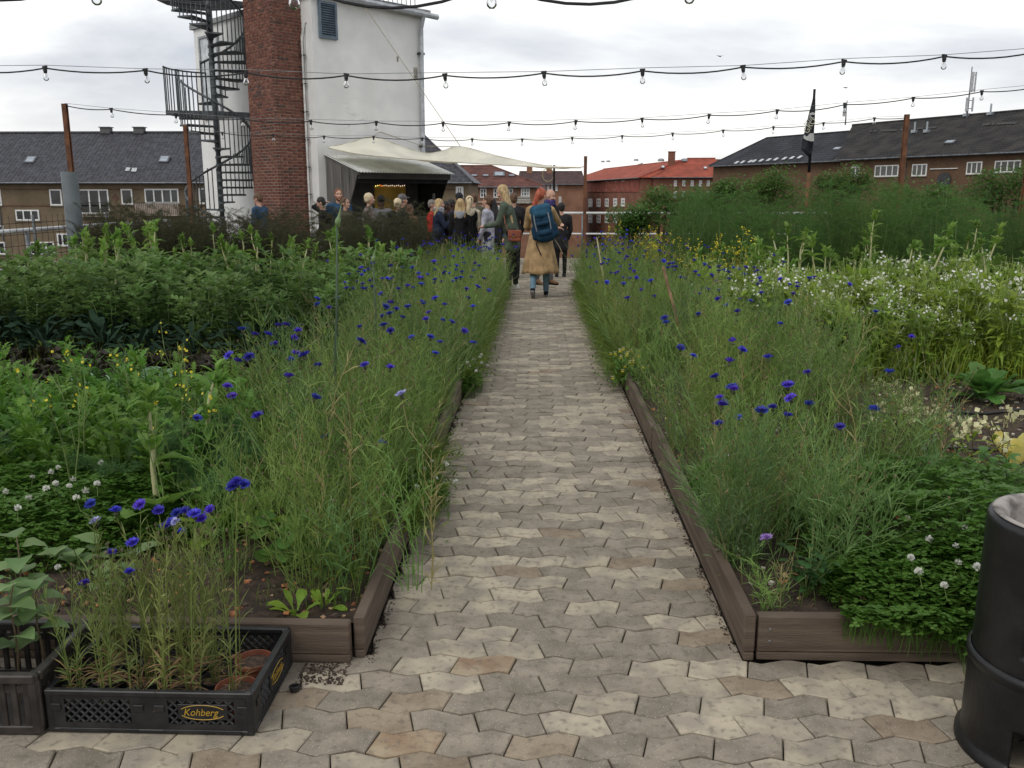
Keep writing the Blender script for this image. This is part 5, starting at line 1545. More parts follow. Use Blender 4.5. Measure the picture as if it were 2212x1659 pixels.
# redhead in the tan trench coat, seen from behind
g = gp(1166, 641)
def redpack(t, J): J['t'] = t; globals()['RED'] = (t, J)
person('person in tan trench coat with long red ponytail walking away', (g.x, g.y - .02), R(-4), py(1160, 409, g.y).z, 0, ('pony', HR, [(-.03, -.15, .02), (-.085, -.155, -.12), (-.13, -.15, -.34)]), K_TAN, None, K_JEAN, BL, 3, (25, 12, 50, 15), (45, 22, 75, 35), (-9, 26), (10, 4), (-25, 20), True, skirt=(.10, -.49, .168, .285, .08), vox=.012, extra=redpack)
# her backpack
t_, J = RED
c = W(t_, J['ch'] + Vector((.055, -.235, -.09)))
bp2 = empty('backpack', c, t_.rotation_euler.z, 'blue hiking backpack on the back of the person in the tan coat', 'backpack')
bp2.rotation_euler = (R(4), R(-12), t_.rotation_euler.z)
m = MB(); m.cap2((-.06, 0, -.2), .115, (-.07, 0, .12), .1); m.cap2((.06, 0, -.2), .115, (.07, 0, .12), .1); m.cap2((-.05, -.05, -.22), .1, (.05, -.05, -.22), .1); me = remesh(m, .013, 3)
K_PK = cloth('pack_blue', (.012, .04, .075)); K_PK2 = cloth('pack_teal', (.02, .07, .12)); me.materials.append(K_PK); put('pack_body', me, bp2)
m = MB(); m.cap2((-.09, .0, .18), .085, (.09, .0, .18), .085); m.cap2((-.09, -.06, .12), .06, (.09, -.06, .12), .06); me = remesh(m, .013, 3); me.materials.append(K_PK2); put('lid', me, bp2)
m = MB(); m.cap2((-.075, -.13, -.16), .05, (.075, -.13, -.16), .05); m.cap2((-.075, -.125, -.02), .035, (.075, -.125, -.02), .035); me = remesh(m, .013, 2); me.materials.append(K_PK); put('front_pocket', me, bp2)
for s in (-1, 1):
    m = MB(); m.cap2((s * .165, -.02, -.22), .045, (s * .17, -.02, -.08), .035); me = remesh(m, .012, 2); me.materials.append(K_PK); put('side_pocket', me, bp2)
    m = MB(); m.tube([(s * .11, -.14, .13), (s * .115, -.165, .0), (s * .11, -.17, -.12)], .009, 5); m.build('compression_strap', cloth('strap_grey', (.2, .22, .24)), bp2)
m = MB(); m.tube([(.06, .08, .2), (.085, .16, .27), (.09, .26, .22), (.1, .26, .02), (.12, .12, -.2)], .02, 6, flat=.5); m.build('shoulder_strap', K_PK2, bp2, smooth=True)
m = MB(); m.tube([(-.12, .0, -.24), (-.17, -.04, -.32), (-.13, -.06, -.5)], .009, 5); m.build('hip_strap', K_BLK, bp2)
m = MB(); m.tube([(.12, -.02, -.3), (.17, -.03, -.42), (.2, -.03, -.55)], .007, 5); m.build('loose_strap', cloth('strap_tan', (.3, .24, .16)), bp2)

# blonde in the green jacket, bending towards the left
g2 = gp(1104, 626)
WSH = {'mat': cloth('white_shoe', (.6, .6, .58), .5), 'sole': cloth('white_sole', (.6, .6, .58), .5), 'stripe': cloth('tan_stripe', (.4, .24, .09))}
def gb(t, J): globals()['GRN'] = (t, J)
person('person in green field jacket with long blond hair bending over the flowers', (g2.x + .02, g2.y), R(82), py(1090, 404, g2.y).z, 0, ('verylong', HB), K_GRN, None, cloth('black_jeans', (.012, .012, .016)), WSH, 13, (18, 4, 62, 20), (-8, 14, 30, 5), (4, 2), (-3, 0), (10, 22), True, hem=.16, vox=.012, extra=gb)
t_, J = GRN
c = W(t_, J['pel'] + Vector((-.02, -.1, -.05)))
c = py(1112, 508, g2.y - .27)
bag = empty('handbag', (c.x, c.y, c.z - .11), R(-8), 'rust brown leather shoulder bag on the hip of the green jacket', 'bag'); K_LEA = mat('leather_rust', (.24, .065, .03), .5, .12, 12, spec=.45)
m = MB(); m.bbox((0, 0, .1), (.225, .085, .19), .02); m.build('bag_body', K_LEA, bag)
m = MB(); m.bbox((0, -.046, .14), (.215, .012, .11), .006); m.build('flap', K_LEA, bag)
m = MB(); m.box((0, -.055, .09), (.02, .006, .016)); m.build('clasp', mat('brass', (.4, .28, .1), .35, metal=.8), bag)
sh_ = W(t_, J['sh']) - Vector((c.x, c.y, c.z - .11)); m = MB(); m.tube([(-.11, 0, .17), Vector((-.16, -.02, .3)), sh_ + Vector((-.07, -.15, .05)), sh_ + Vector((0, .02, .1))], .007, 5, flat=.5); m.build('strap', K_LEA, bag)

# bald man with the purple scarf
g3 = gp(1199, 616)
person('bald person in dark jacket with purple scarf and brown boots', (g3.x - .16, g3.y + .1), R(-128), py(1190, 412, g3.y).z, 0, ('bald', None), K_DARK, None, K_GTR, {'mat': mat('boot_tan', (.16, .085, .04), .6), 'sole': K_BLK}, 6, (12, 8, 80, 45), (8, 8, 70, 40), (5, 5), (-8, 6), (5, 15), False, hem=.12, scarf=K_PURP, vox=.012)
def crowd(label, x, ytop, Y, deg, **k):
    T = py(x, ytop, Y)
    return person(label, (T.x, Y), R(deg), T.z, **k)
crowd('person in black jacket half hidden behind the bald person', 1213, 440, 17.6, 10, hair=('short', HK), top=K_DARK, bottom=K_BLK, fem=False, hem=.15)
crowd('person in blue jacket with small backpack facing the brick stack', 566, 420, 17.4, 75, hair=('short', HBR), top=K_BLUE, lean=8, fem=False, head=(0, 20))
crowd('person in black top with short black hair holding the neck', 706, 429, 17.2, 95, hair=('short', HK), top=K_BLK, lean=10, fem=False, head=(0, 25), armR=(120, 20, 130, 20))
crowd('bearded person in dark blue shirt looking towards the path', 731, 411, 17.6, -160, skin=0, hair=('short', HAU), beard=HAU, top=K_BLUE, fem=False)
crowd('person with brown hair tied back standing beside the bearded one', 745, 430, 17.1, -115, skin=0, hair=('bun', HBR), top=K_OLIVE)
crowd('person with short blond hair in mauve grey jacket facing the bar', 793, 420, 17.0, -70, hair=('short', HW), top=K_MAUVE, fem=False, lean=3, armR=(20, 10, 40, 10))
crowd('person with black beanie and beard in grey shirt before the ochre panel', 823, 426, 18.0, -175, skin=2, hair=('short', HK), cap=('beanie', K_BLK), beard=HK, top=K_SHIRT, fem=False, head=(0, 30))
crowd('person with pale blond bun in black top seen from behind', 859, 431, 17.0, -10, hair=('bun', HW), top=K_BLK)
crowd('person with grey cap behind the pale blond bun', 869, 423, 17.8, -60, hair=('short', HG), cap=('brim', cloth('cap_grey', (.13, .125, .12))), top=K_DARK, fem=False)
crowd('person with long brown hair in brown coat beside the black top', 882, 444, 17.3, -20, hair=('long', HBR), top=cloth('brown_coat', (.11, .065, .035)), lean=6)
crowd('person in red jacket behind the blond with glasses', 933, 434, 17.9, -95, hair=('short', HG), top=K_RED)
crowd('blond person with glasses and grey scarf in dark jacket', 945, 432, 17.3, -85, hair=('long', HB), top=K_NAVY, scarf=K_HOOD, lean=3, armR=(30, 6, 110, 25))
crowd('person with black hair and dark skin in black jacket facing right', 963, 437, 17.6, -80, skin=2, hair=('short', HK), top=K_DARK)
crowd('person with black hair in navy jacket in the middle of the crowd', 976, 433, 18.2, -70, skin=2, hair=('short', HK), top=K_NAVY)
crowd('person with dark cap in navy and crimson jacket', 992, 420, 18.6, 0, hair=('short', HK), cap=('brim', cloth('cap_dark', (.02, .022, .026))), top=K_NAVY, sleeve=K_CRIM, fem=False)
crowd('person with long blond hair and grey hood over a black jacket', 994, 432, 16.9, 0, hair=('long', HB), top=K_BLK, hood=K_HOOD)
crowd('person with pale blond hair in cream and black varsity jacket', 1014, 426, 17.0, 10, hair=('pony', HW), top=K_BLK, sleeve=K_CREAM, hood=K_CREAM, hem=.05)
crowd('person with short brown hair in olive jacket behind the varsity jacket', 1023, 420, 18.2, 20, hair=('short', HBR), top=K_OLIVE, fem=False)
crowd('person in lilac grey coat with brown bun facing left', 1055, 425, 16.8, 75, hair=('bun', HBR), top=K_GREY, hem=.38, lean=2, armL=(5, 8, 20, 10))
crowd('person with long dark hair in black jacket looking down', 1072, 431, 16.9, 60, hair=('long', HK), top=K_DARK, lean=8, head=(0, 30), armL=(10, 6, 60, 20))
crowd('person with dark brown hair behind the green jacket', 1109, 420, 17.2, 20, hair=('short', HBR), top=K_DARK, fem=False)
# ------------------------------------------------------------------ plants: shapes
def leaf(mb, p, az, el, ln, wd, curl=.8, seg=4, shape='oval', fold=.25, ruf=0.0, roll=0.0, rnd=random, pet=0.0):
    """leaf blade: midrib starts at p, heading az, rising el, bending down by curl"""
    p = Vector(p); h = Vector((math.cos(az), math.sin(az), 0)); side = Vector((-math.sin(az), math.cos(az), 0))
    vs = []; step = ln / seg
    ph = rnd.random() * 6
    for i in range(seg + 1):
        t = i / seg
        if shape == 'oval': w = math.sin(math.pi * min(1, (t * .94 + .03)) ** .8)
        elif shape == 'spat': w = (.16 if t < .25 else .16 + .84 * math.sin(math.pi * (.5 * (t - .25) / .45 if t < .7 else .5 + .42 * (t - .7) / .3)))
        elif shape == 'heart': w = (0.05 if i == 0 else (1.0 if t < .35 else max(.03, 1.0 - ((t - .3) / .7) ** 1.4)))
        elif shape == 'line': w = 1.0 if t < .5 else max(.08, 1.0 - (t - .5) * 1.9)
        elif shape == 'lobed':
            env = math.sin(math.pi * min(1, (t * .9 + .08)) ** 1.1); w = env * (1.0 if i % 2 else .32) if t < .93 else .08
        elif shape == 'wide': w = (.12 if t < .18 else min(1, .4 + 1.9 * (t - .18)) if t < .55 else math.sqrt(max(.02, 1 - ((t - .55) / .46) ** 2)))
        else: w = math.sin(math.pi * t)
        w *= wd / 2
        a = el - curl * t
        up_ = Vector((0, 0, 1)) * math.cos(a) - h * math.sin(a)
        sd = side * math.cos(roll * t) + up_ * math.sin(roll * t)
        rr_ = ruf * wd * math.sin(t * 17 + ph)
        rl_ = ruf * wd * math.sin(t * 15 + ph + 2)
        fz = up_ * (fold * w)
        vs += [p - sd * w + fz + up_ * rr_, p.copy(), p + sd * w + fz + up_ * rl_]
        p = p + (h * math.cos(a) + Vector((0, 0, 1)) * math.sin(a)) * step
    mb.add(vs, [f for i in range(seg) for f in ((3 * i, 3 * i + 1, 3 * i + 4, 3 * i + 3), (3 * i + 1, 3 * i + 2, 3 * i + 5, 3 * i + 4))])

def blade(mb, p, d, ln, w):
    """narrow two-piece strip"""
    p = Vector(p); d = Vector(d).normalized(); s = d.cross(Vector((random.uniform(-1, 1), random.uniform(-1, 1), random.uniform(-1, 1))))
    if s.length < 1e-3: s = Vector((1, 0, 0))
    s = s.normalized() * (w / 2); m_ = p + d * (ln * .5); q = p + (d + Vector((0, 0, -.18))).normalized() * ln
    mb.add([p - s * .6, p + s * .6, m_ + s, m_ - s, q], [(0, 1, 2, 3), (3, 2, 4)])

def curve_stem(base, az, lean, h, n=5, wob=.03, rnd=random):
    pts = []
    for i in range(n + 1):
        t = i / n
        pts.append(Vector((base[0] + math.cos(az) * lean * t ** 1.4 + rnd.uniform(-wob, wob) * t, base[1] + math.sin(az) * lean * t ** 1.4 + rnd.uniform(-wob, wob) * t, base[2] + h * t)))
    return pts
def along(pts, t):
    k = min(int(t * (len(pts) - 1)), len(pts) - 2); f = t * (len(pts) - 1) - k
    return pts[k].lerp(pts[k + 1], f), (pts[k + 1] - pts[k]).normalized()

G_CORN = leafmat('cornflower_green', (.122, .185, .05), (.195, .275, .085), trans=.25, objvar=.26, hue=.022)
M_DRYST = leafmat('dry_stem', (.2, .16, .08), (.28, .22, .12), trans=.1)
G_CORN2 = leafmat('cornflower_grey_green', (.09, .15, .05), (.145, .21, .085), trans=.2, objvar=.26, hue=.022)
M_BLUE = mat('petal_blue', (.035, .026, .38), .6, .15, 60, trans=.2, objvar=.35, col2=(.075, .07, .58), hue=.018)
M_LILAC = mat('petal_lilac', (.3, .16, .5), .6, .15, 60, trans=.3, objvar=.2, col2=(.5, .36, .7))
M_PALEB = mat('petal_pale_blue', (.35, .36, .68), .6, .15, 60, trans=.3, col2=(.55, .55, .8))
M_PURP = mat('petal_violet', (.06, .012, .1), .6, .15, 60)
M_INV = mat('involucre', (.05, .06, .025), .7, .3, 60)
M_BROWNBUD = mat('spent_bud', (.1, .085, .045), .8, .3, 40)

def flower_head(seed, mp, flat=1.0, size=1.0):
    r = random.Random(seed); m = MB()
    m.cm = 1; m.lathe([(.0015, -.017), (.006, -.013), (.0072, -.006), (.0045, .0)], 7)
    m.cm = 2
    for i in range(9):
        a = r.uniform(0, 6.28); e_ = r.uniform(.9, 1.5); d = Vector((math.cos(a) * math.cos(e_), math.sin(a) * math.cos(e_), math.sin(e_)))
        m.tube([(0, 0, -.001), d * .011], [.0011, .0005], 3, cap=False)
    m.cm = 0
    for ring, (n_, el, ln) in enumerate(((10, .35, .021), (8, .75, .018), (5, 1.15, .014))):
        for i in range(n_):
            a = 2 * math.pi * (i + r.uniform(-.3, .3)) / n_; e_ = el * flat + r.uniform(-.15, .2)
            h = Vector((math.cos(a), math.sin(a), 0)); s = Vector((-math.sin(a), math.cos(a), 0)); u = Vector((0, 0, 1))
            d = h * math.cos(e_) + u * math.sin(e_); n2 = u * math.cos(e_) - h * math.sin(e_)
            L_ = ln * r.uniform(.85, 1.1); b = d * .003; mid = d * (L_ * .55)
            vs = [b - s * .001, b + s * .001]
            vs += [mid - s * .0035 + n2 * .002, mid - n2 * .001, mid + s * .0035 + n2 * .002]
            vs += [d * L_ - s * .0085 + n2 * .003, d * (L_ * .84) - s * .0045, d * L_ * 1.06 - s * .002 - n2 * .001, d * (L_ * .86) + s * .002, d * L_ + s * .008 + n2 * .003]
            m.add(vs, [(0, 3, 2), (0, 1, 3), (1, 4, 3), (2, 6, 5), (2, 3, 6), (3, 7, 6), (3, 8, 7), (3, 4, 8), (4, 9, 8)])
    if size != 1: m.v = [(a * size, b * size, c * size) for a, b, c in m.v]
    return m.mesh('flower_head', [mp, M_INV, M_PURP])
FH = [flower_head(i, M_BLUE, (.9, 1.0, 1.25, .7)[i], 1.08) for i in range(4)]
FH_LIL = flower_head(11, M_LILAC, .7, 1.1); FH_PALE = flower_head(12, M_PALEB, .7, 1.05)
_b = MB(); _b.lathe([(.001, -.012), (.0055, -.008), (.0062, 0), (.003, .007), (.001, .009)], 6); BUD = _b.mesh('bud', M_BROWNBUD)
BUDG = bpy.data.meshes.new_from_object(bpy.data.objects.new('t', BUD)) if False else BUD

def cornflower_mesh(seed, nst, h, spread, green, low=.0):
    r = random.Random(seed); m = MB(); tips = []
    random.seed(seed)
    for s in range(nst):
        az = r.uniform(0, 6.28); rad = spread * math.sqrt(r.random()); hh = h * r.uniform(.38, 1.0) ** .8
        b = (math.cos(az) * rad * .6, math.sin(az) * rad * .6, -.03)
        st_ = curve_stem(b, az + r.uniform(-1.2, 1.2), r.choice((r.uniform(.01, .12), r.uniform(.1, .34))), hh + .03, 5, .05, r)
        m.cm = 2 if r.random() < .04 else 0
        m.tube(st_, [.0024, .0023, .002, .0018, .0015, .0011], 3, cap=False)
        tips.append((st_[-1], (st_[-1] - st_[-2]).normalized()))
        for k in range(r.randint(2, 5)):
            p, d = along(st_, r.uniform(.35, .88)); a2 = r.uniform(0, 6.28); ln = r.uniform(.08, .28)
            e1 = p + d * ln * .45 + Vector((math.cos(a2), math.sin(a2), 0)) * ln * r.uniform(.2, .5); e2 = e1 + (d * .8 + Vector((math.cos(a2), math.sin(a2), 0)) * r.uniform(.0, .5)).normalized() * ln * .5
            m.tube([p, e1, e2], [.0016, .0013, .001], 3, cap=False); tips.append((e2, (e2 - e1).normalized()))
            for q in range(3): blade(m, p.lerp(e1, r.random()), d + Vector((r.uniform(-.8, .8), r.uniform(-.8, .8), r.uniform(-.2, .4))), r.uniform(.03, .07), .0035)
        for k in range(12):
            p, d = along(st_, r.uniform(.02 + low, .9)); a2 = r.uniform(0, 6.28)
            blade(m, p, d * r.uniform(.2, 1.4) + Vector((math.cos(a2), math.sin(a2), 0)) * r.uniform(.4, 1.0), r.uniform(.05, .11), r.uniform(.003, .0048))
    m.cm = 1
    for p, d in tips:
        if r.random() < .25: m.ell(p, (.0048, .0048, .0075), nu=5, nv=4)
    me = m.mesh('foliage', [green, M_BROWNBUD, M_DRYST])
    return me, tips
CORN = [cornflower_mesh(100 + i, 22, .86, .17, G_CORN if i % 3 else G_CORN2) for i in range(6)]
CORN_S = [cornflower_mesh(120 + i, 9, .66, .10, G_CORN2 if i % 2 else G_CORN) for i in range(4)]
ncorn = 0
def corn_plant(var, loc, rz, sc, nfl, rnd, label, group, fix=None, heads=FH, name='cornflower_plant', bias=.2):
    """plant standing at loc; fix = (tip index) already aligned by the caller"""
    global ncorn
    me, tips = var
    if group:
        y_ = loc[1]; zone = 'near the board corner' if y_ < 4.6 else ('halfway along' if y_ < 8.5 else 'towards the walkers')
        label = 'cornflower plant, %s, %s %s' % (('only buds', 'one open blue flower', 'two blue flowers', 'three blue flowers', 'four blue flowers')[min(4, nfl)], label, zone)
    t = empty(name, loc, rz, label, 'plant', group); t.scale = (sc, sc, sc)
    put('foliage', me, t); ncorn += 1
    idx = sorted(range(len(tips)), key=lambda i: -tips[i][0].z + rnd.uniform(0, bias))[:nfl]
    if fix is not None: idx = [fix] + [i for i in idx if i != fix][:max(0, nfl - 1)]
    for i in idx:
        p, d = tips[i]
        o = put('flower_head', heads[rnd.randrange(len(heads))], t, p + d * .012)
        dd = (d + Vector((rnd.uniform(-.4, .4), rnd.uniform(-.6, .2), .5))).normalized()
        o.rotation_mode = 'QUATERNION'; o.rotation_quaternion = dd.to_track_quat('Z', 'Y')
        s_ = rnd.uniform(.85, 1.25) / max(sc, .6); o.scale = (s_, s_, s_)
    return t

# flowers read from the photograph: one plant stands under each
LF = [(550, 723), (578, 722), (600, 706), (594, 740), (635, 728), (636, 762), (513, 776), (689, 787), (492, 825), (502, 861), (558, 887), (790, 775), (840, 790), (676, 859), (905, 879), (706, 937), (825, 952), (597, 1129), (789, 1178),
      (745, 608), (770, 606), (792, 624), (729, 643), (870, 575), (882, 612), (860, 622), (844, 650), (868, 690), (843, 718), (776, 742), (950, 745), (940, 765), (925, 778), (960, 658), (975, 692), (1000, 715), (1020, 735), (905, 600), (985, 600), (1030, 615), (1045, 600), (1010, 640), (1060, 655),
      (990, 540), (930, 497), (870, 503), (1000, 560), (1040, 540), (960, 560), (940, 640), (1055, 625), (915, 655), (880, 660), (890, 730), (955, 690), (1020, 660), (1070, 600), (1060, 560), (1020, 520), (975, 515)]
RF = [(1405, 522), (1363, 578), (1357, 643), (1408, 607), (1523, 528), (1528, 575), (1552, 580), (1503, 590), (1512, 632), (1570, 665), (1595, 668), (1705, 648), (1470, 745), (1497, 768), (1585, 733), (1662, 773), (1712, 855), (1585, 835), (1555, 860), (1560, 875), (1670, 875), (1645, 885), (1595, 902), (1555, 917), (1943, 755), (1922, 802), (1887, 880), (1748, 802),
      (1340, 745), (1290, 750), (1692, 567), (1650, 523), (1645, 635), (1423, 770), (1415, 640), (1440, 530), (1345, 600), (1320, 585), (1300, 570), (1330, 530), (1350, 510), (1310, 640), (1250, 560), (1240, 600), (1255, 680), (1270, 530), (1245, 520), (1290, 610), (1480, 600), (1440, 690)]
LAB_L = 'left of the path'
LAB_R = 'right of the path'
GL_, GR_ = 'cornflowers along the left path edge', 'cornflowers along the right path edge'
rc = random.Random(21)
occ = []
def plant_at_flower(x, y, side):
    for k in range(14):
        h = rc.uniform(.62, .9)
        if y > 900: h = rc.uniform(.42, .68)
        var = CORN[rc.randrange(6)] if y < 900 else CORN_S[rc.randrange(4)]
        s0_ = SL if side < 0 else SR
        T = gp(x, y, s0_ + h)
        me, tips = var
        ti = max(range(len(tips)), key=lambda i: tips[i][0].z + rc.uniform(0, .2))
        tp = tips[ti][0]; sc = h / (tp.z + .012)
        rz = rc.uniform(0, 6.28)
        off = Matrix.Rotation(rz, 3, 'Z') @ Vector((tp.x, tp.y, 0)) * sc
        b = Vector((T.x - off.x, T.y - off.y, 0)); b.z = sz(b.x, b.y) - .005
        lim = (-1.75, -.66) if side < 0 else (.80, 2.1)
        if lim[0] < b.x < lim[1] and 2.95 < b.y < 14.8:
            occ.append((b.x, b.y))
            return corn_plant(var, b, rz, sc, 1 + (rc.random() < .35), rc, LAB_L if side < 0 else LAB_R, GL_ if side < 0 else GR_, ti)
for x, y in LF: plant_at_flower(x, y, -1)
for x, y in RF: plant_at_flower(x, y, 1)
# fill the two strips
def fill(side, n, xlim, ylim, label, group, hmul=1.0):
    k = tries = 0
    while k < n and tries < n * 30:
        tries += 1
        y = ylim[0] + (ylim[1] - ylim[0]) * rc.random(); xl = xlim(y)
        if xl is None: continue
        x = rc.uniform(*xl)
        if any((x - a) ** 2 + (y - b) ** 2 < .022 for a, b in occ): continue
        occ.append((x, y))
        small = (side > 0 and y < 4.9) or y < 3.6
        var = CORN_S[rc.randrange(4)] if small else CORN[rc.randrange(6)]
        far = y > 6.5
        corn_plant(var, (x, y, sz(x, y) - .005), rc.uniform(0, 6.28), rc.uniform(.78, 1.04) * hmul, rc.choices((0, 1, 2, 3, 4), (3, 3, 2, 2, 1) if far else (8, 2, 1, 0, 0))[0], rc, label, group)
        k += 1
def xl_left(y):
    if y < 3.5: return (-.8, -.66)
    if y < 4.3: return (-1.2, -.67)
    if y > 7.0 and rc.random() < .3: return (-.72, -.61)
    return (-1.55 - .02 * y, -.64)
def xl_right(y):
    if y < 3.8: return None
    if y < 5.2: return None if rc.random() < (.88 if y < 4.5 else .6) else (1.15, 2.05)
    if y < 7.2: return (1.06, 2.0)
    return (.74, 1.9) if rc.random() < .7 else (.74, .86)
fill(-1, 100, xl_left, (2.98, 14.9), LAB_L, GL_)
fill(1, 100, xl_right, (3.8, 14.9), LAB_R, GR_)
# strip colour variants picked out in the photograph
T = gp(868, 853, SL + .72)
var = CORN_S[0]; ti = max(range(len(var[1])), key=lambda i: var[1][i][0].z); tp = var[1][ti][0]; sc = .72 / (tp.z + .012)
corn_plant(var, (T.x - tp.x * sc, T.y - tp.y * sc, SL), 0, sc, 1, rc, 'cornflower plant with one pale blue and white flower, left of the path', None, ti, [FH_PALE])
lil = cornflower_mesh(140, 8, .3, .09, G_CORN)
T = gp(1668, 1250, SR + .15); ti = max(range(len(lil[1])), key=lambda i: lil[1][i][0].z); tp = lil[1][ti][0]; sc = .72
base = gp(1668, 1322, SR); corn_plant(lil, (base.x, base.y, SR - .005), 0, sc, 1, rc, 'small cornflower plant with one lilac flower at the right bed corner', None, ti, [FH_LIL])

# dead-nettle like buds and faded heads would vanish at this size; weedy undergrowth fills the strips
def undergrowth(name, n, area, hmin, hmax, mats, seed, label, wd=.004, test=None):
    r = random.Random(seed); random.seed(seed); m = MB(); k = 0
    while k < n:
        x = r.uniform(area[0], area[1]); y = area[2] + (area[3] - area[2]) * r.random() ** 1.25
        if test and not test(x, y): 
            k += 1; continue
        z = sz(x, y); m.cm = r.randrange(len(mats)); h = r.uniform(hmin, hmax)
        if r.random() < .6:
            blade(m, (x, y, z), (r.uniform(-.28, .28), r.uniform(-.28, .28), 1), h, wd * r.uniform(.55, 1.0))
        else:
            leaf(m, (x, y, z + h * r.uniform(.1, .6)), r.uniform(0, 6.28), r.uniform(.2, 1.2), h * .32, min(.022, h * .1), .7, 2, 'oval', rnd=r)
        k += 1
    return tag(m.build(name, mats), label, 'undergrowth', kind='stuff')
UG = [leafmat('under_a', (.075, .12, .025), objvar=0), leafmat('under_b', (.12, .165, .035), objvar=0), leafmat('under_c', (.045, .08, .02), objvar=0)]
undergrowth('undergrowth', 24000, (-1.75, -.64, 3.0, 14.9), .08, .42, UG, 31, 'grassy undergrowth between the cornflowers left of the path', test=lambda x, y: not (y < 3.75 and x < -.84) and (y > 4.8 or (math.sin(x * 911 + y * 577) * 43758.5) % 1 < .45))
undergrowth('undergrowth', 21000, (.78, 2.1, 3.9, 14.9), .08, .42, UG, 32, 'grassy undergrowth between the cornflowers right of the path', test=lambda x, y: not (x < 1.12 and 3.9 < y < 7.3) and (y > 5.8 or (math.sin(x * 911 + y * 577) * 43758.5) % 1 < .16))
undergrowth('weeds', 1500, (.79, 1.5, 3.0, 7.4), .02, .09, UG, 33, 'low weeds on the soil behind the right plank')
undergrowth('weeds', 2500, (2.0, 6.7, 4.4, 7.0), .02, .08, UG, 34, 'low weeds on the bare soil of the right bed')
undergrowth('weeds', 900, (-2.6, -.66, 2.95, 3.9), .02, .09, UG, 35, 'low weeds on the soil of the left bed front')
undergrowth('undergrowth', 11000, (-6.6, -1.7, 4.2, 14.8), .06, .3, UG, 36, 'leafy undergrowth between the vegetables of the left bed')

def edge_growth(xe, sg, y0, y1, n, seed, label):
    r = random.Random(seed); random.seed(seed); m = MB()
    for k in range(n):
        y = r.uniform(y0, y1); lump = .5 + .5 * mnoise.noise(Vector((y * 1.7, seed, 0)))
        x = xe - sg * abs(r.gauss(0, .05 + .07 * lump)); z = r.uniform(.03, .16 + .16 * lump) * (1 if abs(x - xe) < .08 else .8)
        m.cm = r.randrange(3)
        if r.random() < .55: blade(m, (xe + sg * .03, y, .1), (x - xe - sg * .05, r.uniform(-.1, .1), z), r.uniform(.12, .32), .0045)
        else: leaf(m, (x, y, z), r.uniform(0, 6.28), r.uniform(-.3, .9), r.uniform(.03, .07), .014, .6, 2, 'oval', rnd=r)
    tag(m.build('edge_growth', UG), label, 'undergrowth', kind='stuff')
edge_growth(PATH_R, 1, 7.15, 14.8, 9000, 91, 'weeds and flower stems hanging over the right plank along the path')
edge_growth(PATH_L, -1, 6.9, 14.8, 8000, 92, 'weeds and flower stems hanging over the left plank along the path')
edge_growth(PATH_L, -1, 3.7, 5.0, 700, 93, 'sparse weeds hanging over the left plank nearer the corner')

# ------------------------------------------------------------------ leafy vegetables
def rosette(seed, n, ln, wd, shape, el=(.5, 1.3), curl=.9, seg=5, ruf=0.0, fold=.3, z=(.0, .05), spread=.03):
    r = random.Random(seed); out_ = []
    for i in range(n):
        m = MB(); az = i * 2.39996 + r.uniform(-.25, .25); f = i / max(1, n - 1)
        L_ = ln * r.uniform(.75, 1.05) * (1 - .25 * f)
        leaf(m, (math.cos(az) * spread, math.sin(az) * spread, r.uniform(*z)), az, el[0] + (el[1] - el[0]) * f + r.uniform(-.12, .12), L_, wd * r.uniform(.8, 1.1) * (1 - .2 * f), curl * r.uniform(.7, 1.2), seg, shape, fold, ruf, r.uniform(-.4, .4), r)
        out_.append(m)
    return out_
def rosette_plant(name, label, cat, ms, green, loc, rz=0, sc=1.0, group=None, split=True, extra=None):
    t = empty(name, loc, rz, label, cat, group); t.scale = (sc,) * 3
    if split:
        for m in ms: m.build('leaf', green, t, smooth=True)
    else:
        j = MB()
        for m in ms: j.add(m.v, m.f)
        tag(j.build('foliage', green, t, smooth=True), kind='stuff')
    if extra: extra(t)
    return t
G_LET = leafmat('lettuce_green', (.15, .24, .03), (.22, .33, .06)); G_MIZ = leafmat('mizuna_green', (.06, .135, .02), (.105, .2, .035)); G_CHI = leafmat('chicory_green', (.1, .175, .035), (.165, .25, .065))
G_BEAN = leafmat('bean_green', (.075, .135, .035), (.12, .19, .07), rough=.55); G_RED = leafmat('red_lettuce', (.014, .0105, .007), (.028, .02, .012), trans=.15, objvar=.3); G_CAB = leafmat('cabbage_blue_green', (.09, .15, .105), (.15, .22, .17), trans=.1, rough=.55)
G_KAL = leafmat('black_kale', (.011, .023, .016), (.02, .038, .027), trans=.1, rough=.85, spec=.1); G_SPI = leafmat('spinach_green', (.06, .14, .03), (.1, .2, .055), rough=.4); G_NAS = leafmat('nasturtium_green', (.08, .17, .035), (.12, .23, .06)); G_SUN = leafmat('seedling_green', (.12, .19, .08), (.17, .25, .12), rough=.5)
G_CLO = leafmat('clover_green', (.055, .125, .02), (.1, .185, .04), objvar=0); G_ROC = leafmat('rocket_green', (.15, .225, .03), (.23, .31, .055)); G_DIL = leafmat('dill_green', (.05, .105, .04), (.08, .15, .06)); G_SILV = leafmat('silver_green', (.13, .18, .11), (.2, .25, .17), trans=.15)
M_STALK = mat('pale_stalk', (.42, .4, .2), .6, .12, 10, objvar=.12, col2=(.5, .5, .3)); M_GSTEM = mat('green_stem', (.12, .17, .05), .6, .2, 10); M_WHITEP = mat('petal_white', (.72, .72, .66), .7, .05, 40, trans=.25); M_YEL = mat('petal_yellow', (.6, .5, .03), .6, .1, 40, trans=.25); M_CREAMP = mat('petal_cream', (.66, .63, .38), .7, .06, 40, trans=.25)

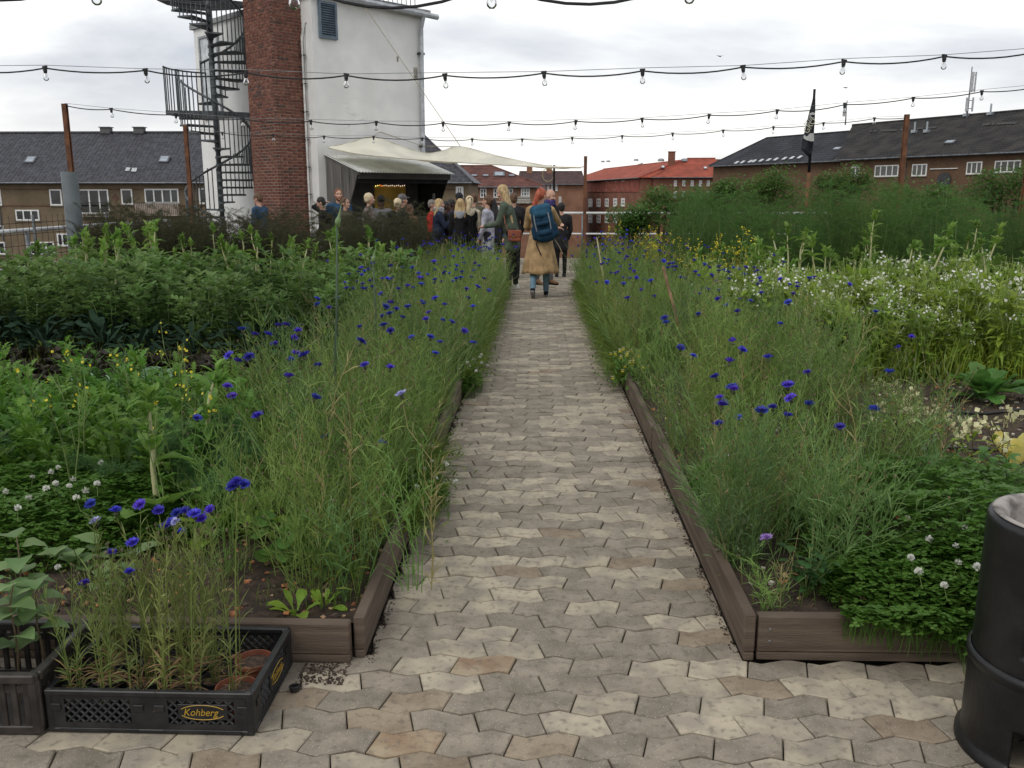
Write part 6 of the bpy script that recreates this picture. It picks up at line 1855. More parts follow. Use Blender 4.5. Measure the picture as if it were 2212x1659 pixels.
rp = random.Random(77)
def scatter(n, area, dmin, seed, test=None):
    r = random.Random(seed); pts = []; tr_ = 0
    while len(pts) < n and tr_ < n * 60:
        tr_ += 1; x = r.uniform(area[0], area[1]); y = r.uniform(area[2], area[3])
        if test and not test(x, y): continue
        if any((x - a) ** 2 + (y - b) ** 2 < dmin * dmin for a, b in pts): continue
        pts.append((x, y))
    return pts
def inframe(x, y, pad=.5):
    # keep what the picture or a step to its side could show
    return abs(x + .03 * y) < .60 * y + pad
def spread(protos, pts, sc=(.85, 1.15), tilt=.08, seed=1, label=None, group=None, dz=0.0):
    r = random.Random(seed)
    for i, (x, y) in enumerate(pts):
        pr = protos[i % len(protos)]
        loc = (x, y, sz(x, y) - .008 + dz); rz = r.uniform(0, 6.28); s_ = r.uniform(*sc); tl = (r.uniform(-tilt, tilt), r.uniform(-tilt, tilt))
        if i < len(protos):
            pr.location = loc; pr.rotation_euler = (tl[0], tl[1], rz); pr.scale = (s_,) * 3
            if label: pr['label'] = label
            if group: pr['group'] = group
        else: dup(pr, loc, rz, s_, tl, label, group)

# mustard greens / mizuna, bright and serrated
protos = []
for i in range(4):
    ms = rosette(200 + i, 20, .38, .105, 'lobed', (.4, 1.4), .8, 18, .06, .25)
    rr_ = random.Random(210 + i); q = MB()
    for s_ in range(4):
        st_ = curve_stem((0, 0, 0), rr_.uniform(0, 6.28), rr_.uniform(.03, .15), rr_.uniform(.28, .48), 5, .02, rr_); q.tube(st_, [.005, .0045, .004, .0035, .003, .002], 4, cap=False)
        for k in range(15):
            p, d = along(st_, .25 + .74 * k / 14); leaf(q, p, k * 2.4 + rr_.uniform(-.4, .4), rr_.uniform(.5, 1.2), rr_.uniform(.07, .15) * (1.2 - .6 * k / 14), .045, .5, 9, 'lobed', .3, .04, rnd=rr_)
    ms.append(q)
    protos.append(proto(rosette_plant('mustard_greens', None, 'plant', ms, G_MIZ, (0, 0, 0), split=False)))
spread(protos, scatter(84, (-4.2, -1.5, 3.95, 5.75), .185, 5, lambda x, y: inframe(x, y) and x < -1.3 - .06 * y), (.85, 1.25), .1, 6, 'bright green serrated mustard greens in the bed left of the cornflowers', 'mustard greens in the left bed')
# bolting yellow mustard
def mustard(seed, h=.8, pf=1.0, psize=1.0, lw=.035, lsh='lobed', nl=7, petals=None, stem=None, green=None, nst=4, dense=9):
    r = random.Random(seed); m = MB(); f = MB(); lv = MB()
    for s in range(nst):
        az = r.uniform(0, 6.28); st_ = curve_stem((0, 0, -.02), az, r.uniform(.03, .16), h * r.uniform(.75, 1.0), 5, .02, r)
        m.tube(st_, [.005, .0045, .004, .003, .0025, .002], 4, cap=False)
        for k in range(nl):
            p, d = along(st_, r.uniform(.05, .9)); leaf(lv, p, r.uniform(0, 6.28), r.uniform(.0, 1.0), r.uniform(.06, .15) * (.75 if lsh == 'oval' else 1), lw, .8, 5, lsh, .25, .05, rnd=r)
        ends = [st_[-1]]
        for k in range(2):
            p, d = along(st_, r.uniform(.6, .85)); a2 = r.uniform(0, 6.28); e_ = p + d * .1 + Vector((math.cos(a2), math.sin(a2), 0)) * .05
            m.tube([p, e_], [.0025, .0018], 3, cap=False); ends.append(e_)
        for e_ in ends:
            if r.random() > pf: continue
            for q in range(dense):
                c = e_ + Vector((r.uniform(-.022, .022), r.uniform(-.022, .022), r.uniform(-.05, .02))); s_ = r.uniform(.006, .009) * psize
                nq = Vector((r.uniform(-1, 1), r.uniform(-1.3, .4), r.uniform(0, 1))).normalized(); a = nq.orthogonal().normalized(); b = nq.cross(a)
                f.add([c, c + a * s_ - b * s_ * .4, c + a * s_ * 1.3, c + a * s_ + b * s_ * .4, c + b * s_ * 1.3, c - a * s_ + b * s_ * .4, c - a * s_ * 1.3, c - a * s_ - b * s_ * .4, c - b * s_ * 1.3], [(0, 1, 2, 3), (0, 3, 4, 5), (0, 5, 6, 7), (0, 7, 8, 1)])
    t = empty('mustard_plant', (0, 0, 0), 0, None, 'plant')
    m.build('stem', stem or M_GSTEM, t); tag(lv.build('foliage', green or G_MIZ, t), kind='stuff'); tag(f.build('blossom', petals or M_YEL, t), kind='stuff')
    return proto(t)
pm = [mustard(300 + i, nst=2, dense=3, psize=.85, pf=.6) for i in range(3)]
pts = []
for (x, y) in [(380, 668), (183, 690), (152, 740), (452, 745), (270, 700), (330, 790), (395, 700), (130, 770), (40, 730), (355, 770)]:
    T = gp(x, y, SL + .78); pts.append((T.x, T.y))
spread(pm, pts, (.9, 1.05), .08, 8, 'thin bolting mustard plant with small yellow flowers above the mustard greens', 'yellow flowering mustard, left bed')
pm2 = [mustard(310 + i, .95, nst=6, dense=7, psize=.9) for i in range(2)]
spread(pm2, [(1.5, 13.0), (1.9, 12.2), (1.35, 11.0), (1.75, 10.2), (2.1, 10.8), (1.2, 14.2), (2.3, 11.6), (1.6, 12.0), (2.2, 9.6), (1.9, 14.2)], (.95, 1.3), .06, 9, 'tall mustard plant with yellow flower clusters beside the right cornflower strip', 'yellow flowering mustard, right bed')
# blue-green cabbages
protos = [proto(rosette_plant('cabbage', None, 'plant', rosette(220 + i, 13, .30, .24, 'wide', (.35, 1.2), .5, 6, .04, .35), G_CAB, (0, 0, 0))) for i in range(2)]
pts = [(gp(x, y, SL + .25).x, gp(x, y, SL + .25).y) for x, y in ((60, 840), (210, 800), (330, 790), (110, 900), (420, 810), (20, 930), (250, 860))]
spread(protos, pts, (.95, 1.2), .05, 10, 'blue green cabbage with broad waxy leaves among the mustard greens', 'cabbages in the left bed')
# dark red lettuces in a low row
protos = [proto(rosette_plant('red_lettuce', None, 'plant', rosette(230 + i, 46, .17, .1, 'wide', (.15, 1.4), .5, 7, .2, .3), G_RED, (0, 0, 0), split=False)) for i in range(3)]
spread(protos, scatter(38, (-5.2, -1.9, 6.3, 7.6), .24, 11, inframe), (.9, 1.2), .06, 12, 'dark red frilly lettuce in the low row before the kale', 'red lettuces in the left bed')
# black kale
protos = [proto(rosette_plant('black_kale', None, 'plant', rosette(240 + i, 18, .4, .075, 'spat', (.5, 1.45), 1.2, 9, .16, .5, (.0, .18)), G_KAL, (0, 0, 0), split=False)) for i in range(3)]
spread(protos, scatter(17, (-6.2, -2.0, 7.7, 8.6), .42, 13, inframe), (.9, 1.25), .08, 14, 'dark blue green kale with long puckered leaves before the broad beans', 'black kale in the left bed')
# broad beans
def bean(seed, h=.8):
    r = random.Random(seed); m = MB(); lv = MB(); f = MB()
    for s in range(5):
        az = r.uniform(0, 6.28); st_ = curve_stem((math.cos(az) * .05, math.sin(az) * .05, -.02), az, r.uniform(.02, .14), h * r.uniform(.75, 1.05), 5, .015, r)
        m.tube(st_, [.006, .006, .0055, .005, .004, .003], 4, cap=False)
        for k in range(13):
            t_ = .12 + .88 * k / 12; p, d = along(st_, min(.99, t_)); a2 = k * 2.4 + r.uniform(-.4, .4); L_ = r.uniform(.075, .12); h_ = Vector((math.cos(a2), math.sin(a2), .35))
            for q in range(2):
                c = p + h_ * (.03 + .05 * q)
                for sg in (-1, 1): leaf(lv, c, a2 + sg * r.uniform(.7, 1.2), r.uniform(.1, .9), L_ * r.uniform(.8, 1.1), .054, .5, 3, 'oval', .3, rnd=r)
            if k in (6, 8) and r.random() < .5:
                for q in range(3): leaf(f, p, r.uniform(0, 6.28), .9, .022, .012, .3, 2, 'oval', rnd=r)
    t = empty('broad_bean', (0, 0, 0), 0, None, 'plant'); m.build('stem', M_GSTEM, t); tag(lv.build('foliage', G_BEAN, t), kind='stuff'); tag(f.build('blossom', M_WHITEP, t), kind='stuff')
    return proto(t)
protos = [bean(250 + i) for i in range(4)]
spread(protos, scatter(112, (-6.6, -1.75, 8.2, 11.4), .28, 15, inframe), (.62, 1.1), .14, 16, 'broad bean plant with grey green leaves in the thick block of the left bed', 'broad beans in the left bed')
# bolting chicory: pale thick stalks
def chicory(seed, h=.9, ns=2):
    r = random.Random(seed); m = MB(); lv = MB()
    for i in range(14): 
        az = i * 2.4; leaf(lv, (math.cos(az) * .03, math.sin(az) * .03, .02), az, r.uniform(.5, 1.1), r.uniform(.26, .4), .11, .9, 6, 'spat', .3, .05, rnd=r)
    for s in range(ns):
        az = r.uniform(0, 6.28); hh = h * r.uniform(.75, 1.0)
        st_ = curve_stem((math.cos(az) * .04, math.sin(az) * .04, -.02), az, r.uniform(.02, .2), hh, 6, .012, r)
        m.tube(st_, [.017, .0165, .015, .0125, .0105, .008, .005], 6, cap=False)
        for k in range(13):
            t_ = .5 + .5 * k / 12 + r.uniform(-.04, .04); p, d = along(st_, max(.3, min(.995, t_))); L_ = r.uniform(.06, .2) * (1.1 - .4 * k / 12)
            leaf(lv, p, r.uniform(0, 6.28), r.uniform(.0, 1.3), L_, L_ * r.uniform(.35, .55), r.uniform(.2, 1.5), 5, 'oval', .35, .07, r.uniform(-.5, .5), rnd=r)
        for k in range(12): leaf(lv, st_[-1] + Vector((r.uniform(-.02, .02), r.uniform(-.02, .02), r.uniform(-.08, .02))), r.uniform(0, 6.28), r.uniform(.7, 1.4), r.uniform(.05, .1), .042, .3, 3, 'oval', .4, rnd=r)
    t = empty('bolting_chicory', (0, 0, 0), 0, None, 'plant'); m.build('stalk', M_STALK, t, smooth=True); tag(lv.build('foliage', G_CHI, t), kind='stuff')
    return proto(t)
protos = [chicory(260 + i, 1.02, (2, 3, 1, 3)[i]) for i in range(4)]
spread(protos, scatter(46, (-6.5, -1.7, 9.6, 12.6), .36, 17, inframe), (.7, 1.12), .14, 18, 'bolting chicory with pale thick stalk before the bronze fennel', 'bolting chicory in the left bed')
protos = [chicory(270 + i, 1.15, (2, 3, 1, 2)[i]) for i in range(4)]
spread(protos, scatter(48, (1.95, 6.8, 8.9, 11.6), .36, 19, inframe), (.72, 1.12), .14, 20, 'bolting chicory with pale thick stalk before the green fennel', 'bolting chicory in the right bed')
protos = [chicory(280 + i, .72, 1) for i in range(2)]
for i, (x, y) in enumerate([(325, 960), (405, 905)]):
    T = gp(x, y, SL + .4); pr = protos[i]; pr.location = (T.x, T.y, sz(T.x, T.y)); pr['label'] = ('bare pale chicory stalk with a broken branch among the mustard greens', 'tall bare pale chicory stalk among the mustard greens')[i]
# fennel
def fennel(seed, h=1.45, green=None, stemm=None, ns=8):
    r = random.Random(seed); m = MB(); vs = []; fs = []
    def thread(p, d, L_, w_):
        s = d.cross(Vector((r.uniform(-1, 1), r.uniform(-1, 1), r.uniform(-1, 1)))).normalized() * w_; b = len(vs)
        vs.extend([p - s, p + s, p + d * L_]); fs.append((b, b + 1, b + 2))
    for s in range(ns):
        az = r.uniform(0, 6.28); st_ = curve_stem((math.cos(az) * .06, math.sin(az) * .06, -.02), az, r.uniform(.05, .3), h * r.uniform(.68, 1.0), 6, .03, r)
        m.tube(st_, [.006, .005, .0045, .004, .003, .002, .001], 3, cap=False)
        for k in range(16):
            p, d = along(st_, .1 + .89 * k / 15); a2 = r.uniform(0, 6.28); L_ = r.uniform(.2, .36) * h / 1.4 * (1 - .25 * k / 15); h_ = Vector((math.cos(a2), math.sin(a2), r.uniform(.0, .9))).normalized()
            for q in range(12):
                f = (q + 1) / 12; c = p + h_ * (L_ * f) + Vector((0, 0, -.1 * L_ * f * f))
                for e_ in range(8):
                    dd = (h_ * .4 + Vector((r.uniform(-1, 1), r.uniform(-1, 1), r.uniform(-.5, 1)))).normalized(); thread(c, dd, r.uniform(.03, .075), .0011)
            thread(p, h_, L_, .0014)
    m.cm = 0
    t = empty('fennel', (0, 0, 0), 0, None, 'plant'); m.build('stem', stemm or M_GSTEM, t)
    f_ = MB(); f_.add(vs, fs); tag(f_.build('fronds', green, t), kind='stuff')
    return proto(t)
G_FEN = leafmat('fennel_green', (.046, .1, .024), (.076, .145, .036), trans=.3, objvar=.2); G_BRZ = leafmat('fennel_bronze', (.032, .038, .018), (.055, .045, .024), trans=.25, objvar=.25); M_BRZS = mat('bronze_stem', (.05, .055, .025), .7)
protos = [fennel(320 + i, 1.5, G_FEN, None, 9) for i in range(4)]
spread(protos, scatter(78, (2.0, 6.9, 11.5, 14.7), .36, 22, lambda x, y: inframe(x, y) and (x > 2.0 + (y - 11.5) * .1)), (.74, 1.13), .1, 23, 'tall feathery green fennel in the hedge before the leafy shrubs', 'green fennel hedge')
protos = [fennel(330 + i, 1.22, G_BRZ, M_BRZS) for i in range(4)]
spread(protos, scatter(84, (-6.6, -1.75, 12.6, 14.8), .30, 24, inframe), (.75, 1.14), .1, 25, 'feathery bronze fennel in the dark hedge before the tower', 'bronze fennel hedge')
protos = [fennel(340 + i, .42, G_DIL, M_GSTEM, 5) for i in range(2)]
pts = [(gp(x, y, SL + .2).x, gp(x, y, SL + .2).y) for x, y in ((420, 940), (380, 1010), (470, 990), (300, 1000), (440, 1060), (350, 930), (520, 960))]
spread(protos, pts, (.9, 1.2), .1, 26, 'low feathery dill between the mustard greens and the clover', 'dill in the left bed')
# rocket in flower
protos = [mustard(350 + i, .62, petals=M_WHITEP, green=G_ROC, stem=mat('rocket_stem', (.22, .29, .07), .6), nst=13, dense=4, pf=(.1, .26, .06, .38, .16)[i], psize=.85, lw=.036, lsh='oval', nl=13) for i in range(5)]
for pr in protos: pr.name = 'flowering_rocket'; proto(pr)
spread(protos, scatter(170, (1.75, 6.8, 7.0, 10.2), .21, 27, inframe), (.85, 1.5), .14, 28, 'yellow green rocket with small white flowers in the wide block right of the path', 'flowering rocket in the right bed')
undergrowth('undergrowth', 14000, (1.8, 6.8, 6.9, 11.2), .1, .45, [G_ROC, leafmat('rocket_b', (.16, .2, .025), objvar=0), UG[1]], 37, 'yellow green leafy undergrowth below the flowering rocket', .008)
protos = [mustard(360 + i, .38, petals=M_CREAMP, green=G_ROC, stem=mat('rocket_brown_stem', (.1, .07, .04), .6), nst=3, dense=4, psize=1.5) for i in range(3)]
for pr in protos: pr.name = 'cream_flowered_rocket'; proto(pr)
pts = [(gp(x, y, SR + .33).x, gp(x, y, SR + .33).y) for x, y in ((1950, 830), (1990, 845), (2060, 905), (1930, 880), (2100, 920), (2170, 910), (2030, 890), (1975, 870))]
spread(protos, pts, (.9, 1.1), .1, 29, 'thin rocket plant with cream flowers on the bare soil by the drip hose', 'cream flowered rocket')
# spinach rosettes
for i, (x, y, s_) in enumerate(((2125, 866, 1.3), (2320, 850, 1.1))):
    T = gp(x, y, SR); rosette_plant('spinach_plant', ('lush spinach rosette with broad glossy leaves on the bare soil', 'second spinach rosette on the bare soil past the first one')[i], 'plant', rosette(400 + i, 34, .25, .1, 'spat', (.3, 1.4), .7, 7, .07, .3), G_SPI, (T.x, T.y, sz(T.x, T.y) - .01), i, s_)
T = gp(2195, 975, SR + .1); rosette_plant('yellowed_cabbage', 'pale yellowed cabbage leaf plant behind the stove', 'plant', rosette(410, 6, .24, .16, 'wide', (.7, 1.4), .4, 6, .1, .3), leafmat('yellowed_leaf', (.5, .42, .12), (.6, .55, .25)), (T.x, T.y, SR), 1)
# front-left lettuces
for i, (x, y, s_, n_) in enumerate(((470, 1165, 1.15, 16), (545, 1150, 1.0, 14), (20, 1110, 1.0, 13), (640, 1322, .5, 7), (230, 1150, .8, 9), (90, 1150, .8, 10), (700, 1300, .4, 7))):
    T = gp(x, y, SL)
    lab = ['large spatula-leaved lettuce behind the bread crate flowers', 'spatula-leaved lettuce beside the nasturtium', 'pale lettuce in the clover above the seedling crate', 'small lettuce seedling behind the board by the crate', 'lettuce half buried in the clover', 'young lettuce at the edge of the clover', 'tiny lettuce seedling at the foot of the cornflowers'][i]
    rosette_plant('lettuce', lab, 'plant', rosette(420 + i, n_, .24, .085, 'spat', (.45, 1.35), .7, 6, .04, .3), G_LET, (T.x, T.y, sz(T.x, T.y) - .01), i, s_)
# mint-like leaves right, spade leaves
def leafy(seed, n, h, ll, lw, shape, green, name, label, loc, stems=6, sc=1.0, group=None):
    r = random.Random(seed); t = empty(name, loc, r.uniform(0, 6), label, 'plant', group); t.scale = (sc,) * 3; m = MB()
    for s in range(stems):
        az = r.uniform(0, 6.28); st_ = curve_stem((0, 0, -.01), az, r.uniform(.03, .14), h * r.uniform(.6, 1), 4, .01, r); m.tube(st_, [.0035, .003, .0028, .0025, .002], 4, cap=False)
        for k in range(n // stems):
            p, d = along(st_, .25 + .74 * (k + 1) / (n // stems)); l_ = MB(); leaf(l_, p, k * 1.57 * 1.02 + s, r.uniform(.0, .6), ll * r.uniform(.7, 1.1), lw, .7, 5, shape, .25, .02, rnd=r); l_.build('leaf', green, t, smooth=True)
    m.build('stem', M_GSTEM, t)
    return t
for i, (x, y) in enumerate(((2110, 1090), (1990, 1160), (2170, 1080))):
    T = gp(x, y, SR); leafy(500 + i, 36, .26, .07, .045, 'oval', G_SPI, 'mint_plant', 'broad-leaved mint plant rising from the clover beside the stove', (T.x, T.y, SR), 5, 1.0, 'mint in the clover')
for i, (x, y) in enumerate(((240, 1290), (190, 1260))):
    T = gp(x, y, SL); leafy(505 + i, 12, .2, .1, .09, 'heart', G_SUN, 'heart_leaved_plant', 'dark heart-leaved plant on the soil behind the potted cornflowers', (T.x, T.y, SL), 3, 1.0, 'heart-leaved plants')
# nettle-like small herb by the lilac cornflower, silvery edging herb
T = gp(1740, 1290, SR); leafy(510, 70, .22, .045, .03, 'oval', leafmat('herb_dark', (.03, .075, .025)), 'dark_herb', 'dark small-leaved herb beside the lilac cornflower', (T.x, T.y, SR), 9)
for i, (x, y, s_) in enumerate(((1535, 1205, 1.0), (1500, 1140, .95), (1580, 1190, .8))):
    T = gp(x, y, SR); r = random.Random(520 + i); random.seed(520 + i); m = MB()
    for k in range(420):
        a = r.uniform(0, 6.28); e_ = r.uniform(.2, 1.5); p = Vector((math.cos(a) * r.uniform(0, .1), math.sin(a) * r.uniform(0, .1), r.uniform(.0, .2))); leaf(m, p, a, e_, r.uniform(.03, .06), .009, .6, 2, 'oval', .2, rnd=r)
    t = empty('silvery_herb', (max(T.x, PATH_R + .09), T.y, SR - .01), 0, 'silvery narrow-leaved herb hanging over the right plank', 'plant', 'silvery herbs'); t.scale = (s_,) * 3; tag(m.build('foliage', G_SILV, t), kind='stuff')
# nasturtium
t = empty('nasturtium', gp(628, 1228, SL), 0, 'nasturtium with round green leaves beside the bread crate', 'plant'); r = random.Random(9)
for i in range(26):
    a = r.uniform(0, 6.28); rad = r.uniform(.02, .2); p = Vector((math.cos(a) * rad, math.sin(a) * rad * .6, r.uniform(.04, .22))); R_ = r.uniform(.026, .042)
    tl = Matrix.Rotation(r.uniform(.1, .7), 3, 'X') @ Matrix.Rotation(r.uniform(-.5, .5), 3, 'Y'); m = MB(); n_ = 11
    rim = [tl @ Vector((math.cos(2 * math.pi * k / n_) * R_ * r.uniform(.93, 1.05), math.sin(2 * math.pi * k / n_) * R_, .005 + .002 * math.sin(k * 2))) for k in range(n_)]
    m.add([tl @ Vector((0, 0, 0))] + rim, [(0, k + 1, (k + 1) % n_ + 1) for k in range(n_)]); l_ = m.build('leaf', G_NAS, t, p)
    m = MB(); m.tube([Vector((0, 0, 0)), Vector((-p.x * .5, -p.y * .5, -p.z * .5)), Vector((-p.x, -p.y, -p.z))], .0014, 3, cap=False); m.build('leaf_stalk', M_GSTEM, l_)
T = gp(1540, 985, SR); t = empty('nasturtium', (T.x, T.y, SR), 0, 'small nasturtium seedling on the soil behind the right plank', 'plant')
for i in range(9):
    a = r.uniform(0, 6.28); m = MB(); n_ = 9; R_ = r.uniform(.02, .032); m.add([(0, 0, 0)] + [(math.cos(6.28 * k / n_) * R_, math.sin(6.28 * k / n_) * R_, .004) for k in range(n_)], [(0, k + 1, (k + 1) % n_ + 1) for k in range(n_)])
    m.tube([(0, 0, 0), (0, 0, -.08)], .0012, 3); m.build('leaf', G_NAS, t, (math.cos(a) * r.uniform(.02, .1), math.sin(a) * .07, r.uniform(.04, .09)))
# clover
def clover(name, label, pts_fn, n, seed, heads, hlab=None):
    r = random.Random(seed); m = MB(); st = MB()
    for _ in range(n):
        x, y, z = pts_fn(r); a0 = r.uniform(0, 6.28); s_ = r.uniform(.008, .0145); tx, ty = r.uniform(-.5, .5), r.uniform(-.7, .3)
        for k in range(3):
            a = a0 + k * 2.094; h = Vector((math.cos(a), math.sin(a), math.cos(a) * tx + math.sin(a) * ty)); s = Vector((-math.sin(a), math.cos(a), -math.sin(a) * tx + math.cos(a) * ty)); c = Vector((x, y, z))
            m.add([c, c + h * s_ * .75 - s * s_ * .75, c + h * s_ * 1.6 - s * s_ * .35, c + h * s_ * 1.6 + s * s_ * .35, c + h * s_ * .75 + s * s_ * .75], [(0, 1, 2, 3, 4)])
        if r.random() < .5: blade(st, (x, y, z - .1), (r.uniform(-.3, .3), r.uniform(-.3, .3), 1), .1, .003)
    root = m.build(name, G_CLO); tag(root, label, 'clover', kind='stuff')
    tag(st.build('stalks', G_CLO, root), kind='stuff')
    for (x, y, z) in heads:
        o = put('flower_head', CLH, root, (x, y, z)); o.rotation_euler = (r.uniform(-.3, .3), r.uniform(-.3, .3), r.uniform(0, 6)); s_ = r.uniform(.8, 1.25); o.scale = (s_,) * 3
        q = MB(); q.tube([(0, 0, -.006), (.004, .003, -.05)], .0012, 3, cap=False); q.build('stalk', M_GSTEM, o)
    return root
q = MB(); rq = random.Random(3)
for i in range(70):
    th = math.acos(1 - 1.75 * rq.random()); a = rq.uniform(0, 6.28); d = Vector((math.sin(th) * math.cos(a), math.sin(th) * math.sin(a), math.cos(th))); s = d.orthogonal().normalized() * .0022; b = d.cross(s)
    q.add([d * .004 - s, d * .004 + s, d * .0125 + b * .6 + s * .7, d * .0135 - s * .7 + Vector((0, 0, .002))], [(0, 1, 2, 3)])
CLH = q.mesh('clover_head', M_WHITEP)
def mound(cx, cy, rx, ry, h, base):
    def f(r):
        while True:
            a = r.uniform(0, 6.28); q_ = math.sqrt(r.random()); x = cx + math.cos(a) * q_ * rx; y = cy + math.sin(a) * q_ * ry
            top = h * math.sqrt(max(.02, 1 - q_ ** 2.2)) * (1 + .25 * mnoise.noise(Vector((x * 4, y * 4, 0))))
            return x, y, base + top * (1 - .55 * r.random() ** 2)
    return f
hd = [gp(x, y, SR + .215) for x, y in ((2085, 1140), (2065, 1180), (2095, 1165), (2007, 1165), (1968, 1205), (2070, 1215), (1985, 1235), (2040, 1265), (2060, 1025), (1995, 970), (2085, 1005), (1950, 1000), (2130, 1040), (1960, 1120), (2110, 1225))]
def right_mound(r):
    f = mound(1.78, 3.62, .72, .82, .30, SR) if r.random() < .62 else mound(1.55, 3.12, .5, .30, .2, SR)
    return f(r)
clover('clover', 'dense white clover mound spilling over the right bed board by the stove', right_mound, 11000, 61, hd)
def overhang(r):
    x = r.uniform(1.06, 1.7); y = BED_Y + .02 - abs(r.gauss(0, .045)); k = (x - 1.0) / .7
    return x, y, SR + .08 - r.random() ** 1.3 * .2 * k
clover('clover', 'clover runners hanging down the front of the right bed board', overhang, 900, 62, [])
hd = [gp(x, y, SL + .26) for x, y in ((110, 1020), (125, 1010), (120, 1045), (158, 1035), (150, 1050), (218, 1000), (12, 1062), (38, 1098), (210, 1045), (62, 1075), (185, 1060), (125, 1225), (70, 1030), (165, 1075), (100, 1055))]
clover('clover', 'white clover patch behind the seedling crate', mound(-2.15, 3.75, .75, .55, .24, SL), 8000, 63, hd)
for i, (x, y, lab) in enumerate(((985, 815, 'clump of white flowered clover spilling over the left plank at mid path'), (905, 1060, 'clump of white flowered clover spilling over the left plank nearer the corner'), (1560, 1085, 'small white clover clump on the soil behind the right plank'))):
    T = gp(x, y, .12); rr_ = random.Random(70 + i); cx_ = (PATH_L - .05 + .05 if T.x < 0 else T.x)
    hd = [Vector((cx_ + rr_.gauss(.02, .07), T.y + rr_.gauss(0, .16), .17 + rr_.uniform(-.05, .1))) for _ in range(26 if i < 2 else 12)]
    clover('clover', lab, mound(cx_, T.y, .15, .32, .17, .05 if i < 2 else SR), 1100, 80 + i, hd)
# violas on the right edge
T = gp(1340, 815, SR); t = empty('viola_clump', (PATH_R + .03, T.y, SR - .02), 0, 'clump of yellow and white violas over the right plank', 'plant'); r = random.Random(5); random.seed(5); m = MB(); f = MB(); f2 = MB()
for k in range(420):
    a = r.uniform(0, 6.28); leaf(m, (r.gauss(0, .1), r.gauss(0, .2), r.uniform(-.05, .2)), a, r.uniform(.2, 1.2), r.uniform(.03, .06), .016, .5, 2, 'oval', .2, rnd=r)
for k in range(46):
    c = Vector((r.gauss(-.03, .1), r.gauss(0, .2), r.uniform(.12, .27)))
    for q_, (mb_, up_) in enumerate(((f, -1), (f2, 1))):
        for d_ in (-.6, .6): mb_.add([c, c + Vector((d_ * .012 - .006, -.004, up_ * .009)), c + Vector((d_ * .018, -.004, up_ * .014)), c + Vector((d_ * .012 + .006, -.004, up_ * .009))], [(0, 1, 2, 3)])
tag(m.build('foliage', G_CLO, t), kind='stuff'); tag(f.build('blossom', M_YEL, t), kind='stuff'); tag(f2.build('blossom', M_CREAMP, t), kind='stuff')

# tall alliums with a pointed bud
for (x0, y0, x1, y1, Y, lab) in ((728, 488, 706, 850, 4.75, 'tall dark green onion stalk with a pointed bud above the left cornflowers'), (805, 566, 808, 700, 6.4, 'shorter dark onion stalk among the left cornflowers')):
    a = py(x1, y1, Y - .15); b = py(x0, y0, Y); a.z = SL; t = empty('onion_stalk', a, 0, lab, 'plant'); L_ = b - a; m = MB()
    m.tube([(0, 0, 0), L_ * .3 + Vector((.008, 0, 0)), L_ * .65 + Vector((.012, 0, 0)), L_], [.011, .0105, .0075, .005], 8); m.build('stalk', mat('onion_green', (.035, .065, .03), .5), t, smooth=True)
    m = MB(); m.lathe([(.004, -.004), (.012, .008), (.0165, .022), (.0145, .034), (.008, .048), (.0045, .07), (.0025, .11), (0, .13)], 12); o = m.build('bud', mat('onion_bud', (.16, .24, .1), .5), t, L_, smooth=True); o.rotation_euler = (0, R(14), 0)
    for k in range(3):
        m = MB(); az = 1 + k * 2.1; m.tube([(0, 0, 0), (math.cos(az) * .02, math.sin(az) * .02, .25), (math.cos(az) * .07, math.sin(az) * .07, .48)], [.013, .012, .003], 7); m.build('leaf', MATS['onion_green'], t, smooth=True)
# stakes
for (x0, y0, x1, y1, Y, w_, lab) in ((1432, 575, 1466, 700, 7.6, .024, 'brown wooden stake leaning in the right cornflowers'), (1289, 512, 1302, 590, 10.5, .016, 'pale thin cane in the right cornflowers')):
    b = py(x0, y0, Y); a = py(x1, y1, Y - .1); d = (b - a).normalized(); a = a - d * ((a.z - SR) / d.z); t = empty('garden_stake', a, 0, lab, 'stake'); L_ = b - a; m = MB(); m.tube([(0, 0, -.02), L_ * .97, L_], [w_ / 2, w_ / 2, w_ * .3], 4 if w_ > .022 else 6); m.build('shaft', mat('stake_wood', (.24, .14, .08), .8, .2, 10) if w_ > .022 else mat('cane', (.33, .28, .17), .7), t)
# drip hoses
for (ya, yb, lab) in ((885, 892, 'black drip hose on the bare soil beside the spinach'), (958, 966, 'black drip hose on the soil behind the clover')):
    a = gp(1560, yb, SR + .03); b = gp(2212, ya, SR + .03); pts = []
    for i in range(30):
        f_ = i / 22; x = a.x + (b.x - a.x) * f_; y = a.y + (b.y - a.y) * f_ + .015 * math.sin(i * .9); pts.append((x, y, sz(x, y) + .012))
    m = MB(); m.tube(pts, .0095, 7); tag(m.build('drip_hose', M_PLAST, smooth=True), lab, 'hose')

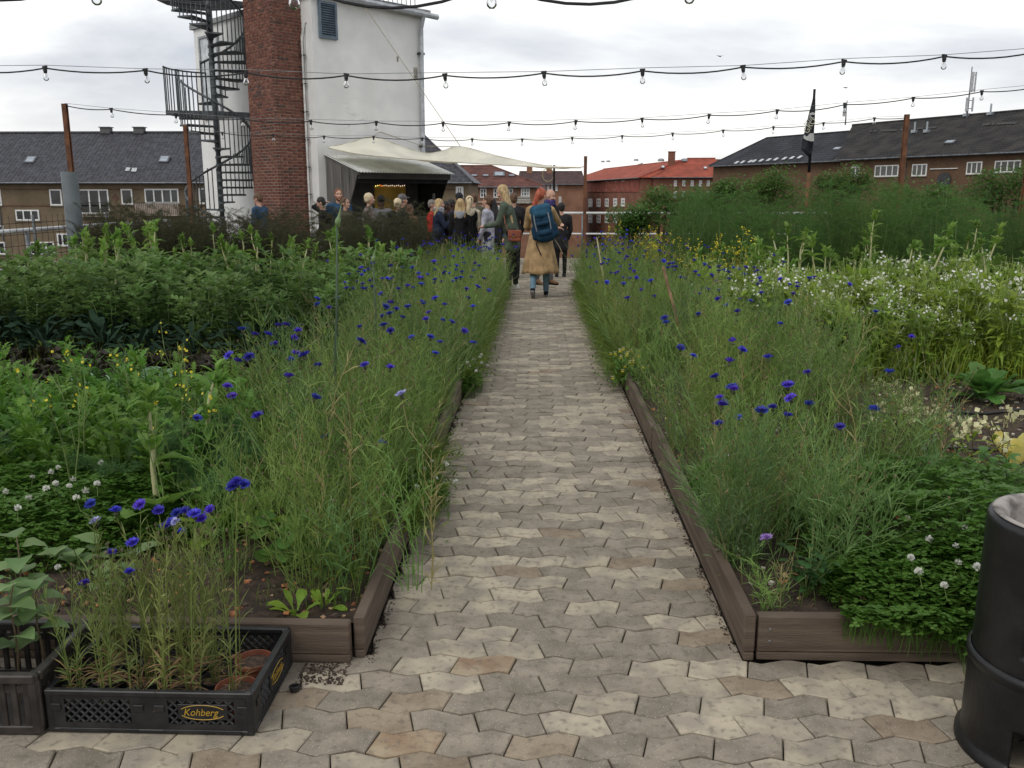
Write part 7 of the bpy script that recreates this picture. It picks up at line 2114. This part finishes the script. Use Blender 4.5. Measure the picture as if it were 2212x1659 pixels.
# ------------------------------------------------------------------ shrubs behind the fennel
def shrub(seed, rx, ry, h, n, green, name, label, loc, group=None, ll=.06):
    r = random.Random(seed); t = empty(name, loc, 0, label, 'shrub', group); m = MB(); lv = MB()
    lob = [(r.uniform(-.6, .6) * rx, r.uniform(-.6, .6) * ry, r.uniform(.6, .9) * h, r.uniform(.22, .4) * min(rx, h * .6)) for _ in range(14)]
    for l_ in lob:
        m.tube([(r.uniform(-.08, .08), r.uniform(-.08, .08), -.02), (l_[0] * .4, l_[1] * .4, l_[2] * .5), (l_[0], l_[1], l_[2])], [.025, .016, .008], 5)
    for i in range(n):
        l_ = lob[i % len(lob)]; d = Vector((r.gauss(0, 1), r.gauss(0, 1), r.gauss(0, 1))).normalized(); q_ = l_[3] * (r.random() ** .4) * (1 + .3 * mnoise.noise(d * 2 + Vector((l_[0], seed, 0))))
        p = Vector((l_[0], l_[1], l_[2])) + Vector((d.x * q_ * 1.25, d.y * q_ * 1.25, d.z * q_)); leaf(lv, p, r.uniform(0, 6.28), r.uniform(-.5, .9), ll * r.uniform(.7, 1.3), ll * .62, .6, 3, 'oval', .25, rnd=r)
    for i in range(n // 5):
        p = Vector((r.gauss(0, .5) * rx, r.gauss(0, .5) * ry, r.uniform(.05, .6) * h)); leaf(lv, p, r.uniform(0, 6.28), r.uniform(-.5, .9), ll, ll * .6, .6, 3, 'oval', rnd=r)
    m.build('trunk', mat('shrub_bark', (.07, .05, .035), .9), t); tag(lv.build('crown', green, t), kind='stuff')
    return t
G_SHR = leafmat('shrub_green', (.05, .105, .025), (.1, .17, .045), objvar=.1)
for i, (x, y, Y, rx, lab) in enumerate(((1640, 352, 18.6, 1.0, 'leafy shrub in front of the slate roofed wing'), (1820, 350, 18.9, .85, 'leafy shrub right of the flag pole'), (1430, 398, 19.5, 1.05, 'leafy shrub before the red roofed house'), (1560, 380, 19.2, .8, 'leafy shrub between the red roofed house and the slate wing'), (1370, 440, 18.8, .7, 'low leafy shrub left of the green fennel'), (2180, 352, 18.4, 1.0, 'leafy shrub before the windows of the long brown brick house'), (1990, 395, 18.6, 1.0, 'leafy shrub below the rusty post at the long brown brick house'))):
    T = py(x, y, Y); shrub(600 + i, rx, .6, T.z - .02, 3400, G_SHR, 'leafy_shrub', lab, (T.x, Y, 0), ll=.07)

# ------------------------------------------------------------------ potted cornflowers in the bread crate, seedlings in the other crate
M_TERRA = mat('plastic_terracotta', (.2, .065, .035), .6, .15, 20); M_POTSOIL = mat('pot_soil', (.05, .033, .025), .95, .4, 60, bump=.8, bscale=150, col2=(.13, .08, .055))
def flower_pot(x, y, z, r0, h, mt_, label, group=None):
    t = empty('flower_pot', (x, y, z), 0, label, 'pot', group); m = MB(); m.lathe([(r0 * .75, 0), (r0 * .97, h - .014), (r0 * 1.04, h - .014), (r0 * 1.04, h), (r0 * .97, h), (r0 * .9, h - .02)], 22); m.build('pot', mt_, t, smooth=False)
    m = MB(); m.lathe([(r0 * .92, h - .016), (r0 * .5, h - .010), (0, h - .012)], 14); m.build('potting_soil', M_POTSOIL, t)
    return t
cxx, cyy_ = -1.1605, 2.578
pots = [(-.255, -.14, .045), (-.16, -.145, .045), (-.065, -.15, .042), (.025, -.15, .042), (.11, -.14, .042), (-.2, -.04, .052), (-.08, -.045, .052), (.04, -.04, .052), (.14, -.035, .045), (-.22, .08, .052), (-.09, .08, .055), (.05, .08, .055)]
gp_ = 'black pots in the bread crate'
for (x, y, r0) in pots: flower_pot(cxx + x, cyy_ + y, .013, r0, .075, M_PLAST, 'black plastic nursery pot with a cornflower in the bread crate', gp_)
flower_pot(cxx + .235, cyy_ - .115, .013, .062, .095, M_TERRA, 'terracotta coloured pot in the front corner of the bread crate')
flower_pot(cxx + .235, cyy_ + .06, .013, .06, .09, M_TERRA, 'terracotta coloured pot at the back corner of the bread crate')
G_POT = leafmat('potted_green', (.14, .17, .055), (.2, .24, .09), trans=.25); M_DRY = leafmat('dry_leaf', (.22, .14, .08), (.32, .2, .12))
def potted(seed, n, h):
    r = random.Random(seed); random.seed(seed); m = MB(); tips = []
    for s in range(n):
        az = r.uniform(0, 6.28); hh = h * r.uniform(.72, 1.0); st_ = curve_stem((math.cos(az) * .018, math.sin(az) * .018, 0), az, r.uniform(.0, .07), hh, 6, .014, r); m.cm = 0
        m.tube(st_, [.002, .002, .0018, .0017, .0015, .0012, .001], 4, cap=False); tips.append((st_[-1], (st_[-1] - st_[-2]).normalized()))
        for k in range(2):
            p, d = along(st_, r.uniform(.5, .8)); a2 = r.uniform(0, 6.28); e1 = p + d * .06 + Vector((math.cos(a2), math.sin(a2), 0)) * .025; e2 = e1 + d * .06; m.tube([p, e1, e2], [.0012, .001, .0009], 3, cap=False); tips.append((e2, d))
        for k in range(16):
            p, d = along(st_, r.uniform(.2, .92)); a2 = r.uniform(0, 6.28); blade(m, p, d * r.uniform(.6, 1.3) + Vector((math.cos(a2), math.sin(a2), 0)) * .7, r.uniform(.035, .075), .004)
        for k in range(8):
            m.cm = 1 if r.random() < .7 else 0; p, d = along(st_, r.uniform(.0, .28)); a2 = r.uniform(0, 6.28); blade(m, p, d * r.uniform(-.1, .8) + Vector((math.cos(a2), math.sin(a2), 0)), r.uniform(.04, .08), .005)
    m.cm = 2
    for p, d in tips:
        if r.random() < .5: m.ell(p, (.004, .004, .0065), nu=5, nv=4)
    return m.mesh('foliage', [G_POT, M_DRY, M_BROWNBUD]), tips
PT = [potted(700 + i, 6, .5) for i in range(5)]
CFL = [(197, 1090), (207, 1127), (250, 1106), (303, 1092), (343, 1104), (383, 1110), (400, 1108), (358, 1138), (380, 1128), (392, 1150), (437, 1123), (287, 1174), (240, 1195), (183, 1262), (455, 1104), (420, 1112)]
r = random.Random(31)
todo = list(CFL)
allp = [(cxx + x, cyy_ + y) for x, y, _ in pots]
for i, (x, y) in enumerate(allp):
    var = PT[i % 5]; t = empty('potted_cornflower', (x, y, .013 + .062), r.uniform(0, 6), 'spindly potted cornflower growing from the bread crate', 'plant', 'potted cornflowers'); sc = r.uniform(.84, 1.1); t.scale = (sc,) * 3; put('foliage', var[0], t)
    if i in (2, 7): 
        p, d = var[1][0]; o = put('flower_head', FH[i % 4], t, p + d * .012)
for k, (fx, fy) in enumerate(todo):
    # a stem of its own from the pot below to where the photograph shows the flower
    T0 = py(fx, fy, 2.56); b = min(allp, key=lambda q: abs(q[0] - T0.x) + .35 * abs(q[1] - (2.46 + .2 * ((k * 7) % 5) / 4))); T = py(fx, fy, b[1] + r.uniform(-.03, .02))
    t = empty('potted_cornflower', (b[0], b[1], .075), 0, 'potted cornflower in bloom standing in the bread crate', 'plant', 'blooming potted cornflowers'); L_ = T - Vector((b[0], b[1], .075)); m = MB(); random.seed(k)
    st_ = [Vector((0, 0, 0)), Vector((L_.x * .12, L_.y * .1, L_.z * .3)), Vector((L_.x * .42, L_.y * .4, L_.z * .62)), Vector((L_.x * .8, L_.y * .8, L_.z * .86)), L_ - Vector((0, 0, .012))]
    m.tube(st_, [.0022, .002, .0018, .0015, .0012], 4, cap=False)
    for q_ in range(20):
        p, d = along(st_, r.uniform(.08, .92)); a2 = r.uniform(0, 6.28); blade(m, p, d + Vector((math.cos(a2), math.sin(a2), 0)) * .6, r.uniform(.03, .07), .004)
    m.build('foliage', G_POT, t); o = put('flower_head', FH[k % 4] if k not in (1, 8) else FH_PALE, t, L_); o.rotation_euler = (r.uniform(-.1, .6), r.uniform(-.4, .4), 0); s_ = r.uniform(.8, 1.0); o.scale = (s_,) * 3
# the taller plant in the terracotta pot
b = Vector((cxx + .235, cyy_ - .115, .1)); var = potted(720, 4, .62)
t = empty('potted_cornflower', b, 0, 'tallest potted cornflower in the terracotta coloured pot', 'plant'); put('foliage', var[0], t); T = py(512, 1052, b.y)
for k, dx_ in enumerate((-.012, .02, .0)):
    o = put('flower_head', FH[k], t, (T.x - b.x + dx_, .0, T.z - b.z + (.0, .006, .012)[k])); o.rotation_euler = (.4, dx_ * 20, 0); o.scale = (.95,) * 3
m = MB(); m.tube([(0, 0, 0), ((T.x - b.x) * .5, 0, (T.z - b.z) * .6), (T.x - b.x, 0, T.z - b.z - .012)], [.0024, .002, .0014], 4); m.build('stem', G_POT, t)
# seedlings with heart-shaped leaves in the brown crate
r = random.Random(44)
for i, (x, y, h) in enumerate(((-1.64, 2.50, .42), (-1.72, 2.44, .47), (-1.58, 2.56, .38), (-1.82, 2.52, .46), (-1.9, 2.46, .42), (-1.70, 2.60, .5))):
    t = empty('seedling', (x, y, .02), r.uniform(0, 6), 'broad-leaved seedling standing in the brown black crate', 'plant', 'seedlings in the slatted crate'); m = MB(); st_ = curve_stem((0, 0, 0), r.uniform(0, 6), .05, h, 5, .015, r); m.tube(st_, [.004, .0038, .0035, .003, .0028, .002], 5); m.build('stem', mat('seedling_stem', (.14, .1, .06), .7), t)
    for k in range(10):
        p, d = along(st_, .45 + .54 * k / 9); l_ = MB(); leaf(l_, p + Vector((math.cos(k * 1.65) * .01, math.sin(k * 1.65) * .01, 0)), k * 1.65 + r.uniform(-.3, .3), r.uniform(.1, .5), r.uniform(.09, .14) * (1 - .03 * k), .08, r.uniform(.8, 1.3), 5, 'heart', .25, .02, rnd=r); l_.build('leaf', G_SUN, t, smooth=True)
